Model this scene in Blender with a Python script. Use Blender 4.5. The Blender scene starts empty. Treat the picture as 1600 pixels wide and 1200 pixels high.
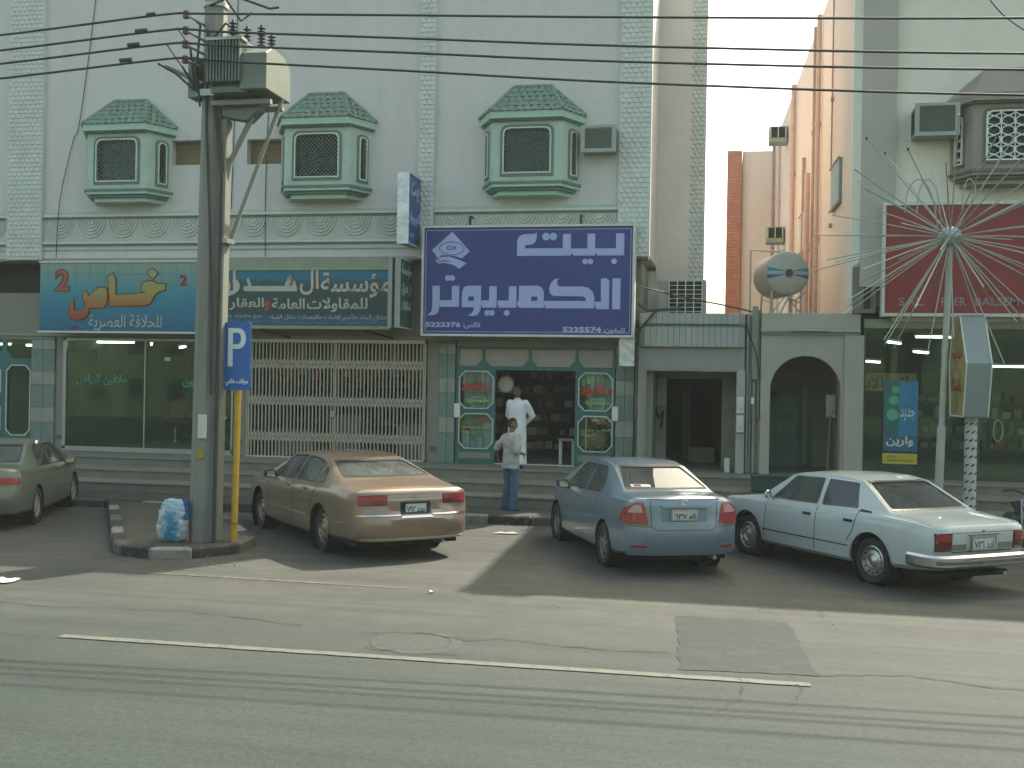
import bpy, bmesh, math, random
from mathutils import Vector, Matrix
from mathutils.bvhtree import BVHTree
random.seed(7)
R = math.radians; PI = math.pi
S = bpy.context.scene
COL = S.collection
# ---------------------------------------------------------------- camera
cam_d = bpy.data.cameras.new('camera'); cam = bpy.data.objects.new('camera', cam_d); COL.objects.link(cam)
cam_d.sensor_width = 36; cam_d.lens = 38.7; cam_d.clip_start = .1; cam_d.clip_end = 3000
YAW = math.atan(1720/8640); ROLL = R(1.0)
fw = Vector((-math.sin(YAW), math.cos(YAW), 0)); rt = Vector((math.cos(YAW), math.sin(YAW), 0)); up = Vector((0, 0, 1))
cr = rt*math.cos(ROLL)+up*math.sin(ROLL); cu = -rt*math.sin(ROLL)+up*math.cos(ROLL)
mw = Matrix.Identity(4)
for i in range(3):
    mw[i][0] = cr[i]; mw[i][1] = cu[i]; mw[i][2] = -fw[i]
mw[0][3], mw[1][3], mw[2][3] = 0, -23.9, 2.56
cam.matrix_world = mw
S.camera = cam
# ---------------------------------------------------------------- sky and sun
SUN = Vector((5.65, 10.75, 12.4)).normalized()
w = bpy.data.worlds.new('World'); S.world = w; w.use_nodes = True
nt = w.node_tree; nt.nodes.clear()
sky = nt.nodes.new('ShaderNodeTexSky'); sky.sky_type = 'NISHITA'; sky.sun_disc = False
sky.sun_elevation = math.asin(SUN.z); sky.sun_rotation = math.atan2(SUN.x, SUN.y)
sky.air_density = 1.0; sky.dust_density = 4.0; sky.ozone_density = 1.0
tint = nt.nodes.new('ShaderNodeMix'); tint.data_type = 'RGBA'; tint.blend_type = 'MULTIPLY'; tint.inputs[0].default_value = 1
tint.inputs[7].default_value = (1.04, 1.0, .80, 1)
bg = nt.nodes.new('ShaderNodeBackground'); bg.inputs[1].default_value = .15
out = nt.nodes.new('ShaderNodeOutputWorld')
nt.links.new(sky.outputs[0], tint.inputs[6]); nt.links.new(tint.outputs[2], bg.inputs[0]); nt.links.new(bg.outputs[0], out.inputs[0])
sd = bpy.data.lights.new('sun', 'SUN'); sun = bpy.data.objects.new('sun', sd); COL.objects.link(sun)
sd.energy = 3.0; sd.angle = R(.53); sd.color = (1, .95, .84)
sun.rotation_euler = (-SUN).to_track_quat('-Z', 'Y').to_euler(); sun.location = (20, 30, 40)
S.view_settings.view_transform = 'Standard'; S.view_settings.look = 'None'
S.view_settings.exposure = 1.5; S.view_settings.gamma = 1; S.view_settings.use_curve_mapping = False
S.render.engine = 'CYCLES'; S.cycles.max_bounces = 7; S.cycles.transparent_max_bounces = 12
S.cycles.caustics_reflective = False; S.cycles.caustics_refractive = False
try: S.cycles.use_denoising = True
except Exception: pass

# ---------------------------------------------------------------- materials
def nodes(name):
    m = bpy.data.materials.new(name); m.use_nodes = True
    n = m.node_tree.nodes; l = m.node_tree.links
    return m, n, l, n['Principled BSDF']
MATS = {}
def M(name, col, rough=.8, metal=0.0, var=.12, scale=2.5, bump=0.0, bscale=70, spec=.4, dirt=None, dscale=1.2, damt=.35, stretch=(1, 1, 1), coat=0.0):
    if name in MATS: return MATS[name]
    m, n, l, p = nodes(name)
    p.inputs['Roughness'].default_value = rough; p.inputs['Metallic'].default_value = metal
    p.inputs['Specular IOR Level'].default_value = spec
    if coat: p.inputs['Coat Weight'].default_value = coat; p.inputs['Coat Roughness'].default_value = .05
    tc = n.new('ShaderNodeTexCoord'); mp = n.new('ShaderNodeMapping'); mp.inputs[3].default_value = stretch
    geo = n.new('ShaderNodeNewGeometry')
    l.new(geo.outputs['Position'], mp.inputs[0])
    no = n.new('ShaderNodeTexNoise'); no.inputs['Scale'].default_value = scale; no.inputs['Detail'].default_value = 6; no.inputs['Roughness'].default_value = .65
    l.new(mp.outputs[0], no.inputs[0])
    rp = n.new('ShaderNodeValToRGB'); e = rp.color_ramp.elements
    e[0].position = .32; e[1].position = .68
    e[0].color = (*[c*(1-var) for c in col], 1); e[1].color = (*[min(1, c*(1+var)) for c in col], 1)
    l.new(no.outputs[0], rp.inputs[0]); src = rp.outputs[0]
    if dirt:
        n2 = n.new('ShaderNodeTexNoise'); n2.inputs['Scale'].default_value = dscale; n2.inputs['Detail'].default_value = 9; n2.inputs['Roughness'].default_value = .7
        l.new(mp.outputs[0], n2.inputs[0])
        r2 = n.new('ShaderNodeValToRGB'); r2.color_ramp.elements[0].position = .5; r2.color_ramp.elements[1].position = .72
        r2.color_ramp.elements[0].color = (0, 0, 0, 1); r2.color_ramp.elements[1].color = (damt, damt, damt, 1)
        l.new(n2.outputs[0], r2.inputs[0])
        mx = n.new('ShaderNodeMix'); mx.data_type = 'RGBA'; mx.inputs[7].default_value = (*dirt, 1)
        l.new(r2.outputs[0], mx.inputs[0]); l.new(src, mx.inputs[6]); src = mx.outputs[2]
    l.new(src, p.inputs['Base Color'])
    if bump:
        n3 = n.new('ShaderNodeTexNoise'); n3.inputs['Scale'].default_value = bscale; n3.inputs['Detail'].default_value = 4
        l.new(geo.outputs['Position'], n3.inputs[0])
        b = n.new('ShaderNodeBump'); b.inputs['Strength'].default_value = bump; b.inputs['Distance'].default_value = .02
        l.new(n3.outputs[0], b.inputs['Height']); l.new(b.outputs[0], p.inputs['Normal'])
    MATS[name] = m
    return m
def glass(name, tintc=(.55, .6, .55), refl=.25, rough=.02, gcol=(.72, .92, .78)):
    if name in MATS: return MATS[name]
    m, n, l, p = nodes(name); n.remove(p)
    tr = n.new('ShaderNodeBsdfTransparent'); tr.inputs[0].default_value = (*tintc, 1)
    gl = n.new('ShaderNodeBsdfGlossy'); gl.inputs['Roughness'].default_value = rough; gl.inputs[0].default_value = (*gcol, 1)
    lw = n.new('ShaderNodeLayerWeight'); lw.inputs[0].default_value = refl
    mx = n.new('ShaderNodeMixShader')
    l.new(lw.outputs['Fresnel'], mx.inputs[0]); l.new(tr.outputs[0], mx.inputs[1]); l.new(gl.outputs[0], mx.inputs[2])
    l.new(mx.outputs[0], n['Material Output'].inputs[0])
    MATS[name] = m
    return m
def dusty_glass(name, tintc, refl, dust, dcol=(.55, .58, .5), gcol=(.88, .93, .98)):
    m = glass(name, tintc, refl, gcol=gcol); n = m.node_tree.nodes; l = m.node_tree.links
    old = n['Material Output'].inputs[0].links[0].from_socket
    df = n.new('ShaderNodeBsdfDiffuse'); df.inputs[0].default_value = (*dcol, 1)
    geo = n.new('ShaderNodeNewGeometry'); no = n.new('ShaderNodeTexNoise'); no.inputs['Scale'].default_value = 2.2; no.inputs['Detail'].default_value = 6; l.new(geo.outputs['Position'], no.inputs[0])
    mr = n.new('ShaderNodeMapRange'); mr.inputs[1].default_value = .3; mr.inputs[2].default_value = .7; mr.inputs[3].default_value = dust*.5; mr.inputs[4].default_value = dust*1.5; l.new(no.outputs[0], mr.inputs[0])
    mx = n.new('ShaderNodeMixShader'); l.new(mr.outputs[0], mx.inputs[0]); l.new(old, mx.inputs[1]); l.new(df.outputs[0], mx.inputs[2]); l.new(mx.outputs[0], n['Material Output'].inputs[0])
    return m
def emit(name, col, s):
    if name in MATS: return MATS[name]
    m, n, l, p = nodes(name)
    p.inputs['Base Color'].default_value = (*col, 1); p.inputs['Emission Color'].default_value = (*col, 1); p.inputs['Emission Strength'].default_value = s
    MATS[name] = m
    return m

# ---------------------------------------------------------------- mesh helpers
class MB:
    def __init__(s): s.v = []; s.f = []; s.m = []
    def add(s, vs, fs, mi=0):
        b = len(s.v); s.v += [tuple(v) for v in vs]; s.f += [tuple(i+b for i in f) for f in fs]; s.m += [mi]*len(fs); return s
    def box(s, x0, y0, z0, x1, y1, z1, mi=0):
        x0, x1 = sorted((x0, x1)); y0, y1 = sorted((y0, y1)); z0, z1 = sorted((z0, z1))
        return s.add([(x0, y0, z0), (x1, y0, z0), (x1, y1, z0), (x0, y1, z0), (x0, y0, z1), (x1, y0, z1), (x1, y1, z1), (x0, y1, z1)],
                     [(0, 3, 2, 1), (4, 5, 6, 7), (0, 1, 5, 4), (1, 2, 6, 5), (2, 3, 7, 6), (3, 0, 4, 7)], mi)
    def prism(s, pts, a, b, axis='y', mi=0):
        # pts: outline in the plane across the axis, in order
        def P(p, t): return {'y': (p[0], t, p[1]), 'x': (t, p[0], p[1]), 'z': (p[0], p[1], t)}[axis]
        n = len(pts); vs = [P(p, a) for p in pts]+[P(p, b) for p in pts]
        fs = [tuple(range(n)), tuple(range(2*n-1, n-1, -1))]+[(i, i+n, (i+1) % n+n, (i+1) % n) for i in range(n)]
        return s.add(vs, fs, mi)
    def ring(s, outer, inner, a, b, axis='y', mi=0):
        # frame between two outlines with the same number of points
        def P(p, t): return {'y': (p[0], t, p[1]), 'x': (t, p[0], p[1]), 'z': (p[0], p[1], t)}[axis]
        n = len(outer); vs = [P(p, a) for p in outer]+[P(p, a) for p in inner]+[P(p, b) for p in outer]+[P(p, b) for p in inner]
        fs = []
        for i in range(n):
            j = (i+1) % n
            fs += [(i, j, n+j, n+i), (2*n+i, 3*n+i, 3*n+j, 2*n+j), (i, 2*n+i, 2*n+j, j), (n+i, n+j, 3*n+j, 3*n+i)]
        return s.add(vs, fs, mi)
    def tube(s, path, r, n=8, mi=0, caps=True):
        path = [Vector(p) for p in path]; k = len(path); rs = r if isinstance(r, (list, tuple)) else [r]*k
        vs = []; prev = None
        for i, p in enumerate(path):
            d = (path[min(i+1, k-1)]-path[max(i-1, 0)]).normalized()
            if prev is None:
                a = d.orthogonal().normalized()
            else:
                a = (prev-d*prev.dot(d))
                a = a.normalized() if a.length > 1e-6 else d.orthogonal().normalized()
            prev = a; b = d.cross(a)
            for j in range(n):
                t = 2*PI*j/n; vs.append(p+(a*math.cos(t)+b*math.sin(t))*rs[i])
        fs = [(i*n+j, i*n+(j+1) % n, (i+1)*n+(j+1) % n, (i+1)*n+j) for i in range(k-1) for j in range(n)]
        if caps: fs += [tuple(range(n-1, -1, -1)), tuple((k-1)*n+j for j in range(n))]
        return s.add(vs, fs, mi)
    def lathe(s, prof, c=(0, 0, 0), axis='z', n=24, mi=0):
        vs = []; k = len(prof)
        for (r, h) in prof:
            for j in range(n):
                t = 2*PI*j/n; x, y = r*math.cos(t), r*math.sin(t)
                p = {'z': (x, y, h), 'y': (x, h, y), 'x': (h, x, y)}[axis]
                vs.append((p[0]+c[0], p[1]+c[1], p[2]+c[2]))
        fs = [(i*n+j, i*n+(j+1) % n, (i+1)*n+(j+1) % n, (i+1)*n+j) for i in range(k-1) for j in range(n)]
        return s.add(vs, fs, mi)
    def build(s, name, mats, parent=None, bevel=0, smooth=False, loc=None, merge=True):
        me = bpy.data.meshes.new(name); me.from_pydata(s.v, [], s.f)
        if not isinstance(mats, (list, tuple)): mats = [mats]
        for m in mats: me.materials.append(m)
        if len(mats) > 1: me.polygons.foreach_set('material_index', s.m)
        bm = bmesh.new(); bm.from_mesh(me)
        if merge: bmesh.ops.remove_doubles(bm, verts=bm.verts, dist=1e-5)
        bmesh.ops.recalc_face_normals(bm, faces=bm.faces)
        if bevel:
            es = [e for e in bm.edges if len(e.link_faces) == 2 and e.calc_face_angle(0) > .6]
            bmesh.ops.bevel(bm, geom=es, offset=bevel, segments=1, affect='EDGES', clamp_overlap=True)
        bm.to_mesh(me); bm.free()
        if smooth:
            me.polygons.foreach_set('use_smooth', [True]*len(me.polygons)); me.set_sharp_from_angle(angle=R(40))
        return link(name, me, parent, loc)
def link(name, me, parent=None, loc=None):
    o = bpy.data.objects.new(name, me); COL.objects.link(o)
    if parent is not None: o.parent = parent
    if loc: o.location = loc
    return o
def empty(name, loc=(0, 0, 0), rz=0):
    o = bpy.data.objects.new(name, None); COL.objects.link(o); o.location = loc; o.rotation_euler[2] = rz; o.empty_display_size = .2
    return o
def tag(o, label=None, cat=None, group=None, kind=None):
    if label: o['label'] = label
    if cat: o['category'] = cat
    if group: o['group'] = group
    if kind: o['kind'] = kind
    return o
def thing(name, label, cat, loc=(0, 0, 0), rz=0, group=None): return tag(empty(name, loc, rz), label, cat, group)
def kids(o): return [c for c in bpy.data.objects if c.parent == o]
def copy_tree(o, parent=None):
    c = o.copy(); COL.objects.link(c)
    if parent is not None: c.parent = parent
    for ch in kids(o): copy_tree(ch, c)
    return c
def box(name, mat, parent, x0, y0, z0, x1, y1, z1, bevel=0): return MB().box(x0, y0, z0, x1, y1, z1).build(name, mat, parent, bevel)
def rp(pts, r, n=4):
    # round the corners of an outline; r one value or one per corner
    o = []; k = len(pts)
    for i, p in enumerate(pts):
        a = Vector(pts[i-1]); b = Vector(p); c = Vector(pts[(i+1) % k]); q = r[i] if isinstance(r, (list, tuple)) else r
        if q <= 0: o += [tuple(b)]*1; continue
        u = (a-b).normalized(); v = (c-b).normalized(); A = b+u*q; Bq = b+v*q
        for j in range(n+1):
            t = j/n; o.append(tuple(A*(1-t)**2+b*2*t*(1-t)+Bq*t*t))
    return o
def rect(x0, z0, x1, z1): return [(x0, z0), (x1, z0), (x1, z1), (x0, z1)]

# ---------------------------------------------------------------- Arabic lettering
_f = {}
code = 0xFE80
for ch, n in zip('ءآأؤإئابةتثجحخدذرزسشصضطظعغفقكلمنهوىي', [1,2,2,2,2,4,2,4,2,4,4,4,4,4,2,2,2,2,4,4,4,4,4,4,4,4,4,4,4,4,4,4,4,2,2,4]):
    _f[ch] = (code, n); code += n
def shape(s):
    s = s.replace('لا', '\uE001').replace('لأ', '\uE002').replace('لآ', '\uE002')
    F = dict(_f); F['\uE001'] = (0xFEFB, 2); F['\uE002'] = (0xFEF7, 2)
    o = []
    for i, c in enumerate(s):
        if c not in F: o.append(c); continue
        b, n = F[c]
        pj = i > 0 and s[i-1] in F and F[s[i-1]][1] == 4
        nj = n == 4 and i+1 < len(s) and s[i+1] in F and F[s[i+1]][1] > 1
        k = (3 if nj else 1) if pj else (2 if nj else 0)
        if n == 1: k = 0
        o.append(chr(b+k))
    import re
    return re.sub('[0-9٠-٩]+', lambda m: m.group(0)[::-1], ''.join(reversed(o)))
def text_mesh(s, bold=0.0, depth=.002, res=2):
    c = bpy.data.curves.new('lettering', 'FONT'); c.body = s; c.offset = bold; c.extrude = depth; c.resolution_u = res; c.size = 1
    o = bpy.data.objects.new('lettering', c); COL.objects.link(o)
    me = bpy.data.meshes.new_from_object(o.evaluated_get(bpy.context.evaluated_depsgraph_get()))
    bpy.data.objects.remove(o); bpy.data.curves.remove(c)
    return me
def txt(s, mat, parent, x0, z0, x1, z1, y, arabic=False, bold=.01, depth=.003, name='lettering', facing='-y', slant=0, res=2):
    me = text_mesh(shape(s) if arabic else s, bold, depth, res)
    xs = [v.co.x for v in me.vertices]; ys = [v.co.y for v in me.vertices]; zs = [v.co.z for v in me.vertices]
    if not xs: return None
    ax, bx, ay, by = min(xs), max(xs), min(ys), max(ys); mz = (min(zs)+max(zs))/2
    for v in me.vertices:
        u = (v.co.x-ax)/(bx-ax); t = (v.co.y-ay)/(by-ay); d = v.co.z-mz
        X = x0+(x1-x0)*u+slant*t; Z = z0+(z1-z0)*t+0
        if facing == '-y': v.co = (X, y-d, Z)
        elif facing == '+x': v.co = (y+d, X, Z)
        elif facing == '-x': v.co = (y-d, X, Z)
    me.materials.clear(); me.materials.append(mat); me.name = name
    return link(name, me, parent)

# ---------------------------------------------------------------- palette
stucco = M('pale green white stucco', (.635, .61, .555), .9, var=.06, scale=1.3, bump=.6, bscale=38, dirt=(.43, .42, .36), dscale=1.3, damt=.5, stretch=(1, 1, .16))
greenrel = M('pale green relief plaster', (.58, .61, .53), .85, var=.08, scale=3, bump=.3, bscale=50)
greenrel2 = M('mint painted plaster', (.45, .545, .44), .8, var=.08, scale=3, bump=.2, bscale=50, dirt=(.25, .33, .26), dscale=2)
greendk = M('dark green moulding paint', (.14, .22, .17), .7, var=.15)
cream = M('cream moulding paint', (.62, .64, .52), .75, var=.08)
tilemat = M('weathered green clay tile', (.19, .27, .20), .85, var=.3, scale=9, bump=.4, bscale=60, dirt=(.30, .27, .18), dscale=5, damt=.5)
beige = M('beige stone cladding', (.25, .245, .185), .75, var=.1, scale=2, bump=.15, dirt=(.26, .25, .18), dscale=1.5)
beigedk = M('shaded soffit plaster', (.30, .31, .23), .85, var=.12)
steptile = M('sandy step tile', (.215, .205, .15), .8, var=.14, scale=3, bump=.2, dirt=(.13, .12, .085), dscale=2.2, damt=.6)
sidew = M('dusty pavement tile', (.070, .068, .050), .9, var=.16, scale=2.5, bump=.3, dirt=(.046, .045, .033), dscale=1.5, damt=.6)
white = M('white enamel', (.74, .76, .68), .5, var=.04)
offwhite = M('aged white paint', (.60, .62, .52), .6, var=.1, scale=8)
teal = M('teal painted aluminium', (.03, .145, .125), .45, var=.12, scale=5)
tealL = M('pale teal stone tile', (.17, .23, .19), .6, var=.12, scale=6)
greyL = M('pale grey stone tile', (.30, .31, .25), .6, var=.1, scale=6)
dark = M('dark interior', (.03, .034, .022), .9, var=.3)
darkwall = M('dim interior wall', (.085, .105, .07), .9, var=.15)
black = M('black rubber', (.018, .018, .016), .75, var=.2)
steel = M('galvanised steel', (.36, .38, .35), .45, .7, var=.1, scale=10)
chrome = M('worn chrome', (.62, .62, .58), .18, 1.0, var=.08, scale=20)
pinkw = M('salmon pink render', (.78, .64, .53), .88, var=.07, scale=.6, bump=.5, bscale=30, dirt=(.70, .48, .38), dscale=.5, stretch=(1, .3, .3))
taupe = M('taupe render', (.44, .41, .34), .88, var=.06, scale=1, bump=.4, bscale=45)
rightw = M('pale sand render', (.76, .72, .58), .9, var=.05, scale=1, bump=.5, bscale=40, dirt=(.54, .54, .44), dscale=.8)
glassd = dusty_glass('shop window glass', (.86, .95, .89), .28, .025, (.22, .38, .28), (.70, .92, .76))
glassw = glass('house window glass', (.25, .3, .27), .3)
tube_l = emit('lit fluorescent tube', (.9, 1.0, .92), 3.5)
wirem = M('black cable sheath', (.03, .035, .035), .6)
# ================================================================ GROUND
def ground_mat():
    m, n, l, p = nodes('worn asphalt with dust')
    geo = n.new('ShaderNodeNewGeometry'); sep = n.new('ShaderNodeSeparateXYZ'); l.new(geo.outputs['Position'], sep.inputs[0])
    def noise(scale, stretch, det=8, rough=.65):
        mp = n.new('ShaderNodeMapping'); mp.inputs[3].default_value = stretch; l.new(geo.outputs['Position'], mp.inputs[0])
        t = n.new('ShaderNodeTexNoise'); t.inputs['Scale'].default_value = scale; t.inputs['Detail'].default_value = det; t.inputs['Roughness'].default_value = rough
        l.new(mp.outputs[0], t.inputs[0]); return t.outputs[0]
    def ramp(src, a, b, c0, c1):
        r = n.new('ShaderNodeValToRGB'); r.color_ramp.elements[0].position = a; r.color_ramp.elements[1].position = b
        r.color_ramp.elements[0].color = (*c0, 1); r.color_ramp.elements[1].color = (*c1, 1); l.new(src, r.inputs[0]); return r.outputs[0]
    def mix(f, a, b, mode='MIX'):
        x = n.new('ShaderNodeMix'); x.data_type = 'RGBA'; x.blend_type = mode
        if isinstance(f, float): x.inputs[0].default_value = f
        else: l.new(f, x.inputs[0])
        l.new(a, x.inputs[6]); l.new(b, x.inputs[7]); return x.outputs[2]
    asph = ramp(noise(20, (1, 1, 1), 6, .9), .36, .66, (.016, .026, .023), (.048, .066, .058))
    dust = ramp(noise(2.2, (1, 1, 1)), .3, .7, (.058, .060, .050), (.086, .088, .074))
    # dust lies thick by the kerb and thins out towards the wheel tracks
    mr = n.new('ShaderNodeMapRange'); mr.inputs[1].default_value = -15.5; mr.inputs[2].default_value = -10.2; l.new(sep.outputs[1], mr.inputs[0])
    wob = n.new('ShaderNodeMath'); wob.operation = 'MULTIPLY_ADD'; wob.inputs[1].default_value = .5; wob.inputs[2].default_value = -.25
    l.new(noise(.5, (1, 2, 1), 5), wob.inputs[0])
    ad = n.new('ShaderNodeMath'); ad.use_clamp = True; l.new(mr.outputs[0], ad.inputs[0]); l.new(wob.outputs[0], ad.inputs[1])
    base = mix(ad.outputs[0], asph, dust)
    big = ramp(noise(.35, (1, 1.6, 1), 4), .3, .7, (.80, .82, .80), (1.12, 1.1, 1.08)); base = mix(1.0, base, big, 'MULTIPLY')
    streak = ramp(noise(1.0, (.10, 3.2, 1), 6, .7), .38, .62, (.80, .81, .81), (1.06, 1.06, 1.05)); base = mix(1.0, base, streak, 'MULTIPLY')
    fine = ramp(noise(1.0, (.3, 14, 1), 5, .8), .25, .42, (.72, .73, .74), (1, 1, 1)); base = mix(1.0, base, fine, 'MULTIPLY')
    spots = ramp(noise(7, (1, 1, 1), 4), .66, .74, (1, 1, 1), (.72, .72, .70)); base = mix(1.0, base, spots, 'MULTIPLY')
    l.new(base, p.inputs['Base Color']); p.inputs['Roughness'].default_value = .82; p.inputs['Specular IOR Level'].default_value = .35
    b = n.new('ShaderNodeBump'); b.inputs['Strength'].default_value = .5; b.inputs['Distance'].default_value = .012
    l.new(noise(90, (1, 1, 1), 3), b.inputs['Height']); l.new(b.outputs[0], p.inputs['Normal'])
    return m
asphalt = ground_mat()
g = MB().add([(-900, -900, 0), (900, -900, 0), (900, 900, 0), (-900, 900, 0)], [(0, 1, 2, 3)]).build('road', asphalt); tag(g, kind='structure')
# repaired patch, markings
pm = M('newer asphalt patch', (.027, .032, .029), .85, var=.2, scale=14, bump=.5, bscale=80, dirt=(.06, .06, .05), dscale=3, damt=.7)
def ragged(pts, j, seg=.12):
    o = []
    for i, p in enumerate(pts):
        a = Vector(p); b = Vector(pts[(i+1) % len(pts)]); k = max(1, int((b-a).length/seg))
        for q in range(k): o.append(tuple(a+(b-a)*q/k+Vector((random.uniform(-j, j), random.uniform(-j, j)))))
    return o
o = MB().prism(ragged([(-.42, -13.82), (.80, -13.72), (.66, -11.5), (-.55, -11.45)], .02), .001, .005, 'z').build('asphalt_patch', pm); tag(o, kind='structure')
def paint_mat(name, col, wear, sc):
    m, n, l, p = nodes(name)
    geo = n.new('ShaderNodeNewGeometry'); t = n.new('ShaderNodeTexNoise'); t.inputs['Scale'].default_value = sc; t.inputs['Detail'].default_value = 8; t.inputs['Roughness'].default_value = .75
    l.new(geo.outputs['Position'], t.inputs[0])
    r = n.new('ShaderNodeValToRGB'); r.color_ramp.elements[0].position = wear; r.color_ramp.elements[1].position = wear+.14
    r.color_ramp.elements[0].color = (.058, .06, .048, 1); r.color_ramp.elements[1].color = (*col, 1); l.new(t.outputs[0], r.inputs[0]); l.new(r.outputs[0], p.inputs['Base Color']); p.inputs['Roughness'].default_value = .8
    return m
wl = paint_mat('worn white road paint', (.11, .118, .092), .36, 9)
yl = paint_mat('worn yellow road paint', (.14, .12, .06), .46, 8)
o = MB().prism(ragged([(-6.42, -14.20), (.72, -14.12), (.72, -14.0), (-6.42, -14.08)], .006), .006, .009, 'z').build('lane_line', wl); tag(o, kind='structure')
for x in (-14.5,):
    o = MB().prism(ragged([(x-6.9, -14.24), (x, -14.2), (x, -14.08), (x-6.9, -14.12)], .006), .006, .009, 'z').build('lane_line', wl); tag(o, kind='structure')
o = MB().prism(ragged([(-7.6, -10.70), (-3.9, -10.80), (-3.9, -10.70), (-7.6, -10.60)], .008), .002, .005, 'z').build('edge_line', yl); tag(o, kind='structure')
mm = M('worn cast iron', (.042, .046, .040), .8, .0, var=.25, scale=20, bump=.5, bscale=60, dirt=(.058, .060, .050), dscale=7, damt=1)
mh = thing('manhole_cover', 'round iron manhole cover set in the asphalt between the white line and the parked cars', 'manhole cover', (-3.0, -13.45, 0))
MB().lathe([(.001, .002), (.34, .002), (.34, .004), (.001, .004)], n=32).build('lid', mm, mh)
MB().lathe([(.345, .001), (.345, .0045), (.44, .0045), (.46, .001)], n=32).build('rim', mm, mh)
mb = MB()
for i in range(-3, 4): mb.box(-.25+abs(i)*.03, i*.075-.008, .004, .25-abs(i)*.03, i*.075+.008, .0055)
mb.build('rib_pattern', mm, mh).scale = (1, 1, .6)
# pavement, platform and steps
kw = M('worn white kerb paint', (.25, .26, .21), .8, var=.2, scale=8, bump=.4, dirt=(.08, .08, .06), dscale=7, damt=1)
kd = M('black kerb paint worn', (.035, .036, .03), .85, var=.25, scale=8, bump=.4, dirt=(.16, .155, .125), dscale=7, damt=.9)
kg = M('bare concrete kerb', (.11, .108, .085), .9, var=.2, scale=6, bump=.4, dirt=(.10, .09, .07), dscale=3, damt=.8)
pav = MB().box(-40, -4.08, -.3, 30, -2.75, .15).build('pavement', sidew); tag(pav, kind='structure')
def kerb_run(path, h, wdt, mats, parent, seg=.75):
    # kerb stones one by one along a path, each a little uneven
    i = 0
    for a, b in zip(path[:-1], path[1:]):
        a = Vector(a); b = Vector(b); L = (b-a).length; k = max(1, round(L/seg)); d = (b-a)/L; nn = Vector((-d.y, d.x))
        for q in range(k):
            p0 = a+d*(L*q/k+.008); p1 = a+d*(L*(q+1)/k-.008); z = h+random.uniform(-.008, .008)
            pts = [p0, p1, p1+nn*wdt, p0+nn*wdt]
            mb = MB().prism([tuple(x) for x in pts], -.2, z, 'z')
            mb.build('kerb_stone', mats[i % len(mats)], parent, bevel=.025); i += 1
kerb_run([(-26, -4.28), (-9.6, -4.28)], .155, .195, [kg, kd, kw, kd], pav, .8)
kerb_run([(-6.7, -4.28), (10, -4.28)], .155, .195, [kd, kw, kw, kd, kg], pav, .8)
# finger-shaped island with the pole
isl = [(-9.7, -4.3), (-7.15, -8.05), (-7.05, -8.75), (-7.45, -9.42), (-8.05, -9.62), (-8.55, -9.45), (-8.95, -8.95), (-11.9, -4.3)]
il = MB().prism([(-9.70, -4.29), (-7.22, -8.06), (-7.12, -8.76), (-7.50, -9.38), (-8.05, -9.55), (-8.52, -9.42), (-8.90, -8.97), (-11.8, -4.29)], -.2, .135, 'z').build('pavement_island', sidew); tag(il, kind='structure')
kerb_run([(-11.9, -4.35), (-8.97, -9.02), (-8.57, -9.50), (-8.05, -9.64), (-7.45, -9.47), (-7.04, -8.8), (-7.13, -8.05), (-9.6, -4.35)], .15, .2, [kd, kw, kd, kg], il, .8)
steps = []
for nm, y0, y1, z in (('step', -2.75, -1.8, .347), ('step', -1.95, -.8, .543), ('platform', -1.0, 9, .74)):
    o = MB().box(-30, y0, -.2, 14, y1, z).build(nm, steptile); tag(o, kind='structure'); steps.append(o)
    x = -22.0
    while x < 9:
        wdt = 1.18; MB().box(x+.006, y0-.03, z-.035, x+wdt-.006, y0+.32, z+.004).build('nosing_slab', steptile, o, bevel=.006); x += wdt
rg = random.Random(21); mb = MB()
def pebble(x, y, z, s):
    mb.add([(x-s, y-s*.7, z), (x+s*.9, y-s, z), (x+s, y+s*.8, z), (x-s*.8, y+s, z), (x+rg.uniform(-.3, .3)*s, y, z+s*rg.uniform(.6, 1.2))], [(0, 1, 4), (1, 2, 4), (2, 3, 4), (3, 0, 4), (0, 3, 2, 1)])
for i in range(420): pebble(rg.uniform(-14, 8), -4.32-abs(rg.gauss(0, .25)), 0, rg.uniform(.006, .022))
for i in range(200): pebble(rg.uniform(-9.3, -6.6), -9.7-abs(rg.gauss(0, .18)), 0, rg.uniform(.005, .018))
for i in range(330): pebble(rg.uniform(-10, 6), rg.uniform(-11.5, -4.5), 0, rg.uniform(.004, .013))
for i in range(110): pebble(rg.uniform(-9.0, -7.4), rg.uniform(-9.2, -7.0), .135, rg.uniform(.005, .018))
o = mb.build('grit', M('road grit', (.11, .10, .075), .9, var=.3, scale=40), None, merge=False); tag(o, kind='stuff')
crm = M('dark road crack', (.018, .022, .020), .95)
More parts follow.
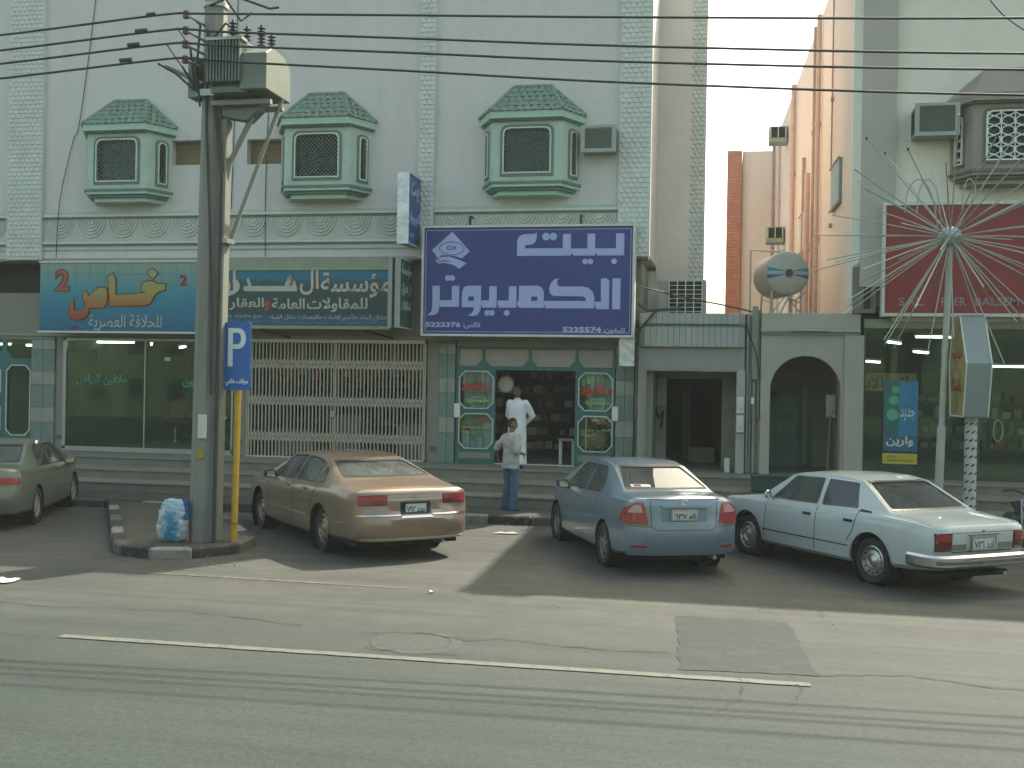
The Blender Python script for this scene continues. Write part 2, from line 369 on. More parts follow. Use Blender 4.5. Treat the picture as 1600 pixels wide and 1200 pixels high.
for pts in ([(-3.6, -13.2), (-3.1, -13.05), (-2.5, -13.25), (-2.2, -13.1), (-1.2, -13.3), (-.45, -13.2)], [(-3.4, -13.8), (-2.9, -13.95), (-2.3, -13.75)], [(.8, -13.7), (1.6, -13.5), (2.3, -13.75), (3.4, -13.6)], [(-9.5, -12.6), (-7.6, -12.9), (-5.8, -12.75), (-4.2, -13.1)], [(.1, -13.8), (.15, -14.5), (-.1, -15.2)], [(.55, -13.75), (.62, -14.3), (.5, -14.8)]):
    P = []
    for a, b in zip(pts[:-1], pts[1:]):
        for k in range(9): t = k/9; P.append((a[0]+(b[0]-a[0])*t+rg.uniform(-.03, .03), a[1]+(b[1]-a[1])*t+rg.uniform(-.035, .035)))
    vs = []
    for i, p in enumerate(P): w_ = rg.uniform(.003, .011); vs += [(p[0], p[1]-w_, .0105), (p[0]+w_*.3, p[1]+w_, .0105)]
    o = MB().add(vs, [(2*i, 2*i+2, 2*i+3, 2*i+1) for i in range(len(P)-1)]).build('road_crack', crm); tag(o, kind='structure')
# ================================================================ LEFT BUILDING
lb = thing('apartment_building', 'pale green white apartment building with mint bay windows above the shops', 'building', (-10, 5, 0))
lb.location = (0, 0, 0)
TOP = 12.4
mb = MB()
# facade with two recessed openings for missing air conditioners
def wall_with_holes(mb, x0, x1, z0, z1, y0, y1, holes):
    xs = sorted({x0, x1, *[h[0] for h in holes], *[h[2] for h in holes]}); zs = sorted({z0, z1, *[h[1] for h in holes], *[h[3] for h in holes]})
    for a, b in zip(xs[:-1], xs[1:]):
        for c, d in zip(zs[:-1], zs[1:]):
            if any(h[0] <= a and b <= h[2] and h[1] <= c and d <= h[3] for h in holes): continue
            mb.box(a, y0, c, b, y1, d)
holes = [(-11.14, 7.56, -10.22, 8.14), (-13.05, 7.58, -12.1, 8.16)]
wall_with_holes(mb, -24, -1.8, 5.4, TOP, 0, .3, holes)
mb.box(-24, .302, 5.4, -1.8, 14, TOP-.02)
mb.build('wall', stucco, lb)
ply = M('brown plywood board', (.20, .15, .075), .8, var=.25, scale=4, stretch=(1, 1, 6), bump=.2)
for h in holes:
    box('plywood_board', ply, lb, h[0]+.01, .22, h[1]+.01, h[2]-.01, .25, h[3]-.01)
mb = MB().prism([(-1.802, 2.5), (-.68, 2.5), (-1.7, 14), (-1.802, 14)], 4.0, TOP-.03, 'z'); mb.build('side_wing', M('pinkish beige render', (.74, .67, .58), .88, var=.06, scale=1, bump=.5, bscale=40), lb)
box('soffit', beigedk, lb, -24, -.02, 5.33, -1.81, .5, 5.398)
box('side_return_wall', beigedk, lb, -2.10, .76, 3.7, -1.985, 14, 5.32)
box('side_wing_foot', M('pinkish beige render', (.74, .67, .58)), lb, -2.09, 2.52, 4.0, -1.803, 14, 5.32)
# relief columns: rows of small scallops
def scallops(x0, x1, z0, z1, y, s=.135, name='scallop_relief', parent=lb, mat=greenrel, depth=.022):
    mb = MB(); r = 0; z = z0
    nx = max(2, round((x1-x0)/s)); sx = (x1-x0)/nx
    while z < z1:
        off = (r % 2)*.5
        for i in range(nx):
            cx = x0+sx*(i+.5+off*.9 if i < nx-1 or not r % 2 else i+.5); 
            if cx+sx*.5 > x1+.001: cx = x1-sx*.5
            h = s*.80
            P = [(cx-sx*.48, z+h), (cx-sx*.44, z+h*.35), (cx-sx*.2, z), (cx+sx*.2, z), (cx+sx*.44, z+h*.35), (cx+sx*.48, z+h)]
            vs = [(a, y-.002, b) for a, b in P]+[(cx-sx*.25, y-depth, z+h*.25), (cx+sx*.25, y-depth, z+h*.25), (cx, y-.01, z+h*1.1)]
            mb.add(vs, [(0, 1, 6, 8), (1, 2, 6), (2, 3, 7, 6), (3, 4, 7), (4, 5, 8, 7), (6, 7, 8)])
        z += s*.80; r += 1
    o = mb.build(name, mat, parent, merge=False); o['kind'] = 'stuff'
    return o
for (a, b) in ((-17.32, -16.37), (-6.97, -6.6), (-2.47, -1.78)):
    box('relief_column', greenrel, lb, a, -.10, 5.36, b, .1, TOP)
    scallops(a+.01, b-.01, 5.42, TOP-.3, -.10)
scallops(-1.05, -.69, 4.3, TOP-.3, 2.499, depth=.03)
# frieze: mouldings and fans
spans = [(-24, -17.33), (-16.36, -6.98), (-6.59, -2.48)]
for a, b in spans:
    for z0, z1, d, mt in ((6.44, 6.50, .05, greenrel2), (6.38, 6.435, .07, cream), (6.33, 6.375, .04, greendk), (5.79, 5.83, .04, greenrel2), (5.735, 5.785, .07, cream), (5.69, 5.73, .04, greendk), (5.59, 5.64, .045, greenrel2)):
        box('moulding', mt, lb, a, -d, z0, b, .002, z1)
    box('frieze_ground', M('frieze ground plaster', (.50, .53, .45), .85, var=.08), lb, a, -.012, 5.832, b, .002, 6.33)
fan = None
def fan_mesh():
    mb = MB()
    for k, r in enumerate((.36, .29, .22, .15, .08)):
        n = 12; vs = []
        for (rr, d) in ((r+.022, 0), (r+.012, -.03), (r-.012, -.03), (r-.022, 0)):
            for j in range(n+1):
                t = PI+PI*j/n; vs.append((rr*math.cos(t), d, rr*math.sin(t)*1.12))
        fs = [(q*(n+1)+j, q*(n+1)+j+1, (q+1)*(n+1)+j+1, (q+1)*(n+1)+j) for q in range(3) for j in range(n)]
        mb.add(vs, fs)
    o = mb.build('fan_relief', M('cream green fan plaster', (.56, .57, .49), .8, var=.1), lb, smooth=False)
    return o
fx = []
x = -16.36+.43
while x < -7.2: fx.append(x); x += .83
x = -17.75
while x > -24: fx.append(x); x -= .83
x = -6.2
while x < -2.7: fx.append(x); x += .83
for x in fx:
    if fan is None: fan = fan_mesh(); o = fan
    else: o = fan.copy(); COL.objects.link(o)
    o.location = (x, -.014, 6.30)
# bay windows
def bay(cx, parent, body, trim, dk, tiles=True, scl=1.0, white_grille=False, z0=0, name='bay_window'):
    b = empty(name, (cx, 0, z0)); b.parent = parent
    s = scl
    def o8(fh, bh, d): return [(-bh*s, 0), (-fh*s, -d*s), (fh*s, -d*s), (bh*s, 0)]
    F, B, D = .77, 1.07, .6
    # body panels with window openings: front, two facets
    zb, zt = 6.94, 8.27
    def panel(p0, p1, hole):
        p0 = Vector((*p0, 0)); p1 = Vector((*p1, 0)); L = (p1-p0).length; d = (p1-p0)/L; nn = Vector((d.y, -d.x, 0))  # outward
        mb = MB(); outer = rp(rect(.001, zb, L-.001, zt), .0)
        hx0, hz0, hx1, hz1, hr = hole
        inner = rp(rect(hx0, hz0, hx1, hz1), [.01, .01, hr, hr], 5)
        # outer outline sampled at matching count
        out = []
        for (x, z) in inner:
            u = (x-(hx0+hx1)/2)/((hx1-hx0)/2); v = (z-(hz0+hz1)/2)/((hz1-hz0)/2); k = max(abs(u), abs(v))
            out.append((L/2+(u/k)*(L/2-.001), (zb+zt)/2+(v/k)*((zt-zb)/2)))
        def T(x, z, o): q = p0+d*x+nn*o; return (q.x, q.y, z)
        n = len(inner)
        def ringT(outer, inner, a, bb, mt, nm):
            m2 = MB(); vs = [T(*p, a) for p in outer]+[T(*p, a) for p in inner]+[T(*p, bb) for p in outer]+[T(*p, bb) for p in inner]; fs = []
            k = len(outer)
            for i in range(k):
                j = (i+1) % k
                fs += [(i, j, k+j, k+i), (2*k+i, 3*k+i, 3*k+j, 2*k+j), (i, 2*k+i, 2*k+j, j), (k+i, k+j, 3*k+j, 3*k+i)]
            m2.add(vs, fs); return m2.build(nm, mt, b)
        ringT(out, inner, 0, -.12, body, 'window_surround')
        def shrink(pts, e):
            return [((x-(hx0+hx1)/2)*(1-2*e/(hx1-hx0))+(hx0+hx1)/2, (z-(hz0+hz1)/2)*(1-2*e/(hz1-hz0))+(hz0+hz1)/2) for x, z in pts]
        ringT(shrink(inner, -.055), shrink(inner, -.02), .025, 0, dk, 'outer_frame')
        ringT(shrink(inner, .0), shrink(inner, .03), .045, .01, white if white_grille else cream, 'grille_frame')
        m2 = MB(); m2.add([T(*p, -.09) for p in inner]+[T(*p, -.1) for p in inner], [tuple(range(n)), tuple(range(2*n-1, n-1, -1))]+[(i, n+i, n+(i+1) % n, (i+1) % n) for i in range(n)])
        m2.build('pane', glassw, b)
        # grille
        m2 = MB(); gx0, gx1, gz0, gz1 = hx0+.02, hx1-.02, hz0+.02, hz1-.02
        def bar(a, c, r=.008):
            m2.tube([T(*a, .028), T(*c, .028)], r, 4)
        if white_grille:
            step = (gx1-gx0)/max(1, round((gx1-gx0)/.28)); x = gx0
            while x < gx1-.01:
                for sg in (0, 1):
                    pts = []
                    for q in range(25):
                        t = q/24; z = gz0+(gz1-gz0)*t; a = .5-.5*math.cos(t*2*PI*2.5); a = min(1, max(0, (a-.5)*1.5+.5)); u = a if sg else 1-a
                        pts.append(T(x+step*(.06+.88*u), z, .028))
                    m2.tube(pts, .014, 4)
                bar((x, gz0), (x, gz1), .011); x += step
            m2.build('grille', white, b)
        else:
            st = .095; W = gx1-gx0; H = gz1-gz0
            k = -H
            while k < W:
                a = max(0, k); c = min(W, k+H)
                if c > a: bar((gx0+a, gz0+(a-k)), (gx0+c, gz0+(c-k))); bar((gx1-a, gz0+(a-k)), (gx1-c, gz0+(c-k)))
                k += st
            m2.build('grille', M('dark green iron', (.10, .14, .10), .6), b)
    fr = o8(F, B, D)
    panel(fr[1], fr[2], (.77*s-.53*s, 7.10, .77*s+.53*s, 8.10, .16))
    Lf = math.hypot((B-F)*s, D*s)
    panel(fr[0], fr[1], (Lf*.42-.12, 7.08, Lf*.42+.12, 8.06, .115))
    panel(fr[2], fr[3], (Lf*.58-.12, 7.08, Lf*.58+.12, 8.06, .115))
    MB().prism(o8(F-.12, B-.12, D-.12), 6.95, 8.25, 'z').build('dark_room', dark, b) if False else None
    # eave fascia, mouldings under the window, sill stack
    def slab(fh, bh, d, za, zbb, mt, nm='moulding', bev=0): MB().prism(o8(fh, bh, d), za, zbb, 'z').build(nm, mt, b, bev)
    slab(F+.02, B+.12, D+.16, 8.272, 8.43, trim, 'eave')
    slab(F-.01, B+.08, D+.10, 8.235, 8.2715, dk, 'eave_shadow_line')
    slab(F+.03, B+.04, D+.05, 6.885, 6.9395, dk, 'sill')
    slab(F+.0, B+.0, D+.02, 6.82, 6.8845, trim, 'moulding')
    slab(F-.06, B-.08, D-.06, 6.755, 6.8195, dk, 'moulding')
    slab(F-.12, B-.18, D-.14, 6.66, 6.7545, trim, 'moulding')
    # roof
    E1, E2, ED, RZ = F+.02, B+.12, D+.16, 9.10
    top = [(-.42*s, -.04), (.42*s, -.04)]
    ev = o8(E1, E2, ED)
    vs = [(ev[0][0], 0, 8.43), (*ev[1], 8.431), (*ev[2], 8.431), (ev[3][0], 0, 8.43), (top[0][0], top[0][1], RZ), (top[1][0], top[1][1], RZ), (top[0][0], 0, RZ), (top[1][0], 0, RZ)]
    MB().add(vs, [(1, 2, 5, 4), (0, 1, 4, 6), (2, 3, 7, 5), (4, 5, 7, 6), (0, 3, 2, 1), (0, 6, 7, 3)]).build('roof', tilemat if tiles else body, b)
    if tiles:
        def tile_face(A, Bq, C, Dq, rows, tw):
            # A,B eave corners, C,D ridge corners (above B and A)
            A, Bq, C, Dq = map(Vector, (A, Bq, C, Dq)); nrm = (Bq-A).cross(Dq-A).normalized()
            if nrm.y > 0: nrm = -nrm
            base = None
            for r in range(rows):
                t0 = r/rows; t1 = (r+1)/rows; L0 = A.lerp(Dq, t0); R0 = Bq.lerp(C, t0); W = (R0-L0).length; nn = max(1, round(W/tw))
                L1 = A.lerp(Dq, t1); R1 = Bq.lerp(C, t1)
                for i in range(nn):
                    u0 = (i+.03)/nn; u1 = (i+.97)/nn; um = (u0+u1)/2
                    a0 = L0.lerp(R0, u0); a1 = L0.lerp(R0, u1); am = L0.lerp(R0, um); c0 = L1.lerp(R1, u0); c1 = L1.lerp(R1, u1); cm = L1.lerp(R1, um)
                    dn = (a0-c0)*.18; lift = nrm*.012; hi = nrm*.05
                    vs = [a0+lift+dn*.6, am+hi+dn*1.6, a1+lift+dn*.6, c0+nrm*.004, cm+nrm*.025, c1+nrm*.004, a0+dn*.6, a1+dn*.6]
                    MB().add(vs, [(0, 1, 4, 3), (1, 2, 5, 4), (6, 7, 2, 1), (6, 1, 0)]).build('roof_tile', tilemat, b, merge=False)
        tile_face((*ev[1], 8.432), (*ev[2], 8.432), (.42*s, -.04, RZ), (-.42*s, -.04, RZ), 5, .17)
        tile_face((ev[0][0], -.0, 8.432), (*ev[1], 8.432), (-.42*s, -.04, RZ), (-.42*s, 0, RZ), 5, .19)
        tile_face((*ev[2], 8.432), (ev[3][0], 0, 8.432), (.42*s, 0, RZ), (.42*s, -.04, RZ), 5, .19)
        for p, q in (((*ev[1], 8.45), (-.42*s, -.05, RZ+.02)), ((*ev[2], 8.45), (.42*s, -.05, RZ+.02)), ((-.42*s, -.05, RZ+.02), (.42*s, -.05, RZ+.02)), ((ev[0][0], -.02, 8.45), (-.42*s, -.02, RZ)), ((ev[3][0], -.02, 8.45), (.42*s, -.02, RZ))):
            MB().tube([p, q], .045, 6).build('ridge_tile', tilemat, b)
    return b
for cx in (-14.1, -9.18, -4.4): bay(cx, lb, greenrel2, M('mint trim', (.42, .58, .46), .7, var=.06), greendk)
# ---------------- ground floor of the left building
gf = lb
YF = .45
def gbox(nm, mt, x0, z0, x1, z1, y0=YF, y1=YF+.3, par=None, bev=0): return box(nm, mt, par or gf, x0, y0, z0, x1, y1, z1, bev)
gbox('upper_shop_wall', beige, -16.29, 3.52, -1.98, 5.33)
gbox('upper_shop_wall', beige, -24, 3.46, -16.3, 4.60)
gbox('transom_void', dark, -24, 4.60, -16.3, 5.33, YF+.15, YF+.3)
gbox('lintel_moulding', beigedk, -24, 3.545, -2.0, 3.60, YF-.04, YF-.001)
gbox('pier', beige, -16.28, .74, -16.08, 3.52)
gbox('pier', beige, -11.58, .74, -11.24, 3.52)
gbox('pier', beige, -6.83, .74, -6.54, 3.52)
gbox('pier', beige, -2.09, .74, -1.98, 3.52)
def striped(x0, x1, ztop=3.52):
    z = .742; i = 0; hs = [.68, .37, .55, .33, .54, .23, .26, .4]
    while z < ztop-.02:
        h = min(hs[i % len(hs)], ztop-z)
        n = 2 if x1-x0 > .3 else 1
        for q in range(n):
            gbox('facing_stone', tealL if i % 2 == 0 else greyL, x0+(x1-x0)*q/n+.004, z+.004, x0+(x1-x0)*(q+1)/n-.004, z+h-.004, YF-.05, YF+.02, bev=.004)
        z += h; i += 1
    gbox('pilaster_core', beigedk, x0+.01, .74, x1-.01, ztop, YF+.0, YF+.3)
striped(-16.93, -16.29); striped(-6.53, -6.16); striped(-2.50, -2.10)
outlet = M('grey outlet box', (.12, .12, .11), .6)
gbox('outlet_box', outlet, -16.22, 1.02, -16.13, 1.12, YF-.03, YF-.001); gbox('outlet_box', outlet, -11.45, 1.02, -11.36, 1.12, YF-.03, YF-.001); gbox('outlet_box', outlet, -6.74, 1.0, -6.6, 1.1, YF-.03, YF-.001)
# rooms
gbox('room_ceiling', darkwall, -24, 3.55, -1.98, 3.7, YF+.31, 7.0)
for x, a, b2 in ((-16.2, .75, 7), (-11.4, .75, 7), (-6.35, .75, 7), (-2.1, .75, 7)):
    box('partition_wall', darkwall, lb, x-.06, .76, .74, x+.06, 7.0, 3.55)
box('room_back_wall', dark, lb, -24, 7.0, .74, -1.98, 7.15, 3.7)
def tube_lamp(x, y, z, L, rz=0, label='lit fluorescent tube on the shop ceiling', idx=0):
    t = thing('tube_lamp', label, 'lamp', (x, y, z), rz)
    MB().tube([(-L/2, 0, 0), (L/2, 0, 0)], .022, 8).build('tube', tube_l, t)
    MB().box(-L/2-.04, -.04, .03, L/2+.04, .04, .08).build('housing', offwhite, t)
    return t
tube_lamp(-16.2+.55, 2.0, 3.46, 1.1, 0, 'lit ceiling tube at the far left end of the barber shop window')
tube_lamp(-15.0, 2.7, 3.44, 1.1, R(-60), 'lit ceiling tube in the middle of the barber shop')
tube_lamp(-13.9, 2.3, 3.36, 1.1, R(-55), 'lit ceiling tube in the barber shop nearest the utility pole')
tube_lamp(-17.35, 1.4, 3.34, .9, R(-5), 'lit ceiling tube in the leftmost shop just beside the striped pilaster')
tube_lamp(-18.6, 1.4, 3.36, .8, R(-5), 'lit ceiling tube at the left edge of the picture')
# framed windows with cut corners
def octo(x0, z0, x1, z1, c): return [(x0+c, z0), (x1-c, z0), (x1, z0+c), (x1, z1-c), (x1-c, z1), (x0+c, z1), (x0, z1-c), (x0, z0+c)]
def squ(x0, z0, x1, z1):
    m = .0; return [(x0+.1, z0), (x1-.1, z0), (x1, z0+.1), (x1, z1-.1), (x1-.1, z1), (x0+.1, z1), (x0, z1-.1), (x0, z0+.1)]
def octo_window(parent, X0, Z0, X1, Z1, x0, z0, x1, z1, y=YF, c=.13):
    def sq(a, b, cc, d): return [(a+c, b), (cc-c, b), (cc, b+.001), (cc, d-.001), (cc-c, d), (a+c, d), (a, d-.001), (a, b+.001)]
    f = MB().ring(sq(X0, Z0, X1, Z1), octo(x0, z0, x1, z1, c), y-.03, y+.05).build('teal_frame', teal, parent)
    MB().ring(octo(x0-.025, z0-.025, x1+.025, z1+.025, c+.012), octo(x0, z0, x1, z1, c), y-.05, y-.031).build('white_trim', offwhite, f)
    MB().prism(octo(x0-.01, z0-.01, x1+.01, z1+.01, c), y+.0, y+.008).build('pane', glassd, f)
# leftmost shop
s0 = thing('shop_window', 'teal framed shop window with cut corner panes at the left edge, left of the striped pilaster', 'window')
box('transom', glassd, s0, -24, YF+.0, 2.98, -16.94, YF+.01, 3.45)
box('sill_panel', beige, s0, -24, YF-.02, .74, -16.94, YF+.1, 1.02)
box('header_bar', teal, s0, -24, YF-.03, 2.90, -16.94, YF+.05, 2.98)
MB().prism([(-17.95, 2.98), (-17.45, 2.98), (-17.64, 3.2), (-17.64, 3.45), (-17.76, 3.45), (-17.76, 3.2)], YF-.03, YF+.04).build('transom_bracket', teal, s0)
octo_window(s0, -17.70, 1.02, -16.94, 2.90, -17.60, 1.10, -16.97, 2.80)
for (a, b2) in ((-18.75, -17.70), (-19.8, -18.75), (-20.85, -19.8)):
    octo_window(s0, a, 1.96, b2, 2.90, a+.09, 2.03, b2-.09, 2.80); octo_window(s0, a, 1.02, b2, 1.96, a+.09, 1.10, b2-.09, 1.88)
# barber shop window
s1 = thing('barber_window', 'wide dark glass barber shop window with green lettering behind the utility pole', 'window')
box('pane', glassd, s1, -16.0, YF+.0, .86, -13.9, YF+.012, 3.44)
box('pane', glassd, s1, -13.86, YF+.0, .86, -11.62, YF+.012, 3.44)
for a in ((-16.07, .80, -15.99, 3.5), (-13.895, .86, -13.865, 3.44), (-11.63, .80, -11.585, 3.5), (-16.07, 3.44, -11.585, 3.5), (-16.07, .745, -11.585, .86)):
    box('window_frame', steel, s1, a[0], YF-.03, a[1], a[2], YF+.04, a[3])
grn = M('green vinyl letters', (.02, .30, .18), .5)
txt('حلاقين الرياض', grn, s1, -15.72, 2.36, -14.35, 2.62, YF-.004, True, .02)
txt('صالون', grn, s1, -12.9, 2.34, -12.2, 2.60, YF-.004, True, .02)
box('poster_blind', M('brown paper blind', (.14, .10, .05), .8), s1, -15.95, YF+.12, 2.50, -15.25, YF+.13, 3.2)
pk = M('mirror glint card', (.7, .62, .52), .5)  # pale cards stand in for glints of the mirror
for (x, z, a, b2) in ((-15.0, 3.02, .16, .1), (-13.75, 2.92, .3, .2), (-14.1, 1.72, .12, .22)):
    o = box('glint_card', pk, None, x, 3.4, z, x+a, 3.42, z+b2); tag(o, 'small pale card painted as a mirror glint inside the barber shop at %s' % ('the top left' if x < -14.9 else 'the top right' if z > 2.5 else 'mid height'), 'card')
for i, (x, y) in enumerate(((-15.3, 4.6), (-14.0, 4.6), (-12.9, 4.6))):
    c = thing('barber_chair', 'dark barber chair, %s of three inside the barber shop' % ('leftmost', 'middle one', 'rightmost')[i], 'chair', (x, y, .74), 0, 'barber chairs')
    lea = M('oxblood leather', (.10, .03, .02), .5)
    box('seat', lea, c, -.3, -.3, .45, .3, .3, .62, .04); box('backrest', lea, c, -.28, .2, .62, .28, .34, 1.3, .04)
    box('armrest', chrome, c, -.36, -.25, .7, -.3, .3, .78); box('armrest', chrome, c, .3, -.25, .7, .36, .3, .78)
    MB().lathe([(.3, 0), (.3, .05), (.06, .08), (.06, .45)], n=16).build('pedestal', chrome, c)
mir = thing('wall_mirror', 'long wall mirror over the counter inside the barber shop', 'mirror')
box('mirror_glass', chrome, mir, -15.9, 6.9, 1.8, -12.0, 6.95, 2.9); box('frame', beigedk, mir, -15.95, 6.951, 1.75, -11.95, 6.99, 2.95)
# fabric shop behind the folding gate
gx0, gx1 = -11.20, -6.86
gt = thing('folding_gate', 'cream folding lattice security gate closed across the shop front behind the gold car', 'gate')
gm = M('cream gate enamel', (.54, .50, .36), .55, var=.08, scale=10, dirt=(.36, .33, .24), dscale=4)
nb = 48
for i in range(nb+1):
    x = gx0+.02+(gx1-gx0-.04)*i/nb
    wd = .035 if i in (0, 24, nb) else .0125
    MB().box(x-wd, .37, .78, x-wd+.014, .41, 3.44).box(x+wd-.014, .37, .78, x+wd, .41, 3.44).box(x-wd, .405, .78, x+wd, .412, 3.44).build('gate_bar', gm, gt)
for (za, zb) in ((2.80, 3.08), (1.94, 2.22), (1.10, 1.38)):
    mb = MB()
    for i in range(nb):
        xa = gx0+.02+(gx1-gx0-.04)*i/nb; xb = gx0+.02+(gx1-gx0-.04)*(i+1)/nb
        for (p, q) in ((za, zb), (zb, za)):
            mb.tube([(xa, .36, p), (xb, .36, q)], .010, 4)
    for i in range(nb-1):
        xa = gx0+.02+(gx1-gx0-.04)*i/nb; xb = gx0+.02+(gx1-gx0-.04)*(i+2)/nb; zm = (za+zb)/2
        mb.tube([(xa, .352, za+.02), ((xa+xb)/2, .352, zm), (xb, .352, za+.02)], .009, 4); mb.tube([(xa, .352, zb-.02), ((xa+xb)/2, .352, zm), (xb, .352, zb-.02)], .009, 4)
    mb.build('lattice_links', gm, gt)
box('top_rail', gm, gt, gx0, .34, 3.44, gx1, .42, 3.52); box('bottom_rail', gm, gt, gx0, .34, .742, gx1, .42, .78)
box('lock', steel, gt, -9.12, .33, 1.72, -9.0, .36, 1.86)
cols = [(.30, .05, .04), (.16, .08, .05), (.32, .14, .08), (.22, .03, .04), (.35, .30, .22), (.10, .14, .12)]
for i in range(22):
    x = -11.0+i*.19
    c = M('cloth bolt %d' % (i % 6), cols[i % 6], .9)
    o = MB().prism(rp(rect(x, 2.62+random.uniform(-.1, .1), x+.17, 3.46), .02), 1.2, 1.32).build('hanging_cloth', c)
    tag(o, 'cloth panel hanging near the ceiling behind the closed folding gate', 'cloth', 'cloth panels hanging behind the folding gate')
curt = M('grey roller curtain', (.30, .29, .24), .9)
for i, (x, wd, z1) in enumerate(((-10.9, 1.0, 1.32), (-9.5, .8, 1.7), (-7.8, .9, 1.5))):
    t = thing('display_counter', ('low pale counter behind the left end of the folding gate', 'taller pale counter behind the middle of the folding gate', 'pale counter behind the right end of the folding gate')[i], 'counter', (x+wd/2, 1.6, .74))
    box('cabinet', curt, t, -wd/2, -.3, 0, wd/2, .3, z1-.74, .01); box('counter_top', beige, t, -wd/2-.03, -.33, z1-.738, wd/2+.03, .33, z1-.70)
sm = [M('shelf goods %d' % i, c, .8) for i, c in enumerate([(.20, .18, .12), (.10, .13, .11), (.25, .22, .17), (.06, .10, .12), (.22, .09, .05), (.32, .30, .26)])]
def shelf_unit(x0, x1, y, zs, depth, label, ngoods=14, hmax=.28, par=None, col=darkwall, gname='packed goods'):
    t = thing('shelf_unit', label, 'shelves')
    for z in zs: box('shelf', col, t, x0, y, z-.02, x1, y+depth, z)
    box('upright', col, t, x0-.03, y, .742, x0-.002, y+depth, zs[-1]+.3); box('upright', col, t, x1+.002, y, .742, x1+.03, y+depth, zs[-1]+.3)
    k = 0
    for z in zs:
        x = x0+.03
        while x < x1-.25:
            wd = random.uniform(.1, .26); h = random.uniform(.12, hmax)
            if random.random() < .85:
                o = box('goods_box', random.choice(sm), None, x, y+.03, z+.001, x+wd, y+depth-.03, z+h)
                tag(o, 'small packed box standing on the '+label, 'box', gname+' on the '+label)
            x += wd+random.uniform(.02, .12)
    return t
shelf_unit(-11.1, -7.0, 3.2, (.95, 1.45, 1.95, 2.4), .35, 'long shelves behind the folding gate')
# computer shop front
s2 = thing('shop_front', 'teal aluminium shop front with cut corner windows and an open doorway under the blue sign', 'shop front')
X0, X1, DL, DR = -6.13, -2.52, -5.22, -3.40
box('header_bar', teal, s2, X0, YF-.03, 2.87, X1, YF+.06, 2.955)
box('transom_top_bar', teal, s2, X0, YF-.03, 3.34, X1, YF+.06, 3.40)
pane = M('frosted transom panel', (.40, .36, .30), .5, var=.1, scale=2)
tx = [X0+.02, -5.51, -4.44, -3.38, X1-.02]
for a, b2 in zip(tx[:-1], tx[1:]):
    MB().prism(rp([(a+.02, 2.957), (b2-.02, 2.957), (b2-.02, 3.338), (a+.02, 3.338)], .0), YF+.01, YF+.03).build('transom_panel', pane, s2)
for x in tx[1:-1]:
    MB().prism([(x-.17, 2.956), (x+.17, 2.956), (x+.035, 3.10), (x+.02, 3.339), (x-.02, 3.339), (x-.035, 3.10)], YF-.03, YF+.009).build('transom_bracket', teal, s2)
for x in (tx[0], tx[-1]): box('transom_post', teal, s2, x-.03, YF-.03, 2.956, x+.03, YF+.05, 3.339)
for a, b2 in ((X0, DL), (DR, X1)):
    octo_window(s2, a, 1.925, b2, 2.869, a+.09, 2.01, b2-.06, 2.82)
    octo_window(s2, a, 1.04, b2, 1.924, a+.09, 1.10, b2-.06, 1.86)
    box('kick_frame', teal, s2, a, YF-.03, .745, b2, YF+.05, 1.039)
    box('kick_panel', beige, s2, a+.07, YF-.042, .86, b2-.09, YF-.031, 1.0)
    box('switch_box', white, s2, (a-.03) if a == X0 else (b2-.05), YF-.11, 1.78, (a+.11) if a == X0 else (b2+.09), YF-.035, 2.10, .01)
redv = M('red vinyl letters', (.75, .03, .03), .5); yelv = M('yellow green vinyl letters', (.45, .55, .10), .5)
for a, sgn in ((X0, 0), (DR, 1)):
    yy = YF-.006
    txt('بيت الكمبيوتر', redv, s2, a+.12, 2.38-.05*sgn, a+.86, 2.62-.05*sgn, yy, True, .045)
    txt('Q-matic', yelv, s2, a+.22, 2.12, a+.78, 2.22, yy, False, .02)
    txt('انترنت', redv, s2, a+.45, 1.70, a+.84, 1.80, yy, True, .03)
    txt('العاب برامج', yelv, s2, a+.13, 1.52, a+.80, 1.60, yy, True, .015)
    txt('صيانة', yelv, s2, a+.13, 1.42, a+.45, 1.50, yy, True, .015)
box('header_infill', beigedk, s2, X0, YF, 3.401, X1, YF+.3, 3.53)
box('door_threshold', offwhite, s2, DL, YF-.02, .742, DR, YF+.12, .765)
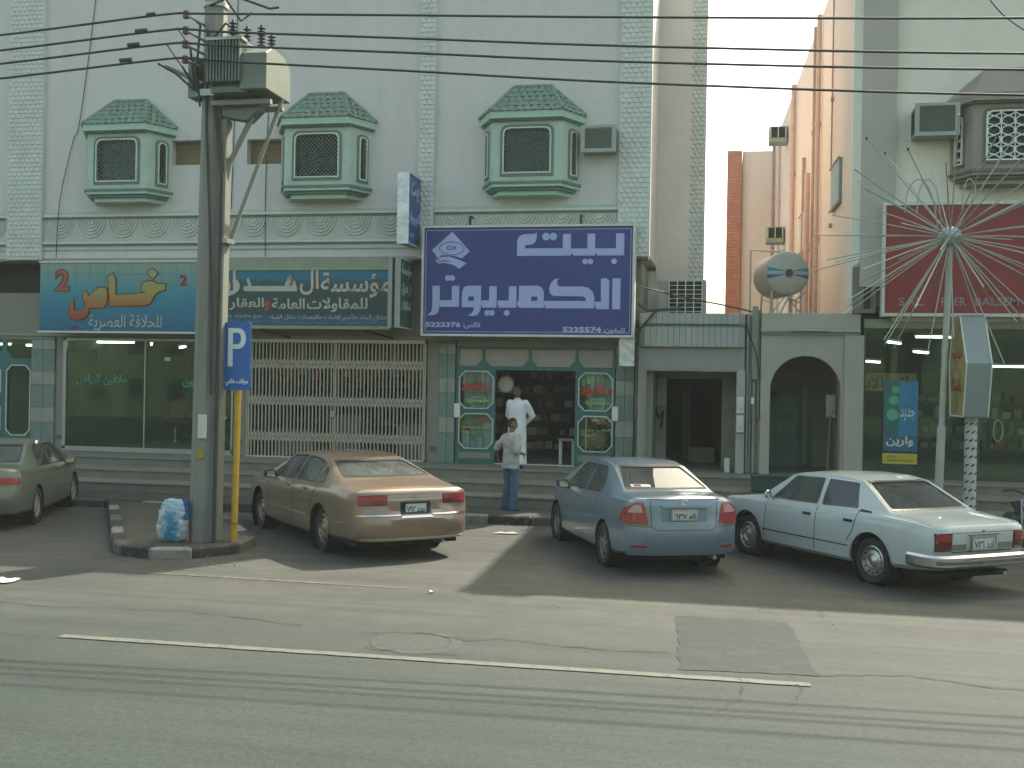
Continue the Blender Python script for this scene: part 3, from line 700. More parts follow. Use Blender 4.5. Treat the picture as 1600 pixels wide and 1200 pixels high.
# goods in the two display windows
pap = [M('paper %d' % i, c, .7) for i, c in enumerate([(.62, .66, .64), (.35, .50, .60), (.5, .40, .34), (.30, .42, .36), (.70, .70, .68)])]
bkb = M('pale backing curtain', (.40, .46, .42), .8, var=.15, scale=3, stretch=(6, 1, 1))
for k, a in enumerate((X0, DR)):
    side = ('left', 'right')[k]
    tag(box('backing_curtain', bkb, None, a+.10, YF+.30+.9*k, 1.95 if k else 1.04, a+.82, YF+.31+.9*k, 2.84), 'pale curtain hanging behind the goods in the %s display window' % side, 'curtain')
    for i in range(7):
        x = a+.12+.105*i; h = random.uniform(.2, .45)
        o = MB().box(x, YF+.10+.04*(i % 2), 2.80-h, x+.09, YF+.11+.04*(i % 2), 2.82).build('hanging_sheet', pap[(i+3*k) % 5])
        tag(o, 'narrow paper sheet hanging in the top of the %s display window, %s from the left' % (side, ('first', 'second', 'third', 'fourth', 'fifth', 'sixth', 'seventh')[i]), 'paper', 'sheets in the %s display window' % side)
    t = thing('monitor_box', 'boxed screen with a blue picture standing in the %s display window' % side, 'box', (a+.48, YF+.2, 2.02))
    box('carton', pap[4], t, -.17, -.08, 0, .17, .08, .26, .01); box('picture', pap[1], t, -.12, -.084, .04, .12, -.081, .21)
    if k == 0:
        for i, (x, w_, h, c) in enumerate(((.11, .17, .42, pap[4]), (.30, .15, .20, pap[1]), (.46, .14, .28, pap[0]), (.62, .19, .62, pap[0]))):
            o = box('carton', c, None, a+x, YF+.12, 1.06, a+x+w_, YF+.26, 1.06+h); tag(o, ('tall white carton', 'low blue carton', 'pale carton', 'tallest pale carton')[i]+' standing low in the left display window', 'box')
        o = box('red_packet', redv, None, X0+.12, YF+.10, 1.485, X0+.27, YF+.2, 1.53); tag(o, 'small red packet on top of the tall white carton in the left display window', 'packet')
    else:
        o = box('glass_shelf_post', pap[0], None, a+.22, YF+.1, 1.05, a+.25, YF+.13, 1.86); tag(o, 'thin pale upright post behind the lower right display window', 'post')
shelf_unit(-6.0, -2.3, 3.2, (.95, 1.3, 1.65, 2.0, 2.35, 2.7), .3, 'wall shelves at the back of the computer shop', col=dark, hmax=.2, gname='small packs')
t = thing('wall_clock', 'round clock on the wall just inside the left side of the open doorway', 'clock', (-5.1, 1.0, 2.55))
MB().lathe([(.001, -.02), (.17, -.02), (.17, .02), (.001, .02)], axis='y', n=24).build('face', cream, t); MB().lathe([(.17, -.03), (.2, -.03), (.2, .03), (.17, .03)], axis='y', n=24).build('rim', M('copper rim', (.4, .2, .1), .4), t)
t = thing('stool', 'small pale stool standing just inside the doorway on the right', 'stool', (-3.62, .9, .74))
box('seat', beigedk, t, -.2, -.15, .55, .15, .15, .6, .01)
for x in (-.18, .11):
    for y in (-.13, .1): box('leg', offwhite, t, x, y, 0, x+.035, y+.03, .55)
# ================================================================ ENTRANCE PORTAL
pt = thing('entrance_portal', 'low flat-roofed entrance porch with a square dark opening between the blue sign and the arch', 'porch')
pg = M('grey tile cladding', (.36, .37, .32), .7, var=.07, scale=3, dirt=(.25, .25, .2), dscale=2)
pgd = M('grey plaster', (.30, .30, .25), .85, var=.1, scale=2, dirt=(.2, .2, .15), dscale=2)
def curved(za, zb, x0, x1, out, mt, nm, seg=1):
    # slab with rounded plan ends
    n = 18; k = 0; W = (x1-x0)/n
    for i in range(n):
        a = x0+W*i+.003; b = x0+W*(i+1)-.003
        e = .10 if i in (0, n-1) else 0
        MB().prism([(a, -out+(e if i == 0 else 0)), (b, -out+(e if i == n-1 else 0)), (b, .2), (a, .2)], za, zb, 'z').build(nm, mt, pt, bevel=.004)
curved(3.91, 4.14, -1.97, .27, .12, pg, 'parapet_tile')
curved(3.42, 3.84, -1.97, .27, .12, pg, 'fascia_tile')
box('groove', greendk, pt, -1.96, -.06, 3.841, .26, .2, 3.909)
box('lintel', pgd, pt, -1.975, .0, 2.94, .27, .3, 3.419)
box('pier', pgd, pt, -1.975, 0, .745, -1.80, .3, 2.939); box('pier', pg, pt, .11, -.02, .745, .29, .3, 2.939)
box('opening_trim', beige, pt, -1.84, -.03, 2.90, .13, .0-.001, 2.945); box('opening_trim', beige, pt, -1.83, -.03, .745, -1.79, -.001, 2.899)
box('roof_slab', pgd, pt, -2.0, .201, 3.85, .62, 6, 4.13)
box('inner_wall', beigedk, pt, -1.95, .301, .745, -1.68, 6.0, 3.84); box('inner_wall', beigedk, pt, .12, .301, .745, .35, 6.0, 3.84)
box('inner_lintel', beigedk, pt, -1.679, 1.5, 2.75, .119, 1.75, 3.84); box('inner_pier', beigedk, pt, -.20, 1.5, .745, .119, 1.75, 2.749)
box('inner_pier', beigedk, pt, -1.679, 1.5, .745, -1.45, 1.75, 2.749); box('inner_pier', darkwall, pt, -1.15, 3.2, .745, -.95, 3.4, 3.0)
box('back_wall', dark, pt, -1.679, 5.8, .745, .119, 6, 3.84)
o = box('stone_bench', beige, None, -1.0, 3.0, .742, -.35, 3.4, 1.12, .02); tag(o, 'low stone bench deep inside the dark square entrance', 'bench')
def meter_box(x, z0, z1, y, w, mt, label):
    t = thing('meter_box', label, 'meter box', (x, y, z0))
    h = z1-z0; box('case', mt, t, 0, -.12, 0, w, 0, h, .01); box('lid', mt, t, .02, -.135, h*.45, w-.02, -.121, h-.03); box('latch', greendk, t, w*.6, -.14, h*.2, w*.7, -.121, h*.32)
    return t
meter_box(.12, 2.02, 2.36, -.022, .15, offwhite, 'upper of the two pale meter boxes on the right pier of the square entrance')
meter_box(.12, 1.62, 1.98, -.022, .15, offwhite, 'lower of the two pale meter boxes on the right pier of the square entrance')
meter_box(-1.66, 2.12, 2.78, 1.49, .22, pg, 'grey fuse box hanging inside the left of the square entrance')
o = tag(box('bin', offwhite, None, -.12, .1, .742, .0, .25, 1.05, .015), 'small white canister on the floor at the right of the square entrance', 'canister')
# narrow wall with conduits between the porch and the arch
gr = thing('service_recess', 'narrow wall strip with dark upright conduits between the square entrance and the arch', 'wall')
box('wall', pgd, gr, .291, .12, .745, .62, .4, 4.10); box('downpipe_casing', beige, gr, .42, .0, 2.75, .545, .119, 4.3)
for (x, z0, z1, r, mt) in ((.335, .75, 4.1, .022, steel), (.39, .75, 2.9, .03, greendk), (.565, 1.95, 4.22, .038, greendk), (.475, .75, 2.7, .03, pgd), (.60, .75, 2.0, .02, steel)):
    MB().tube([(x, .06, z0), (x, .06, z1)], r, 8).build('conduit', mt, gr)
box('junction_box', white, gr, .42, -.0, 2.22, .48, .10, 2.36); box('junction_box', M('rusty box', (.25, .10, .05), .8), gr, .55, -.0, 1.88, .62, .10, 1.98)
cb = M('dark hanging cable', (.04, .045, .04), .6)
def cable(pts, r, label, mt=cb, group=None, n=6):
    # smooth through the points
    P = [Vector(p) for p in pts]; o = []
    for i in range(len(P)-1):
        p0 = P[max(i-1, 0)]; p1 = P[i]; p2 = P[i+1]; p3 = P[min(i+2, len(P)-1)]
        for k in range(6):
            t = k/6; o.append(.5*((2*p1)+(-p0+p2)*t+(2*p0-5*p1+4*p2-p3)*t*t+(-p0+3*p1-3*p2+p3)*t**3))
    o.append(P[-1])
    ob = MB().tube(o, r, n).build('cable', mt, None, smooth=True); tag(ob, label, 'cable', group); return ob
cable([(-2.0, -.2, 4.7), (-1.6, -.1, 4.62), (-1.0, .4, 4.5), (-.2, .5, 4.36), (.5, .3, 4.18)], .018, 'dark cable running from the blue sign past the rooftop air conditioner to the conduits')
cable([(-2.0, -.15, 4.35), (-1.8, -.1, 4.2), (-1.5, .0, 4.22), (-1.1, .1, 4.26)], .035, 'thick short black cable end lying on the porch roof beside the blue sign')
cable([(-1.6, -.14, 4.2), (-1.8, -.2, 3.95), (-1.98, -.2, 3.7), (-2.02, -.2, 3.4)], .03, 'thick dark cable dropping behind the right edge of the blue sign')
cable([(-2.0, .40-.02, 3.4), (-2.03, .38, 2.6), (-1.98, .38, 2.2), (-2.06, .38, 1.7), (-2.05, .38, .9)], .008, 'thin wire wandering down the white pier right of the computer shop')
cable([(-1.70, 1.44, 2.1), (-1.6, 1.4, 1.85), (-1.52, 1.42, 2.0), (-1.55, 1.44, 1.6)], .03, 'coil of dark cable hanging under the grey fuse box')
cable([(.3, -.15, 4.12), (.32, -.16, 3.8), (.5, -.12, 3.3), (.58, -.05, 2.8)], .016, 'dark cable crossing the narrow conduit wall beside the porch')
# roof mounted things
ac = thing('rooftop_cooler', 'large grey air cooler with a barred dark grille standing on the porch roof', 'air conditioner', (-1.64, 1.0, 4.13))
box('case', M('cooler casing', (.36, .37, .31), .6, var=.06), ac, 0, .03, 0, 1.05, .8, .83, .01)
box('grille_void', dark, ac, .24, .0, .02, .97, .025, .81)
mb = MB()
for i in range(5): mb.box(.24+.73*i/4-.012, -.018, .01, .24+.73*i/4+.012, .0, .82)
mb.build('upright_bar', offwhite, ac)
mb = MB()
for i in range(9): mb.box(.24, -.015, .02+.78*i/8-.007, .97, -.002, .02+.78*i/8+.007)
mb.build('louvre', greenrel, ac)
tk = thing('water_tank', 'round grey steel water tank with teal and blue stripes on a stand above the arch', 'water tank', (1.17, 1.05, 4.10), R(14))
tg = M('grey tank paint', (.38, .37, .30), .5, var=.08, scale=4, dirt=(.25, .22, .16), dscale=3)
prof = [(.001, -.16), (.06, -.155)]
for i in range(1, 9): a = i/8; prof.append((.49*math.sin(a*PI/2), -.14*math.cos(a*PI/2)))
prof += [(.49, 1.0)]
for i in range(1, 9): a = i/8; prof.append((.49*math.cos(a*PI/2)+.001, 1.0+.14*math.sin(a*PI/2)))
MB().lathe(prof, (0, 0, 1.0), 'y', 40).build('shell', tg, tk, smooth=True)
def cap(x, z): r = min(.999, math.hypot(x, z)/.49); return -.14*math.sqrt(1-r*r)-.006
for (mt, z0, sgn) in ((M('teal stripe', (.03, .26, .27), .5), .04, 1), (M('blue stripe', (.02, .12, .30), .5), -.035, -1)):
    for sd in (-1, 1):
        vs = []; fs = []; n = 7
        for i in range(n+1):
            x = .1+(.46-.1)*i/n; h = .01+.085*i/n
            for q in (0, 1):
                z = (z0+sgn*h*q if sgn > 0 else z0-h*q)-.0; xx = sd*x
                vs.append((xx, cap(xx, z), 1.0+z))
        fs = [(2*i, 2*i+1, 2*i+3, 2*i+2) for i in range(n)]
        MB().add(vs, fs).build('stripe', mt, tk)
MB().lathe([(.001, -.19), (.075, -.19), (.085, -.16), (.085, -.12)], (0, 0, 1.0), 'y', 20).build('hatch', M('dark tank cap', (.04, .07, .08), .5), tk, smooth=True)
MB().lathe([(.001, 1.56), (.06, 1.56), (.06, 1.47)], (0, .4, 0), 'z', 12).build('filler_neck', steel, tk)
mb = MB()
for x in (-.35, .35):
    for y in (.05, .85):
        mb.tube([(x, y, 0), (x*.9, y, .70)], .022, 6)
    mb.tube([(x, .05, .35), (x, .85, .5)], .018, 6)
mb.tube([(-.35, .05, .1), (.0, .05, .52), (.35, .05, .1)], .018, 6); mb.tube([(-.35, .05, .62), (.35, .05, .62)], .02, 6)
mb.tube([(-.2, .0, .02), (.1, .0, .6)], .02, 6); mb.tube([(.42, -.05, .62), (.2, .0, .42), (.22, 0, 0)], .022, 6)
mb.build('stand', steel, tk)
pp = thing('tank_pipe', 'thin grey water pipe rising beside the tank and bending over to its top', 'pipe')
MB().tube([(.38, 1.1, 4.14), (.38, 1.1, 5.62), (1.1, 1.25, 5.60)], .022, 8).build('pipe', steel, pp)
# ================================================================ ARCHED ENTRANCE
ar = thing('arched_entrance', 'pale rendered entrance wall with a round arch and a green door behind it', 'archway')
arm = M('sand coloured render', (.40, .39, .30), .88, var=.07, scale=1.5, bump=.3, bscale=40, dirt=(.28, .27, .2), dscale=1.4)
ax0, ax1, spr = .81, 2.25, 2.54; rc = (ax0+ax1)/2; rr = (ax1-ax0)/2
mb = MB(); n = 20
arc = [(rc-rr*math.cos(PI*i/n), spr+rr*math.sin(PI*i/n)) for i in range(n+1)]
inner = [(ax0, .62)]+arc+[(ax1, .62)]
outer = [(.61, .62)]+[(.61, spr)]+[(.61+(2.30-.61)*i/(n-2), 3.75) for i in range(n-1)]+[(2.30, spr)]+[(2.30, .62)]
N = len(inner); vs = [(p[0], 0, p[1]) for p in inner]+[(p[0], 0, p[1]) for p in outer]+[(p[0], .3, p[1]) for p in inner]+[(p[0], .3, p[1]) for p in outer]
fs = []
for i in range(N-1): fs += [(i, i+1, N+i+1, N+i), (2*N+i, 3*N+i, 3*N+i+1, 2*N+i+1), (i, 2*N+i, 2*N+i+1, i+1)]
MB().add(vs, fs).build('arch_wall', arm, ar)
box('ledge', arm, ar, .60, -.10, 3.755, 2.62, .3, 3.83, .008); box('parapet', arm, ar, .61, -.03, 3.832, 2.62, .3, 4.155, .008)
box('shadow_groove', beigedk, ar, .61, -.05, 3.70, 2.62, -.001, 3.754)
MB().prism(rp(rect(2.302, .75, 2.70, 3.70), [.06, .06, 0, 0]), -.05, .3).build('pilaster', arm, ar, bevel=.015)
box('threshold', steptile, ar, .62, -.05, .55, 2.3, 3, .70)
box('roof_slab', beigedk, ar, .622, .301, 3.84, 2.35, 3.2, 4.12)
box('side_wall', arm, ar, .62, .301, .70, .80, 3.0, 3.839); box('side_wall', arm, ar, 2.26, .301, .70, 2.4, 3.0, 3.839); box('back_wall', beigedk, ar, .801, 2.9, .70, 2.259, 3.05, 3.839)
o = thing('fluorescent_fitting', 'unlit tube fitting fixed under the parapet above the arch', 'lamp', (0, 0, 0)); box('batten', M('blue grey batten', (.33, .42, .40), .5), o, 1.22, -.20, 3.775, 1.95, -.105, 3.825)
gd = thing('green_door', 'green metal door with a fan-shaped arched top inside the round archway', 'door', (.88, 2.88, .70))
gm2 = M('green door paint', (.05, .16, .10), .45, var=.2, scale=6); gm3 = M('pale green door panel', (.10, .26, .17), .5, var=.2, scale=4)
box('frame', gm2, gd, -.06, -.04, 0, 1.0, .0, 1.98)
dp = [(0, .02), (.66, .02), (.66, 1.45)]+[(.33+.33*math.cos(PI*i/12), 1.45+.33*math.sin(PI*i/12)) for i in range(1, 12)]+[(0, 1.45)]
MB().prism(dp, -.06, -.045).build('door_leaf', gm3, gd)
for i in range(1, 9):
    t = PI*i/9; MB().tube([(.33+.06*math.cos(t), -.07, 1.45+.06*math.sin(t)), (.33+.3*math.cos(t), -.07, 1.45+.3*math.sin(t))], .01, 4).build('fan_rib', gm2, gd)
for z in (.35, .8, 1.2, 1.44): box('crossbar', gm2, gd, .0, -.075, z, .66, -.061, z+.02)
for x in (.16, .33, .5): box('upright_bar', gm2, gd, x, -.075, .05, x+.015, -.061, 1.44)
MB().tube([(.60, -.07, .75), (.60, -.12, .78), (.60, -.12, .92), (.60, -.07, .95)], .012, 6).build('handle', steel, gd)
box('side_glass', M('pale side light', (.22, .32, .20), .4), gd, .78, -.06, .1, .88, -.041, 1.9)
meter_box(2.02, 1.95, 2.45, .9, .2, pg, 'grey electric box on the right wall inside the archway')
tag(MB().tube([(2.05, .6, .70), (2.12, .75, 2.0)], .03, 6).build('plank', M('old plank', (.2, .16, .1), .9), None), 'plank leaning on the right wall inside the archway', 'plank')
gb = thing('planter_trough', 'dark green trough on the step in front of the arch, behind the white car', 'trough', (.42, -2.1, .56))
gbm = M('dark green trough paint', (.03, .07, .045), .7)
box('trough', gbm, gb, 0, 0, 0, 1.0, .45, .28, .01); box('rim', gbm, gb, -.02, -.02, .281, 1.02, .47, .31, .005)
# ================================================================ RIGHT BUILDING
rb = thing('sand_building', 'sand coloured building with a taupe bay window and a salmon side wall along the alley', 'building')
mb = MB(); mb.box(3.25, .02, 4.0, 16, .4, TOP); mb.build('front_wall', rightw, rb)
def P_al(y): return 2.42-.0408*y
# alley wall (slightly splayed) and the block at its far end
MB().prism([(P_al(.32), .32), (P_al(21.5), 21.5), (16, 21.5), (16, .41), (3.2, .41), (3.2, .32)], 4.32, TOP-.03, 'z').build('alley_wall', pinkw, rb)
MB().prism([(P_al(.32), .32), (P_al(21.5), 21.5), (2.2, 21.5), (2.49, .32)], -.1, 4.319, 'z').build('alley_wall', pinkw, rb)
box('far_block', pinkw, rb, .30, 21.51, -.1, 6, 40, TOP-.28)
# brick strip on the far block, laid brick by brick as far as they can be told apart
bk = M('orange brick', (.52, .21, .13), .85, var=.2, scale=3, bump=.3, bscale=30); mort = M('mortar', (.48, .33, .25), .9)
box('brick_pier_core', mort, rb, -.30, 21.30, -.1, .28, 40, TOP-.28)
bme = None; z = 4.0; r = 0
while z < TOP-.42:
    x = -.295+(-.19 if r % 2 else 0)
    while x < .27:
        a = max(x, -.297); b = min(x+.185, .275)
        if b-a > .04:
            if bme is None:
                ob = MB().box(0, 0, 0, 1, .05, 1).build('brick', bk, rb); bme = ob
            else: ob = bme.copy(); COL.objects.link(ob)
            ob.location = (a, 21.262+random.uniform(-.006, .006), z); ob.scale = (b-a, 1, .105)
        x += .195
    z += .128; r += 1
    if r*3 > 285: break
# corner strip and pilaster
MB().prism([(2.40, .318), (2.40, -.02), (2.57, -.10), (2.57, .318)], 4.16, TOP, 'z').build('corner_strip', M('cream corner render', (.70, .68, .56), .85, var=.04), rb)
box('corner_pilaster', taupe, rb, 2.572, -.14, 4.7, 3.249, .4, TOP)
box('corner_base', M('olive recess shade', (.17, .18, .13), .8), rb, 2.44, -.10, 4.16, 2.9, .318, 5.12); MB().prism([(2.44, 5.121), (2.9, 5.121), (2.9, 5.3), (2.62, 5.27)], -.10, .3).build('corner_hood', taupe, rb)  # box coloured dark olive for the shade of the recess under the pilaster
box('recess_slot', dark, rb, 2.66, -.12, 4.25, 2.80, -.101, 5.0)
tb = M('taupe bay paint', (.30, .27, .21), .85, var=.07, scale=3, bump=.2, dirt=(.2, .18, .13), dscale=2)
bay(5.42, rb, tb, tb, M('dark taupe', (.16, .15, .11), .8), tiles=False, scl=1.02, white_grille=True, z0=.06)
# side wall fittings
pm2 = M('salmon painted pipe', (.62, .43, .34), .6, var=.1, scale=5); pm3 = M('dark drainpipe', (.40, .29, .24), .6)
for (y, r, z0, z1, mt) in ((20.6, .06, 4.1, 12.3, pm3), (18.0, .05, 4.1, 11.8, pm2), (12.4, .08, 4.1, 12.3, pm2), (9.2, .05, 4.1, 9.3, pm3), (7.9, .08, 4.1, 8.6, pm2), (6.7, .05, 4.1, 12.3, pm3), (5.7, .065, 4.1, 12.3, pm2), (3.2, .02, 7.8, 12.3, pm3)):
    x = P_al(y)-r-.03
    MB().tube([(x, y, z0), (x, y, z1)], r, 8).build('drainpipe', mt, rb, smooth=True)
    for z in (6.4, 9.4):
        if z < z1: MB().lathe([(r+.02, z), (r+.02, z+.1)], (x, y, 0), 'z', 8).build('pipe_collar', mt, rb)
for (ya, yb2, z0, z1) in ((1.65, 3.15, 6.76, 7.76), (8.6, 10.4, 6.6, 7.72)):
    f = MB(); x = P_al((ya+yb2)/2)
    def q(y, d): return P_al(y)-d
    mb = MB().add([(q(ya, .05), ya, z0), (q(yb2, .05), yb2, z0), (q(yb2, .05), yb2, z1), (q(ya, .05), ya, z1), (q(ya, -.02), ya, z0), (q(yb2, -.02), yb2, z0), (q(yb2, -.02), yb2, z1), (q(ya, -.02), ya, z1)],
        [(0, 1, 2, 3), (0, 4, 5, 1), (1, 5, 6, 2), (2, 6, 7, 3), (3, 7, 4, 0)])
    wn = mb.build('side_window', M('grey green shutter', (.20, .25, .21), .6, var=.2, scale=8), rb)
    k = ya+.1
    while k < yb2: MB().tube([(q(k, .07), k, z0), (q(k, .07), k, z1)], .018, 5).build('grille_bar', white, wn); k += .2
    for z in (z0, z1): MB().tube([(q(ya, .08), ya, z), (q(yb2, .08), yb2, z)], .03, 5).build('frame', M('dusty frame', (.36, .35, .3), .7), wn)
def wall_ac(x, y, z, w, h, d, label, mt, rz=0, frame=M('grey cooler frame', (.34, .37, .31), .6), sidevent=False):
    t = thing('wall_air_conditioner', label, 'air conditioner', (x, y, z), rz)
    box('case', mt, t, 0, -d, 0, w, .05, h, .012)
    box('front_frame', frame, t, -.02, -d-.03, -.02, .07, -d-.001, h+.02); box('front_frame', frame, t, w-.07, -d-.03, -.02, w+.02, -d-.001, h+.02)
    box('front_frame', frame, t, .071, -d-.03, -.02, w-.071, -d-.001, .06); box('front_frame', frame, t, .071, -d-.03, h-.04, w-.071, -d-.001, h+.02)
    mb = MB(); z2 = .07
    while z2 < h-.06: mb.box(.075, -d-.018, z2, w-.075, -d-.003, z2+.008); z2 += .022
    mb.build('louvre', M('grey green louvre', (.09, .115, .09), .6), t)
    if sidevent: box('side_vent', dark, t, -.006, -d+.05, .08, -.001, -.02, h-.08)
    return t
acm = M('dusty cooler metal', (.30, .34, .28), .6, var=.1, scale=6)
wall_ac(-3.24, 0, 7.58, .72, .54, .42, 'window air conditioner in the wall just right of the rightmost green bay window', acm)
wall_ac(3.56, 0, 7.72, .82, .62, .55, 'large air conditioner box left of the taupe bay window', acm, sidevent=True)
for (y, z, lab) in ((15.6, 11.1, 'small air conditioner high on the salmon alley wall near the roof'), (16.2, 7.7, 'small air conditioner on the salmon alley wall just above the striped water tank')):
    t = thing('alley_air_conditioner', lab, 'air conditioner', (P_al(y)-.02, y, z))
    box('case', acm, t, -.62, -.35, 0, 0, .35, .55, .01); box('grille_void', dark, t, -.58, -.38, .16, -.04, -.351, .51)
    for i in range(3): box('louvre_post', greenrel, t, -.58+.25*i, -.395, .16, -.55+.25*i, -.381, .51)
# right shop
YR = .1
rs = thing('glass_shop_front', 'wide glass shop front with ceiling lights under the red sign', 'shop front')
box('pane', glassd, rs, 2.76, YR, .72, 4.95, YR+.012, 4.0); box('pane', glassd, rs, 5.0, YR, .72, 6.1, YR+.012, 4.0); box('pane', glassd, rs, 6.15, YR, .72, 12, YR+.012, 4.0)
for x in (2.70, 4.95, 6.1): box('mullion', M('dark bronze frame', (.07, .08, .06), .5), rs, x, YR-.03, .70, x+.05, YR+.05, 4.0)
box('sill', beige, rs, 2.70, YR-.05, .60, 12, YR+.2, .715); box('head', beigedk, rs, 2.702, YR-.04, 3.86, 12, YR+.2, 4.05)
box('handle_plate', dark, rs, 5.15, YR-.03, 1.6, 5.2, YR-.001, 2.1)
MB().tube([(5.35+.09*math.cos(2*PI*i/20)*(1 if True else 0), YR-.05, 1.78+.22*math.sin(2*PI*i/20)) for i in range(21)], .014, 6, caps=False).build('door_handle', steel, rs)
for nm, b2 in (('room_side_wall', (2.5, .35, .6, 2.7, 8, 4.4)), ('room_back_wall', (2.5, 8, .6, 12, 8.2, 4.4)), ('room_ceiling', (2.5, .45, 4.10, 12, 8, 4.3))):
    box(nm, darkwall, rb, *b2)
for i, (x, y, z, L, a) in enumerate(((3.65, 2.6, 3.66, 1.0, 66), (4.5, 4.2, 3.5, 1.0, 62), (3.6, 6.0, 3.3, .9, 60), (4.7, 2.2, 3.78, 1.3, 5), (6.7, 2.2, 3.70, 1.2, 60), (6.6, 5.0, 3.2, 1.0, 0))):
    tube_lamp(x, y, z, L, R(a), 'lit ceiling tube in the right shop, ' + ('nearest the arch', 'behind the radiating rods', 'deepest on the left', 'just under the red sign', 'at the right edge of the picture', 'low at the back on the right')[i])
dm = (('back_wall_banner', (2.9, 5.4, 2.55, 4.6, 5.42, 3.0), M('cream banner', (.42, .34, .22), .8), 'long cream banner on the back wall of the right shop'),)
for nm, b2, mt, lab in dm: tag(box(nm, mt, None, *b2), lab, 'banner')
txt('اتصالات', M('dark red print', (.3, .05, .05), .7), bpy.data.objects['back_wall_banner'], 3.1, 2.6, 4.4, 2.95, 5.397, True, .02)
ps = thing('blue_poster', 'blue advertising poster with three green discs on the glass of the right shop', 'poster', (0, 0, 0))
box('sheet', M('poster blue', (.03, .20, .33), .5, var=.2, scale=5), ps, 3.12, YR-.012, 1.62, 3.80, YR-.004, 2.76)
box('sheet_lower', M('poster navy', (.04, .12, .20), .5, var=.2, scale=5), ps, 3.12, YR-.012, 1.30, 3.80, YR-.004, 1.615)
box('sheet_side', M('poster teal green', (.03, .13, .12), .5, var=.3, scale=5), ps, 3.12, YR-.014, 1.63, 3.42, YR-.0125, 2.75)
gdm = M('poster green disc', (.09, .38, .20), .5)
for (x, z, r) in ((3.30, 2.06, .12), (3.32, 2.36, .10), (3.35, 2.58, .08)): MB().lathe([(.001, YR-.017), (r, YR-.017), (r, YR-.0145)], (x, 0, z), 'y', 20).build('disc', gdm, ps)
txt('وارين', offwhite, ps, 3.18, 1.40, 3.72, 1.62, YR-.016, True, .03)
txt('جديد', offwhite, ps, 3.45, 1.95, 3.74, 2.2, YR-.016, True, .01)
yp = thing('yellow_notice', 'small yellow notice strip under the blue poster', 'notice'); box('sheet', M('notice yellow', (.50, .42, .06), .6), yp, 3.11, YR-.012, 1.04, 3.80, YR-.004, 1.26)
txt('مركز خدمة العملاء', M('ink', (.04, .05, .05), .7), yp, 3.2, 1.08, 3.72, 1.15, YR-.015, True, 0); txt('جوال', M('ink', (.04, .05, .05), .7), yp, 3.2, 1.17, 3.38, 1.22, YR-.015, True, 0)
shelf_unit(4.0, 9.5, 6.0, (1.1, 1.5, 1.9, 2.3), .4, 'back shelves of the right shop')
rsn = thing('red_sign', 'large red shop sign board with a thin white frame behind the radiating rods', 'sign')
box('panel', M('weathered red sign face', (.25, .033, .030), .5, var=.16, scale=2.5, dirt=(.13, .04, .025), dscale=1.2), rsn, 3.06, -.30, 4.15, 9, -.05, 6.34)
for b2 in ((2.99, 4.08, 3.05, 6.41), (3.051, 6.345, 9, 6.41), (3.051, 4.08, 9, 4.145)): box('frame', offwhite, rsn, b2[0], -.34, b2[1], b2[2], -.04, b2[3])
sil = M('silver cut letters', (.32, .22, .20), .5)
txt('SAL', sil, rsn, 3.32, 4.30, 3.80, 4.47, -.306, False, .02); txt('FIBER', sil, rsn, 4.15, 4.30, 4.62, 4.47, -.306, False, .02); txt('BALSEM', sil, rsn, 4.80, 4.30, 5.62, 4.47, -.306, False, .02); txt('ARE', sil, rsn, 5.72, 4.30, 6.2, 4.47, -.306, False, .02)
# ================================================================ SIGNS ON THE LEFT BUILDING
bs = thing('computer_shop_sign', 'big blue shop sign with pale square Arabic lettering and a diamond logo', 'sign')
SX0, SX1, SZ0, SZ1, SY = -6.75, -2.05, 3.59, 6.02, -.42
bl = M('royal blue sign face', (.024, .046, .20), .38, var=.06, scale=1.2)
box('panel', bl, bs, SX0+.05, SY, SZ0+.05, SX1-.05, -.13, SZ1-.05)
for b2 in ((SX0, SZ0, SX0+.049, SZ1), (SX1-.049, SZ0, SX1, SZ1), (SX0+.05, SZ1-.049, SX1-.05, SZ1), (SX0+.05, SZ0, SX1-.05, SZ0+.049)): box('frame', offwhite, bs, b2[0], SY-.04, b2[1], b2[2], -.12, b2[3])
lt = M('pale lilac lettering', (.38, .44, .66), .5, var=.03)
def sx(u): return SX0+(u-50)/(1527-50)*(SX1-SX0)
def sz(v): return SZ1-(v-65)/(830-65)*(SZ1-SZ0)
k = 0
def letter(pts, nm='letter'):
    MB().prism([(sx(u), sz(v)) for u, v in pts], SY-.012, SY-.001).build(nm, lt, bs)
def dot(u, v, r, nm='letter_dot'): letter([(u+r*math.cos(2*PI*i/14), v+r*math.sin(2*PI*i/14)) for i in range(14)], nm)
letter([(1453,130),(1453,278),(1275,278),(1262,262),(1255,278),(1110,278),(1098,260),(1090,278),(722,278),(722,170),(738,143),(768,130),(838,128),(858,119),(855,165),(842,190),(820,201),(785,204),(776,212),(776,227),(1037,227),(1037,130),(1092,130),(1092,230),(1205,230),(1205,130),(1257,130),(1257,230),(1398,230),(1398,130)])
for u, v, r in ((920,147,26),(971,147,26),(1191,318,19),(1227,318,19),(1386,318,19),(237,428,20),(269,428,20),(520,668,20),(553,668,20),(657,668,20)): dot(u, v, r)
letter([(1378,432),(1433,432),(1433,640),(1378,640)])
letter([(1300,432),(1340,432),(1357,448),(1357,640),(1275,640),(1262,615),(1262,590),(1303,590)])
letter([(1020,430),(985,437),(960,462),(948,500),(954,532),(978,551),(1175,553),(1197,562),(1203,585),(916,585),(916,610),(925,635),(1258,635),(1258,565),(1245,522),(1215,495),(1170,487),(1018,487),(1002,470),(1005,447)])
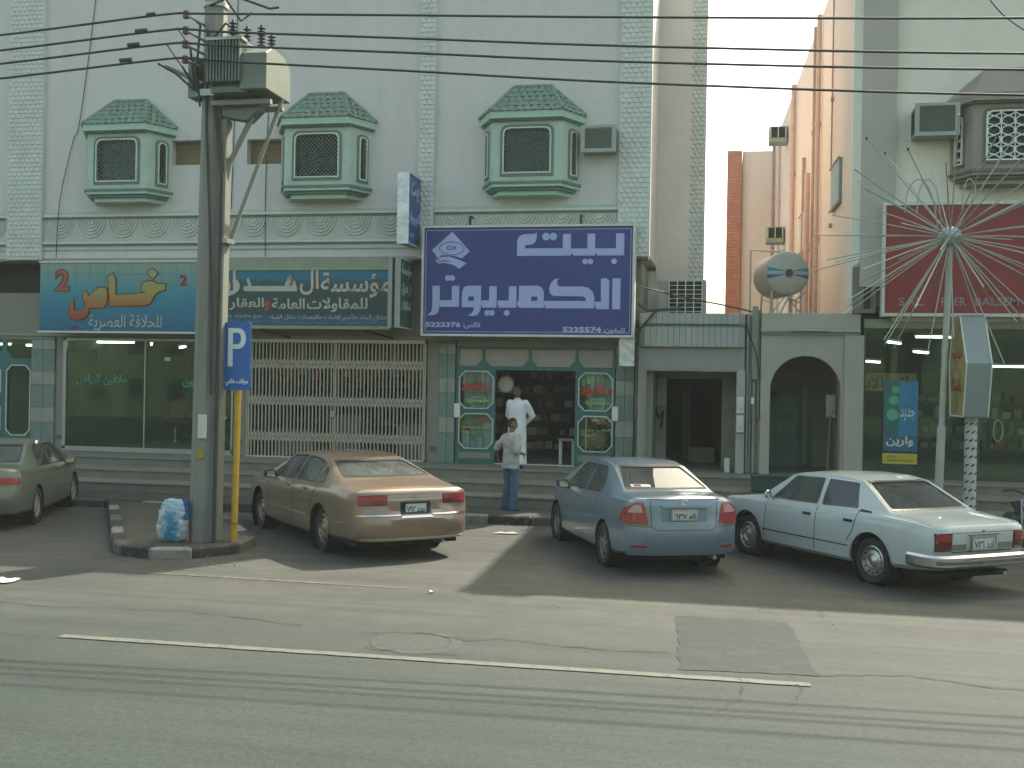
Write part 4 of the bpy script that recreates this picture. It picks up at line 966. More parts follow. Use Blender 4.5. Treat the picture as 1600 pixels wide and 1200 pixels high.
letter([(740,482),(870,482),(898,494),(912,520),(912,555),(740,555)]); letter([(740,555),(825,555),(825,585),(740,585)]); letter([(868,555),(912,555),(912,585),(868,585)]); letter([(730,585),(912,585),(914,632),(742,632),(730,615)])
letter([(670,485),(723,485),(723,632),(604,632),(592,610),(592,583),(670,583)])
letter([(533,485),(585,485),(585,632),(487,632),(476,610),(480,582),(533,582)])
letter([(372,482),(475,482),(475,555),(340,555),(342,520),(352,495)]); letter([(340,555),(385,555),(385,585),(340,585)]); letter([(425,555),(475,555),(475,585),(425,585)])
letter([(340,585),(475,585),(475,632),(468,660),(450,682),(422,690),(385,686),(408,672),(422,655),(428,630),(340,630)])
letter([(268,482),(320,482),(320,628),(192,628),(180,612),(180,640),(170,668),(148,684),(95,686),(122,664),(130,630),(130,482),(182,482),(182,582),(268,582)])
letter([(265,107),(390,245),(335,292),(268,272),(190,270),(160,285),(120,235)], 'logo_diamond')
letter([(128,300),(175,282),(250,280),(310,300),(368,325),(318,364),(270,335),(205,322),(165,328),(160,318),(215,312),(270,318),(215,303),(150,315),(145,306),(200,294),(160,292)], 'logo_wave')
mb = MB(); pts = [(sx(262+88*math.cos(2*PI*i/28)), SY-.016, sz(222+44*math.sin(2*PI*i/28))) for i in range(29)]; mb.tube(pts, .010, 4, caps=False); mb.build('logo_eye', M('logo mid blue', (.12, .16, .42), .5), bs)
txt('C.H', bl, bs, sx(226), sz(234), sx(290), sz(205), SY-.014, False, .03)
txt('5222376', lt, bs, sx(82), sz(768), sx(335), sz(732), SY-.006, False, .045); txt('فاكس:', lt, bs, sx(352), sz(778), sx(474), sz(732), SY-.006, True, .03)
txt('5235574', lt, bs, sx(1045), sz(798), sx(1308), sz(760), SY-.006, False, .045); txt('تليفون:', lt, bs, sx(1322), sz(806), sx(1468), sz(762), SY-.006, True, .03)
for a, b2 in ((SX0+.09, SX1-.09),):
    for z in (SZ0+.095, SZ1-.11): box('pinstripe', lt, bs, a, SY-.004, z, b2, SY-.001, z+.012)
    for x in (SX0+.085, SX1-.10): box('pinstripe', lt, bs, x, SY-.004, SZ0+.11, x+.012, SY-.001, SZ1-.115)
for x in (-5.72, -3.25):
    MB().tube([(x, .0, 6.26), (x, -.22, 6.24), (x, -.25, 6.0)], .03, 6).build('hanger_bracket', cb, bs)
o = thing('paper_banner', 'small crumpled white banner hanging under the right end of the blue sign', 'banner')
mb = MB(); vs = []; fs = []
for i in range(7):
    for j in range(4): vs.append((-2.36+.11*j+random.uniform(-.01, .01), -.38+random.uniform(-.02, .02), 3.585-.10*i))
for i in range(6):
    for j in range(3): fs.append((i*4+j, i*4+j+1, i*4+j+5, i*4+j+4))
MB().add(vs, fs).add([(x, y+.015, z) for x, y, z in vs], [f[::-1] for f in fs]).build('cloth', M('white cloth', (.62, .60, .52), .8), o)
# barber sign
s1g = thing('barber_sign', 'wide barber sign fading from pale grey tiles to blue with orange Arabic letters', 'sign')
def grad_mat(name, z0, z1, stops, rough=.5):
    m, n, l, p = nodes(name); geo = n.new('ShaderNodeNewGeometry'); sep = n.new('ShaderNodeSeparateXYZ'); l.new(geo.outputs['Position'], sep.inputs[0])
    mr = n.new('ShaderNodeMapRange'); mr.inputs[1].default_value = z0; mr.inputs[2].default_value = z1; l.new(sep.outputs[2], mr.inputs[0])
    no = n.new('ShaderNodeTexNoise'); no.inputs['Scale'].default_value = 2.5; no.inputs['Detail'].default_value = 5; l.new(geo.outputs['Position'], no.inputs[0])
    ma = n.new('ShaderNodeMath'); ma.operation = 'MULTIPLY_ADD'; ma.inputs[1].default_value = .16; l.new(no.outputs[0], ma.inputs[0])
    sb = n.new('ShaderNodeMath'); sb.operation = 'SUBTRACT'; sb.inputs[1].default_value = .08; l.new(mr.outputs[0], sb.inputs[0]); l.new(sb.outputs[0], ma.inputs[2])
    r = n.new('ShaderNodeValToRGB'); e = r.color_ramp.elements
    e[0].position = stops[0][0]; e[0].color = (*stops[0][1], 1); e[1].position = stops[-1][0]; e[1].color = (*stops[-1][1], 1)
    for q, c in stops[1:-1]: x = e.new(q); x.color = (*c, 1)
    l.new(ma.outputs[0], r.inputs[0]); l.new(r.outputs[0], p.inputs['Base Color']); p.inputs['Roughness'].default_value = rough
    MATS[name] = m; return m
bx0, bx1, bz0, bz1, by = -16.24, -12.2, 3.64, 5.26, -.30
box('panel', grad_mat('printed blue fade', bz0, bz1, [(.0, (.008, .11, .20)), (.35, (.012, .18, .27)), (.6, (.04, .25, .29)), (.8, (.15, .29, .26)), (1, (.27, .32, .24))]), s1g, bx0, by, bz0, bx1, .1, bz1)
box('frame', offwhite, s1g, bx0-.03, by-.03, bz1, bx1+.02, .1, bz1+.04); box('frame', offwhite, s1g, bx0-.03, by-.03, bz0-.045, bx1+.02, .1, bz0-.001)
tl = M('printed tile line', (.10, .25, .30), .5)
x = bx0+.2
while x < bx1: box('tile_line', tl, s1g, x, by-.003, 4.5, x+.012, by-.0005, bz1-.02); x += .37
for z in (4.98,): box('tile_line', tl, s1g, bx0+.02, by-.0035, z, bx1-.02, by-.0005, z+.012)
def bxx(u): return bx0+(u-72)/(1520-72)*(bx1-.25-bx0)
def bzz(v): return bz1-(v-62)/(708-62)*(bz1-bz0)
org = grad_mat('yellow to orange letter fade', 4.0, 4.95, [(0, (.28, .06, .015)), (.35, (.36, .16, .03)), (.6, (.33, .28, .05)), (1, (.30, .31, .12))]); rd = M('dark red outline', (.20, .03, .02), .5)
L1 = [(1085,352),(1160,340),(1215,375),(1175,445),(1130,462),(785,470),(768,300),(758,200),(800,165),(828,215),(835,370)]
L0 = [(1092,330),(1088,290),(1110,250),(1165,237),(1210,247),(1250,268),(1318,262),(1316,318),(1262,332),(1212,376),(1160,350)]
L2 = [(740,310),(752,360),(745,440),(725,485),(570,492),(568,545),(520,590),(450,605),(395,590),(370,540),(378,470),(418,395),(412,470),(425,515),(480,520),(530,500),(545,470),(510,395),(520,345),(540,330),(570,385),(610,345),(660,305),(705,298)]
L3 = [(1140,165),(1190,120),(1245,165),(1200,215)]
from mathutils.geometry import tessellate_polygon
def poly2(pts, mt, y, nm, grow=0, par=s1g, fx=bxx, fz=bzz, th=.008):
    c = [sum(p[0] for p in pts)/len(pts), sum(p[1] for p in pts)/len(pts)]
    if grow:
        o2 = []; k = len(pts)
        area = sum(pts[i][0]*pts[(i+1) % k][1]-pts[(i+1) % k][0]*pts[i][1] for i in range(k)); sg = 1 if area > 0 else -1
        for i in range(k):
            a = Vector(pts[i-1]); b = Vector(pts[i]); d = Vector(pts[(i+1) % k]); e1 = (b-a).normalized(); e2 = (d-b).normalized(); nn = (Vector((e1.y, -e1.x))+Vector((e2.y, -e2.x)))
            nn = nn.normalized() if nn.length > .2 else Vector((e1.y, -e1.x)); o2.append(tuple(b+nn*grow*sg))
        pts = o2
    MB().prism([(fx(u), fz(v)) for u, v in pts], y, y+th).build(nm, mt, par)
for q_, P in enumerate((L1, L0, L2, L3)):
    poly2(P, rd, by-.012-.0006*q_, 'letter_outline', 13); poly2(P, org, by-.024-.0006*q_, 'letter', 0)
poly2([(620,390),(655,362),(690,380),(672,392)], tl, by-.027, 'letter_counter')
txt('للحلاقة العصرية', M('pale print', (.42, .46, .36), .5), s1g, bxx(570), bzz(705), bxx(1290), bzz(552), by-.006, True, .0)
txt('2', rd, s1g, bxx(222), bzz(338), bxx(378), bzz(120), by-.006, False, .06); txt('2', M('faded red print', (.32, .10, .07), .5), s1g, bxx(235), bzz(330), bxx(368), bzz(130), by-.011, False, .01)
txt('هاتف', rd, s1g, bxx(370), bzz(690), bxx(470), bzz(655), by-.006, True, .02)
txt('2', rd, s1g, bxx(1455), bzz(280), bxx(1530), bzz(180), by-.006, False, .04)
# contractor sign
s2g = thing('contractor_sign', 'dark green and blue sign with cream Arabic lettering between the pole and the blue sign', 'sign')
cx0, cx1, cz0, cz1 = -11.85, -7.50, 3.80, 5.06; cy = -.30
box('panel', grad_mat('printed green fade', cz0, cz1, [(0, (.015, .08, .14)), (.16, (.02, .10, .17)), (.2, (.02, .05, .05)), (.55, (.025, .055, .05)), (.80, (.015, .09, .10)), (.86, (.008, .15, .24)), (1, (.008, .15, .24))]), s2g, cx0, cy, cz0, cx1, .05, cz1)
fr = M('olive cream frame', (.28, .34, .17), .5)
for z in (cz1+.001, cz0-.071): box('frame', fr, s2g, cx0-.05, cy-.03, z, cx1, .05, z+.07)
box('roof_gap', beigedk, s2g, cx0, cy+.1, cz1+.08, cx1+.3, .3, 5.32)
ct = M('cream print', (.45, .47, .36), .5); ctr = M('red print shadow', (.30, .06, .04), .5)
def ux(u): return cx0+.1+(u-70)/(1345-70)*(cx1-cx0-.1)
def uz(v): return cz1-(v-150)/(545-150)*(cz1-cz0)
for (s, a, b2, c, d) in (('مؤسسة', 850, 1350, 165, 345), ('ال', 700, 835, 145, 325), ('هـــــدر', 170, 670, 175, 335), ('ان', 78, 232, 140, 325)):
    if s == 'هـــــدر': continue
    txt(s, ctr, s2g, ux(a+8), uz(d+2), ux(b2+8), uz(c-2), cy-.005, True, .008); txt(s, ct, s2g, ux(a), uz(d), ux(b2), uz(c), cy-.014, True, .018)
MB().prism([(ux(300), uz(300)), (ux(680), uz(300)), (ux(680), uz(262)), (ux(300), uz(262))], cy-.014, cy-.007).build('lettering', ct, s2g)
txt('ه', ct, s2g, ux(590), uz(300), ux(672), uz(185), cy-.012, True, .05); txt('ه', ctr, s2g, ux(598), uz(302), ux(680), uz(183), cy-.005, True, .06)
txt('د', ct, s2g, ux(285), uz(300), ux(345), uz(200), cy-.012, True, .05); txt('ر', ct, s2g, ux(160), uz(335), ux(262), uz(215), cy-.013, True, .04)
txt('للمقاولات', ct, s2g, ux(752), uz(448), ux(1185), uz(345), cy-.010, True, .02); txt('العامة', ct, s2g, ux(495), uz(425), ux(740), uz(350), cy-.010, True, .02) if False else None
txt('العامة', ct, s2g, ux(500), uz(425), ux(738), uz(348), cy-.010, True, .02); txt('و', M('orange red print', (.45, .08, .04), .5), s2g, ux(440), uz(440), ux(490), uz(370), cy-.010, True, .04)
txt('العقار', ct, s2g, ux(185), uz(435), ux(440), uz(345), cy-.010, True, .02)
txt('اعمال البناء وتأجير الاليات والمعدات ونقل المياه', ct, s2g, ux(480), uz(505), ux(1330), uz(455), cy-.006, True, .0, res=1)
txt('بيع وشراء وتأجير', ct, s2g, ux(72), uz(495), ux(425), uz(452), cy-.006, True, .0, res=1)
txt('حفر الابار وتمديد المياه والصرف الصحي ت ٥٢٢', M('pale blue print', (.15, .28, .33), .5), s2g, ux(500), uz(540), ux(1330), uz(508), cy-.006, True, .0, res=1)
txt('سجل تجاري', M('pale blue print', (.15, .28, .33), .5), s2g, ux(120), uz(530), ux(420), uz(505), cy-.006, True, .0, res=1)
for x in (-10.6, -8.1): MB().tube([(x, -.25, 3.70), (x+.45, .44, 3.56)], .022, 6).build('stay', cb, s2g)
# hanging light boxes
def light_box(nm, label, x0, x1, y0, y1, z0, z1, face, edge, txts, split=False):
    t = thing(nm, label, 'sign')
    box('cabinet', face, t, x0+.02, y0+.02, z0+.02, x1-.001, y1, z1-.02)
    if split:
        w3 = (x1-x0)/3; box('edge_panel', edge, t, x0, y0-.01, z0, x0+w3, y0+.019, z1); box('edge_panel', edge, t, x1-w3*1.3, y0-.01, z0, x1, y0+.019, z1); box('edge_gap', dark, t, x0+w3+.002, y0+.005, z0+.05, x1-w3*1.3-.002, y0+.018, z1)
    else: box('edge_panel', edge, t, x0, y0-.01, z0, x1, y0+.019, z1)
    for z in (z0, z1-.02): box('trim', offwhite, t, x1, y0-.01, z, x1+.02, y1, z+.02)
    for s, ya, za, yb2, zb, mt, b in txts: txt(s, mt, t, ya, za, yb2, zb, x1+.003, True, b, facing='+x')
    MB().tube([((x0+x1)/2, y1-.05, z1-.2), ((x0+x1)/2, .1, z1-.2)], .025, 6).build('bracket', cb, t); MB().tube([((x0+x1)/2, y1-.05, z0+.2), ((x0+x1)/2, .1, z0+.2)], .025, 6).build('bracket', cb, t)
    return t
edgem = M('hazy white acrylic', (.70, .76, .72), .25, var=.25, scale=3.5, stretch=(1, 1, 2))
light_box('blue_light_box', 'projecting blue light box sign with a white front edge above the contractor sign', -7.16, -6.90, -1.0, -.03, 5.56, 7.10, M('light box blue', (.03, .09, .24), .35), edgem,
    [('بيت', -.85, 6.55, -.2, 6.95, lt, .03), ('الكمبيوتر', -.95, 6.0, -.1, 6.3, lt, .03), ('ت ٥٢٣', -.9, 5.72, -.25, 5.82, lt, .0)])
light_box('green_light_box', 'projecting dark green light box sign with grey front edges just left of the blue sign', -7.34, -7.06, -1.0, -.12, 3.74, 5.26, M('light box dark green', (.04, .10, .09), .4), M('grey aluminium edge', (.30, .32, .28), .4),
    [('مؤسسة', -.9, 4.85, -.2, 5.15, ct, .02), ('ال هدران', -.9, 4.45, -.2, 4.75, ct, .02), ('للمقاولات', -.9, 4.08, -.2, 4.36, ct, .02)], split=True)
for (pts, lab) in (([(-15.0, -.03, 12.3), (-15.2, -.03, 10.5), (-15.45, -.04, 8.6), (-15.6, -.05, 8.2), (-15.9, -.08, 6.8), (-15.95, -.12, 5.4)], 'thin black wire straggling down the wall left of the leftmost bay window'),
                   ([(-11.4, -.03, 12.3), (-11.45, -.03, 9), (-11.5, -.03, 6.6), (-11.55, -.1, 5.4)], 'thin wire hanging straight down the wall right of the utility pole'),
                   ([(-10.6, -.03, 9.2), (-10.65, -.03, 7), (-10.6, -.1, 5.4)], 'thin wire down the wall under the plywood opening left of the middle bay window')):
    cable(pts, .010, lab, n=5)
# ================================================================ UTILITY POLE, TRANSFORMER, WIRES
px, py = -7.72, -8.62
pole = thing('utility_pole', 'tall faceted grey utility pole on the kerb island carrying the wires', 'pole', (px, py, .13))
polem = M('weathered pole grey', (.25, .25, .205), .8, var=.12, scale=2, bump=.3, bscale=30, dirt=(.12, .13, .10), dscale=3, stretch=(1, 1, .3))
def faceted(r0, r1, h, n=8, rot=PI/8):
    mb = MB(); vs = [(r*math.cos(rot+2*PI*i/n), r*math.sin(rot+2*PI*i/n), z) for r, z in ((r0, 0), (r1, h)) for i in range(n)]
    return mb.add(vs, [(i, (i+1) % n, n+(i+1) % n, n+i) for i in range(n)]+[tuple(range(n-1, -1, -1)), tuple(range(n, 2*n))])
faceted(.205, .155, 9.9).build('shaft', polem, pole)
MB().box(.12, -.12, 0, .27, .10, 6.3).build('cable_channel', M('lighter channel grey', (.19, .20, .16), .7, var=.1, scale=3, stretch=(1, 1, .3)), pole, bevel=.02)
MB().tube([(.245, -.155, 0), (.235, -.15, 5.4), (.15, -.16, 6.2), (.05, -.19, 7.1)], .03, 6).build('riser_cable', cb, pole)
MB().tube([(-.02, -.21, 7.6), (.0, -.215, 6.2), (.08, -.22, 5.0), (.14, -.20, 3.6), (.17, -.2, 2.2)], .022, 6).build('riser_cable', cb, pole)
box('paper_notice', offwhite, pole, -.02, -.215, 1.55, .12, -.205, 1.90); MB().lathe([(.001, -.005), (.075, -.005), (.075, .004)], (.02, -.212, 1.32), 'y', 16).build('yellow_sticker', M('yellow sticker', (.36, .28, .04), .7), pole)
HWN = {o.name for o in bpy.data.objects}
for z in (7.0, 7.35, 8.35, 8.75): faceted(.19, .19, .06).build('band', steel, pole).location = (0, 0, z-.13)
arm = MB(); arm.box(-.17, -.24, 6.86, .80, -.18, 6.96); arm.box(-.17, .18, 6.86, .80, .24, 6.96)
arm.build('crossarm', steel, pole)
MB().tube([(.12, 0, 5.05), (.28, 0, 5.9), (.78, 0, 6.90)], .045, 6).build('brace', polem, pole); MB().tube([(.16, .16, 4.55), (1.02, .16, 6.88)], .032, 6).build('brace', polem, pole)
MB().tube([(-.14, -.1, 7.05), (-.42, -.12, 7.22), (-.70, -.15, 7.34)], .05, 6).build('side_bracket', steel, pole)
box('bracket_plate', steel, pole, .20, -.15, 4.45, .34, .1, 4.52)
# wires: heights at the pole, left and right ends (metres)
ins = M('brown porcelain', (.10, .055, .035), .3); ZW = (7.82, 7.59, 7.39, 7.17)
yw = -9.25
for i, z in enumerate(ZW):
    MB().lathe([(.02, 0), (.05, .01), (.05, .05), (.03, .06), (.045, .08), (.045, .11), (.02, .12)], (-.16, -.60, z-.19), 'z', 10).build('insulator', ins, pole); MB().tube([(-.12, 0, z-.13), (-.16, -.62, z-.13)], .02, 5).build('insulator_arm', steel, pole)
right_pts = [((-7.2, -.03), (-4.7, -.18), (-1.35, -.37), (3.7, -.62), (9, -.76), (22, -.6), (42, .1)), ((-7.2, -.06), (-4.7, -.27), (-1.35, -.53), (3.7, -.84), (9, -1.0), (22, -.8), (42, .1)), ((-7.2, -.06), (-4.7, -.27), (-1.35, -.54), (3.7, -.84), (9, -1.0), (22, -.8), (42, .1)), ((-7.0, -.08), (-4.7, -.30), (-1.35, -.60), (3.7, -.94), (9, -1.1), (22, -.9), (42, .1))]
for i, z in enumerate(ZW):
    L = [(-42, yw, z+.1), (-26, yw, z-.72), (-16, yw, z-.42), (-11.3, yw, z-.20), (-8.3, yw, z), (px, yw, z)]
    Rr = [(x*.973 if x > -6 else x, yw, z+d*.97) for x, d in right_pts[i]]
    lab = ('topmost of the four overhead wires', 'second overhead wire from the top', 'third overhead wire from the top', 'lowest of the four overhead wires')[i]
    P = L+Rr
    o = cable([Vector(p) for p in P], .0165, lab+' strung across the street from the utility pole', wirem); o.name = 'overhead_wire'; o['category'] = 'wire'
    MB().tube([(-.72+.0*i-(.12*i if i else -.05)-.1, -.63, z-.12), (-.52-.12*i-.1, -.63, z-.11)], .03, 6).build('wire_clamp', cb, pole)
for (pts) in ([(-.35, -.22, 8.10), (-.12, -.25, 7.9), (-.16, -.26, 7.2), (-.1, -.24, 6.7)], [(-.5, -.22, 7.88), (-.28, -.24, 7.6), (-.20, -.25, 7.1), (-.1, -.22, 6.8)], [(-.66, -.22, 7.64), (-.4, -.24, 7.3), (-.14, -.24, 6.9)], [(-.8, -.22, 7.36), (-.5, -.24, 7.2), (-.2, -.24, 6.95)], [(0, -.2, 8.2), (.3, -.3, 8.25), (.5, -.2, 7.95), (.62, -.1, 8.1)], [(.0, -.2, 8.35), (.4, -.3, 8.3), (.9, -.1, 8.15), (1.0, 0, 8.2)], [(0, -.22, 7.3), (.1, -.25, 7.7), (.3, -.28, 7.9), (.5, -.25, 7.75)]):
    P = [Vector(p) for p in pts]; MB().tube(P, .018, 5).build('jumper_cable', cb, pole)
box('fuse_box', polem, pole, -.32, -.2, 6.85, -.18, .1, 7.45)
MB().tube([(.55, -.32, 7.30), (.62, -.36, 7.42), (.72, -.34, 7.28)], .015, 5).build('jumper_cable', offwhite, pole)
tr = thing('transformer', 'grey green finned electrical transformer mounted beside the pole top', 'transformer', (px, py, 0))
tm = M('grey green transformer paint', (.14, .185, .145), .5, var=.1, scale=5, dirt=(.12, .15, .11), dscale=4)
box('tank', tm, tr, .34, -.42, 7.12, .80, .42, 7.95, .02); 
MB().prism([(-.55, 7.05), (.50, 7.05), (.50, 7.62), (.25, 7.78), (-.28, 7.82), (-.55, 7.66)], .801, 1.28, 'x').build('conservator_box', M('lighter transformer paint', (.18, .21, .165), .5, var=.06), tr, bevel=.015)
for i in range(11): box('cooling_fin', tm, tr, .22+.0575*i, -.62, 7.18, .25+.0575*i, -.421, 7.88)
for i in range(6): box('cooling_fin', tm, tr, .40+.07*i, .421, 7.18, .43+.07*i, .58, 7.88)
box('fin_header', steel, tr, .20, -.64, 7.881, .87, -.40, 7.93); box('base_tray', tm, tr, .25, -.5, 7.02, .9, .5, 7.119)
box('cradle_beam', polem, tr, .15, -.30, 6.86, 1.25, -.20, 6.94); box('cradle_beam', polem, tr, .15, .22, 6.86, 1.25, .32, 6.94)
MB().prism([(.3, 6.70), (.75, 6.62), (.95, 6.80), (1.05, 7.01), (.28, 7.01)], -.15, .15).build('drain_pan', tm, tr)
for x, y, h in ((.52, -.25, 8.02), (.62, .1, 8.02), (.98, -.1, 7.96), (1.04, .2, 7.9)):
    prof = [(.03, 0)]
    for k in range(6): prof += [(.03, .02+.06*k), (.075, .035+.06*k), (.03, .05+.06*k)]
    prof += [(.02, .40), (.001, .41)]
    MB().lathe(prof, (x, y, h-.08), 'z', 10).build('bushing', M('dark porcelain', (.06, .05, .05), .3), tr)
for x in (-45, 45):
    c = thing('far_pole', 'utility pole further %s along the street, outside the picture' % ('left' if x < 0 else 'right'), 'pole', (x, py, 0)); faceted(.25, .18, 9.9).build('shaft', polem, c)
DZ = -.25
for o_ in list(bpy.data.objects):
    if o_.name in HWN: continue
    if o_.parent in (pole, tr) and not o_.name.startswith(('wire_clamp', 'insulator', 'insulator_arm', 'bracket_plate', 'shaft')): o_.location.z += DZ
tr.scale = (.85, .85, .85); tr.location = (px-.0, py, .97)
pole.rotation_euler[1] = R(.45)
# ================================================================ PARKING SIGN, BAG, LITTER
pk = thing('parking_sign', 'blue parking sign with a white P on a yellow post', 'sign', (-7.26, -8.55, .13), R(-6))
ym = M('yellow post paint', (.55, .33, .035), .5, var=.1, scale=8, dirt=(.4, .25, .05), dscale=6)
MB().tube([(.0, 0, -.02), (.045, 0, 3.2)], .052, 12).build('post', ym, pk, smooth=True); MB().lathe([(.055, .26), (.06, .26), (.06, .285), (.055, .285)], n=12).build('post_band', M('rust band', (.3, .15, .05), .8), pk)
pb = M('parking sign blue', (.030, .135, .42), .4, var=.04)
MB().prism(rp(rect(-.17, 2.27, .275, 3.28), .04), -.075, -.06).build('plate', pb, pk)
wv = M('white sign vinyl', (.75, .78, .74), .5)
outer = [(-.10, 2.62)]+[(-.10, 3.19)]+[(.06+.0, 3.19)]+[(.06+.135*math.cos(a), 3.035+.155*math.sin(a)) for a in [PI/2-PI*i/10 for i in range(1, 11)]]+[(-.02, 2.88), (-.02, 2.62)]
inner_ = None
mb = MB(); mb.prism([(-.105, 2.62), (-.025, 2.62), (-.025, 3.19), (-.105, 3.19)], -.082, -.076)
oo = [(-.025, 3.19)]+[(.07+.125*math.cos(PI/2-PI*i/12), 3.035+.155*math.sin(PI/2-PI*i/12)) for i in range(13)]+[(-.025, 2.88)]
ii = [(-.025, 3.12)]+[(.065+.05*math.cos(PI/2-PI*i/12), 3.035+.085*math.sin(PI/2-PI*i/12)) for i in range(13)]+[(-.025, 2.95)]
for i in range(len(oo)-1): mb.prism([oo[i], oo[i+1], ii[i+1], ii[i]], -.082, -.076)
mb.build('letter_p', wv, pk)
txt('موقف خلفي', wv, pk, -.14, 2.33, .24, 2.44, -.077, True, .03)
bag = thing('rubbish_bag', 'blue and white plastic bag of rubbish leaning at the foot of the pole', 'bag', (-8.10, -8.83, .13), R(6))
def crumple(w, d, h, seed, jit=.03):
    bm = bmesh.new(); bmesh.ops.create_icosphere(bm, subdivisions=4, radius=1)
    rnd = random.Random(seed)
    from mathutils import noise
    for v in bm.verts:
        p = v.co.copy(); q = 4
        s = (abs(p.x)**q+abs(p.y)**q+abs(p.z)**q)**(-1/q); p *= s
        nz = noise.noise(p*2.2+Vector((seed, 0, 0)))*.16+abs(noise.noise(p*5+Vector((0, seed, 0))))*.14-abs(noise.noise(p*11+Vector((seed, seed, 0))))*.12
        v.co = Vector((p.x*w/2*(1+nz-(.12 if p.z > .3 else 0)), p.y*d/2*(1+nz), (p.z*.5+.5)*h*(1+nz*.3)))
        v.co.z = max(0, v.co.z)
    me = bpy.data.meshes.new('bag'); bm.to_mesh(me); bm.free(); return me
def bagmat():
    m, n, l, p = nodes('printed blue white plastic'); geo = n.new('ShaderNodeNewGeometry'); no = n.new('ShaderNodeTexNoise'); no.inputs['Scale'].default_value = 4.5; no.inputs['Detail'].default_value = 5; l.new(geo.outputs['Position'], no.inputs[0])
    r = n.new('ShaderNodeValToRGB'); e = r.color_ramp.elements; e[0].position = .36; e[0].color = (.05, .22, .36, 1); e[1].position = .62; e[1].color = (.48, .58, .60, 1)
    x = e.new(.48); x.color = (.20, .42, .55, 1); x = e.new(.54); x.color = (.42, .40, .40, 1); l.new(no.outputs[0], r.inputs[0]); l.new(r.outputs[0], p.inputs['Base Color']); p.inputs['Roughness'].default_value = .3; return m
me = crumple(.42, .26, .52, 3); me.materials.append(bagmat()); o = link('bag_body', me, bag)
me2 = crumple(.36, .12, .30, 9); me2.materials.append(M('pale blue carrier plastic', (.42, .56, .62), .3, var=.1, scale=6)); o = link('bag_top', me2, bag, (.03, -.06, .34))
me3 = crumple(.06, .14, .30, 5); me3.materials.append(M('blue carrier side', (.04, .14, .36), .35)); o = link('bag_side', me3, bag, (.215, -.02, .33))
lit = M('litter paper', (.75, .75, .72), .6); bei = M('painted sun patch', (.42, .38, .28), .8)
def litter(x, y, w, d, mt, lab, z=.0):
    vs = []; n = 4
    for i in range(n+1):
        for j in range(3): vs.append((w*(i/n-.5)+random.uniform(-.01, .01), d*(j/2-.5)+random.uniform(-.02, .02), .012+random.uniform(0, .025)))
    fs = [(i*3+j, (i+1)*3+j, (i+1)*3+j+1, i*3+j+1) for i in range(n) for j in range(2)]
    o = MB().add(vs, fs).build('litter', mt, None, loc=(x, y, z)); tag(o, lab, 'paper'); return o
litter(-8.82, -11.75, .34, .26, lit, 'bright white sheet of paper lying on the road at the left edge')
litter(-3.52, -10.95, .07, .05, lit, 'tiny scrap of white paper on the road near the shadow edge')
litter(-3.72, -5.5, .40, .14, bei, 'flat pale strip painted as a sun patch on the ground between the gold and the silver car')  # pale strip laid where a small patch of sun falls, light put into its colour
# ================================================================ RADIATING ROD LAMP AND SIGN BOX
dl = thing('radiating_rod_lamp', 'firework shaped lamp of thin rods bursting from a ball on a leaning pole', 'street lamp', (3.58, -3.5, .15))
hub = Vector((.14, 0, 5.12)); rodm = M('dull galvanised rod', (.34, .38, .31), .5, .3, var=.1)
MB().tube([(0, 0, 0), (.05, 0, 1.8)], .075, 10).tube([(.05, 0, 1.8), hub-Vector((0, 0, .1))], .055, 10).build('pole', M('pale pole paint', (.40, .42, .34), .6, var=.1, scale=4), dl, smooth=True)
MB().lathe([(.001, -.19), (.10, -.17), (.17, -.1), (.20, 0), (.17, .1), (.10, .17), (.001, .19)], tuple(hub), 'z', 16).build('hub_ball', M('scuffed steel ball', (.40, .42, .38), .35, .5, var=.3, scale=14), dl, smooth=True)
for i in range(14):
    a = 2*PI*i/14; MB().lathe([(.001, 0), (.035, .0), (.035, .05), (.001, .06)], (hub.x+.19*math.cos(a), .19*math.sin(a), hub.z-.03), 'z', 8).build('rod_socket', steel, dl)
rnd = random.Random(11); NR = 68
for i in range(NR):
    z = 1-2*(i+.5)/NR; a = i*2.39996+.4; rr_ = math.sqrt(1-z*z); d = Vector((rr_*math.cos(a), rr_*math.sin(a), z)); d += Vector([rnd.uniform(-.09, .09) for _ in range(3)]); d.normalize()
    L = rnd.uniform(2.0, 2.45)
    if d.z > .88 or (abs(d.x) < .12 and abs(d.y) < .12): continue
    dr = -.10*(1-abs(d.z))
    mb = MB().tube([hub+d*.17, hub+d*L*.5+Vector((0, 0, dr*.3)), hub+d*L+Vector((0, 0, dr))], .0115, 5)
    ob = mb.build('rod', rodm, dl)
    if d.z > .3 and i % 3 == 0: MB().lathe([(.001, -.03), (.02, -.02), (.02, .02), (.001, .03)], tuple(hub+d*L+Vector((0, 0, dr))), 'z', 6).build('rod_tip', cb, ob)
for (sx_, w_) in ((-.55, .34), (-.40, .26), (.28, .16)):
    P = [hub+Vector((sx_*.4, -.05, .15)), hub+Vector((sx_+w_*.6, -.1, .75)), hub+Vector((sx_, -.1, 1.0)), hub+Vector((sx_-w_*.55, -.1, .8)), hub+Vector((sx_-w_*.7, -.1, .35))]
    o2 = []
    for i in range(len(P)-1):
        p0 = P[max(i-1, 0)]; p1 = P[i]; p2 = P[i+1]; p3 = P[min(i+2, len(P)-1)]
        for k in range(5): t = k/5; o2.append(.5*((2*p1)+(-p0+p2)*t+(2*p0-5*p1+4*p2-p3)*t*t+(-p0+3*p1-3*p2+p3)*t**3))
    MB().tube(o2, .0115, 5).build('bent_rod', rodm, dl)
hx = thing('hexagonal_sign_box', 'tall bent-sided advertising box on a white post with black dashes', 'sign', (4.13, -3.8, .15), R(2))
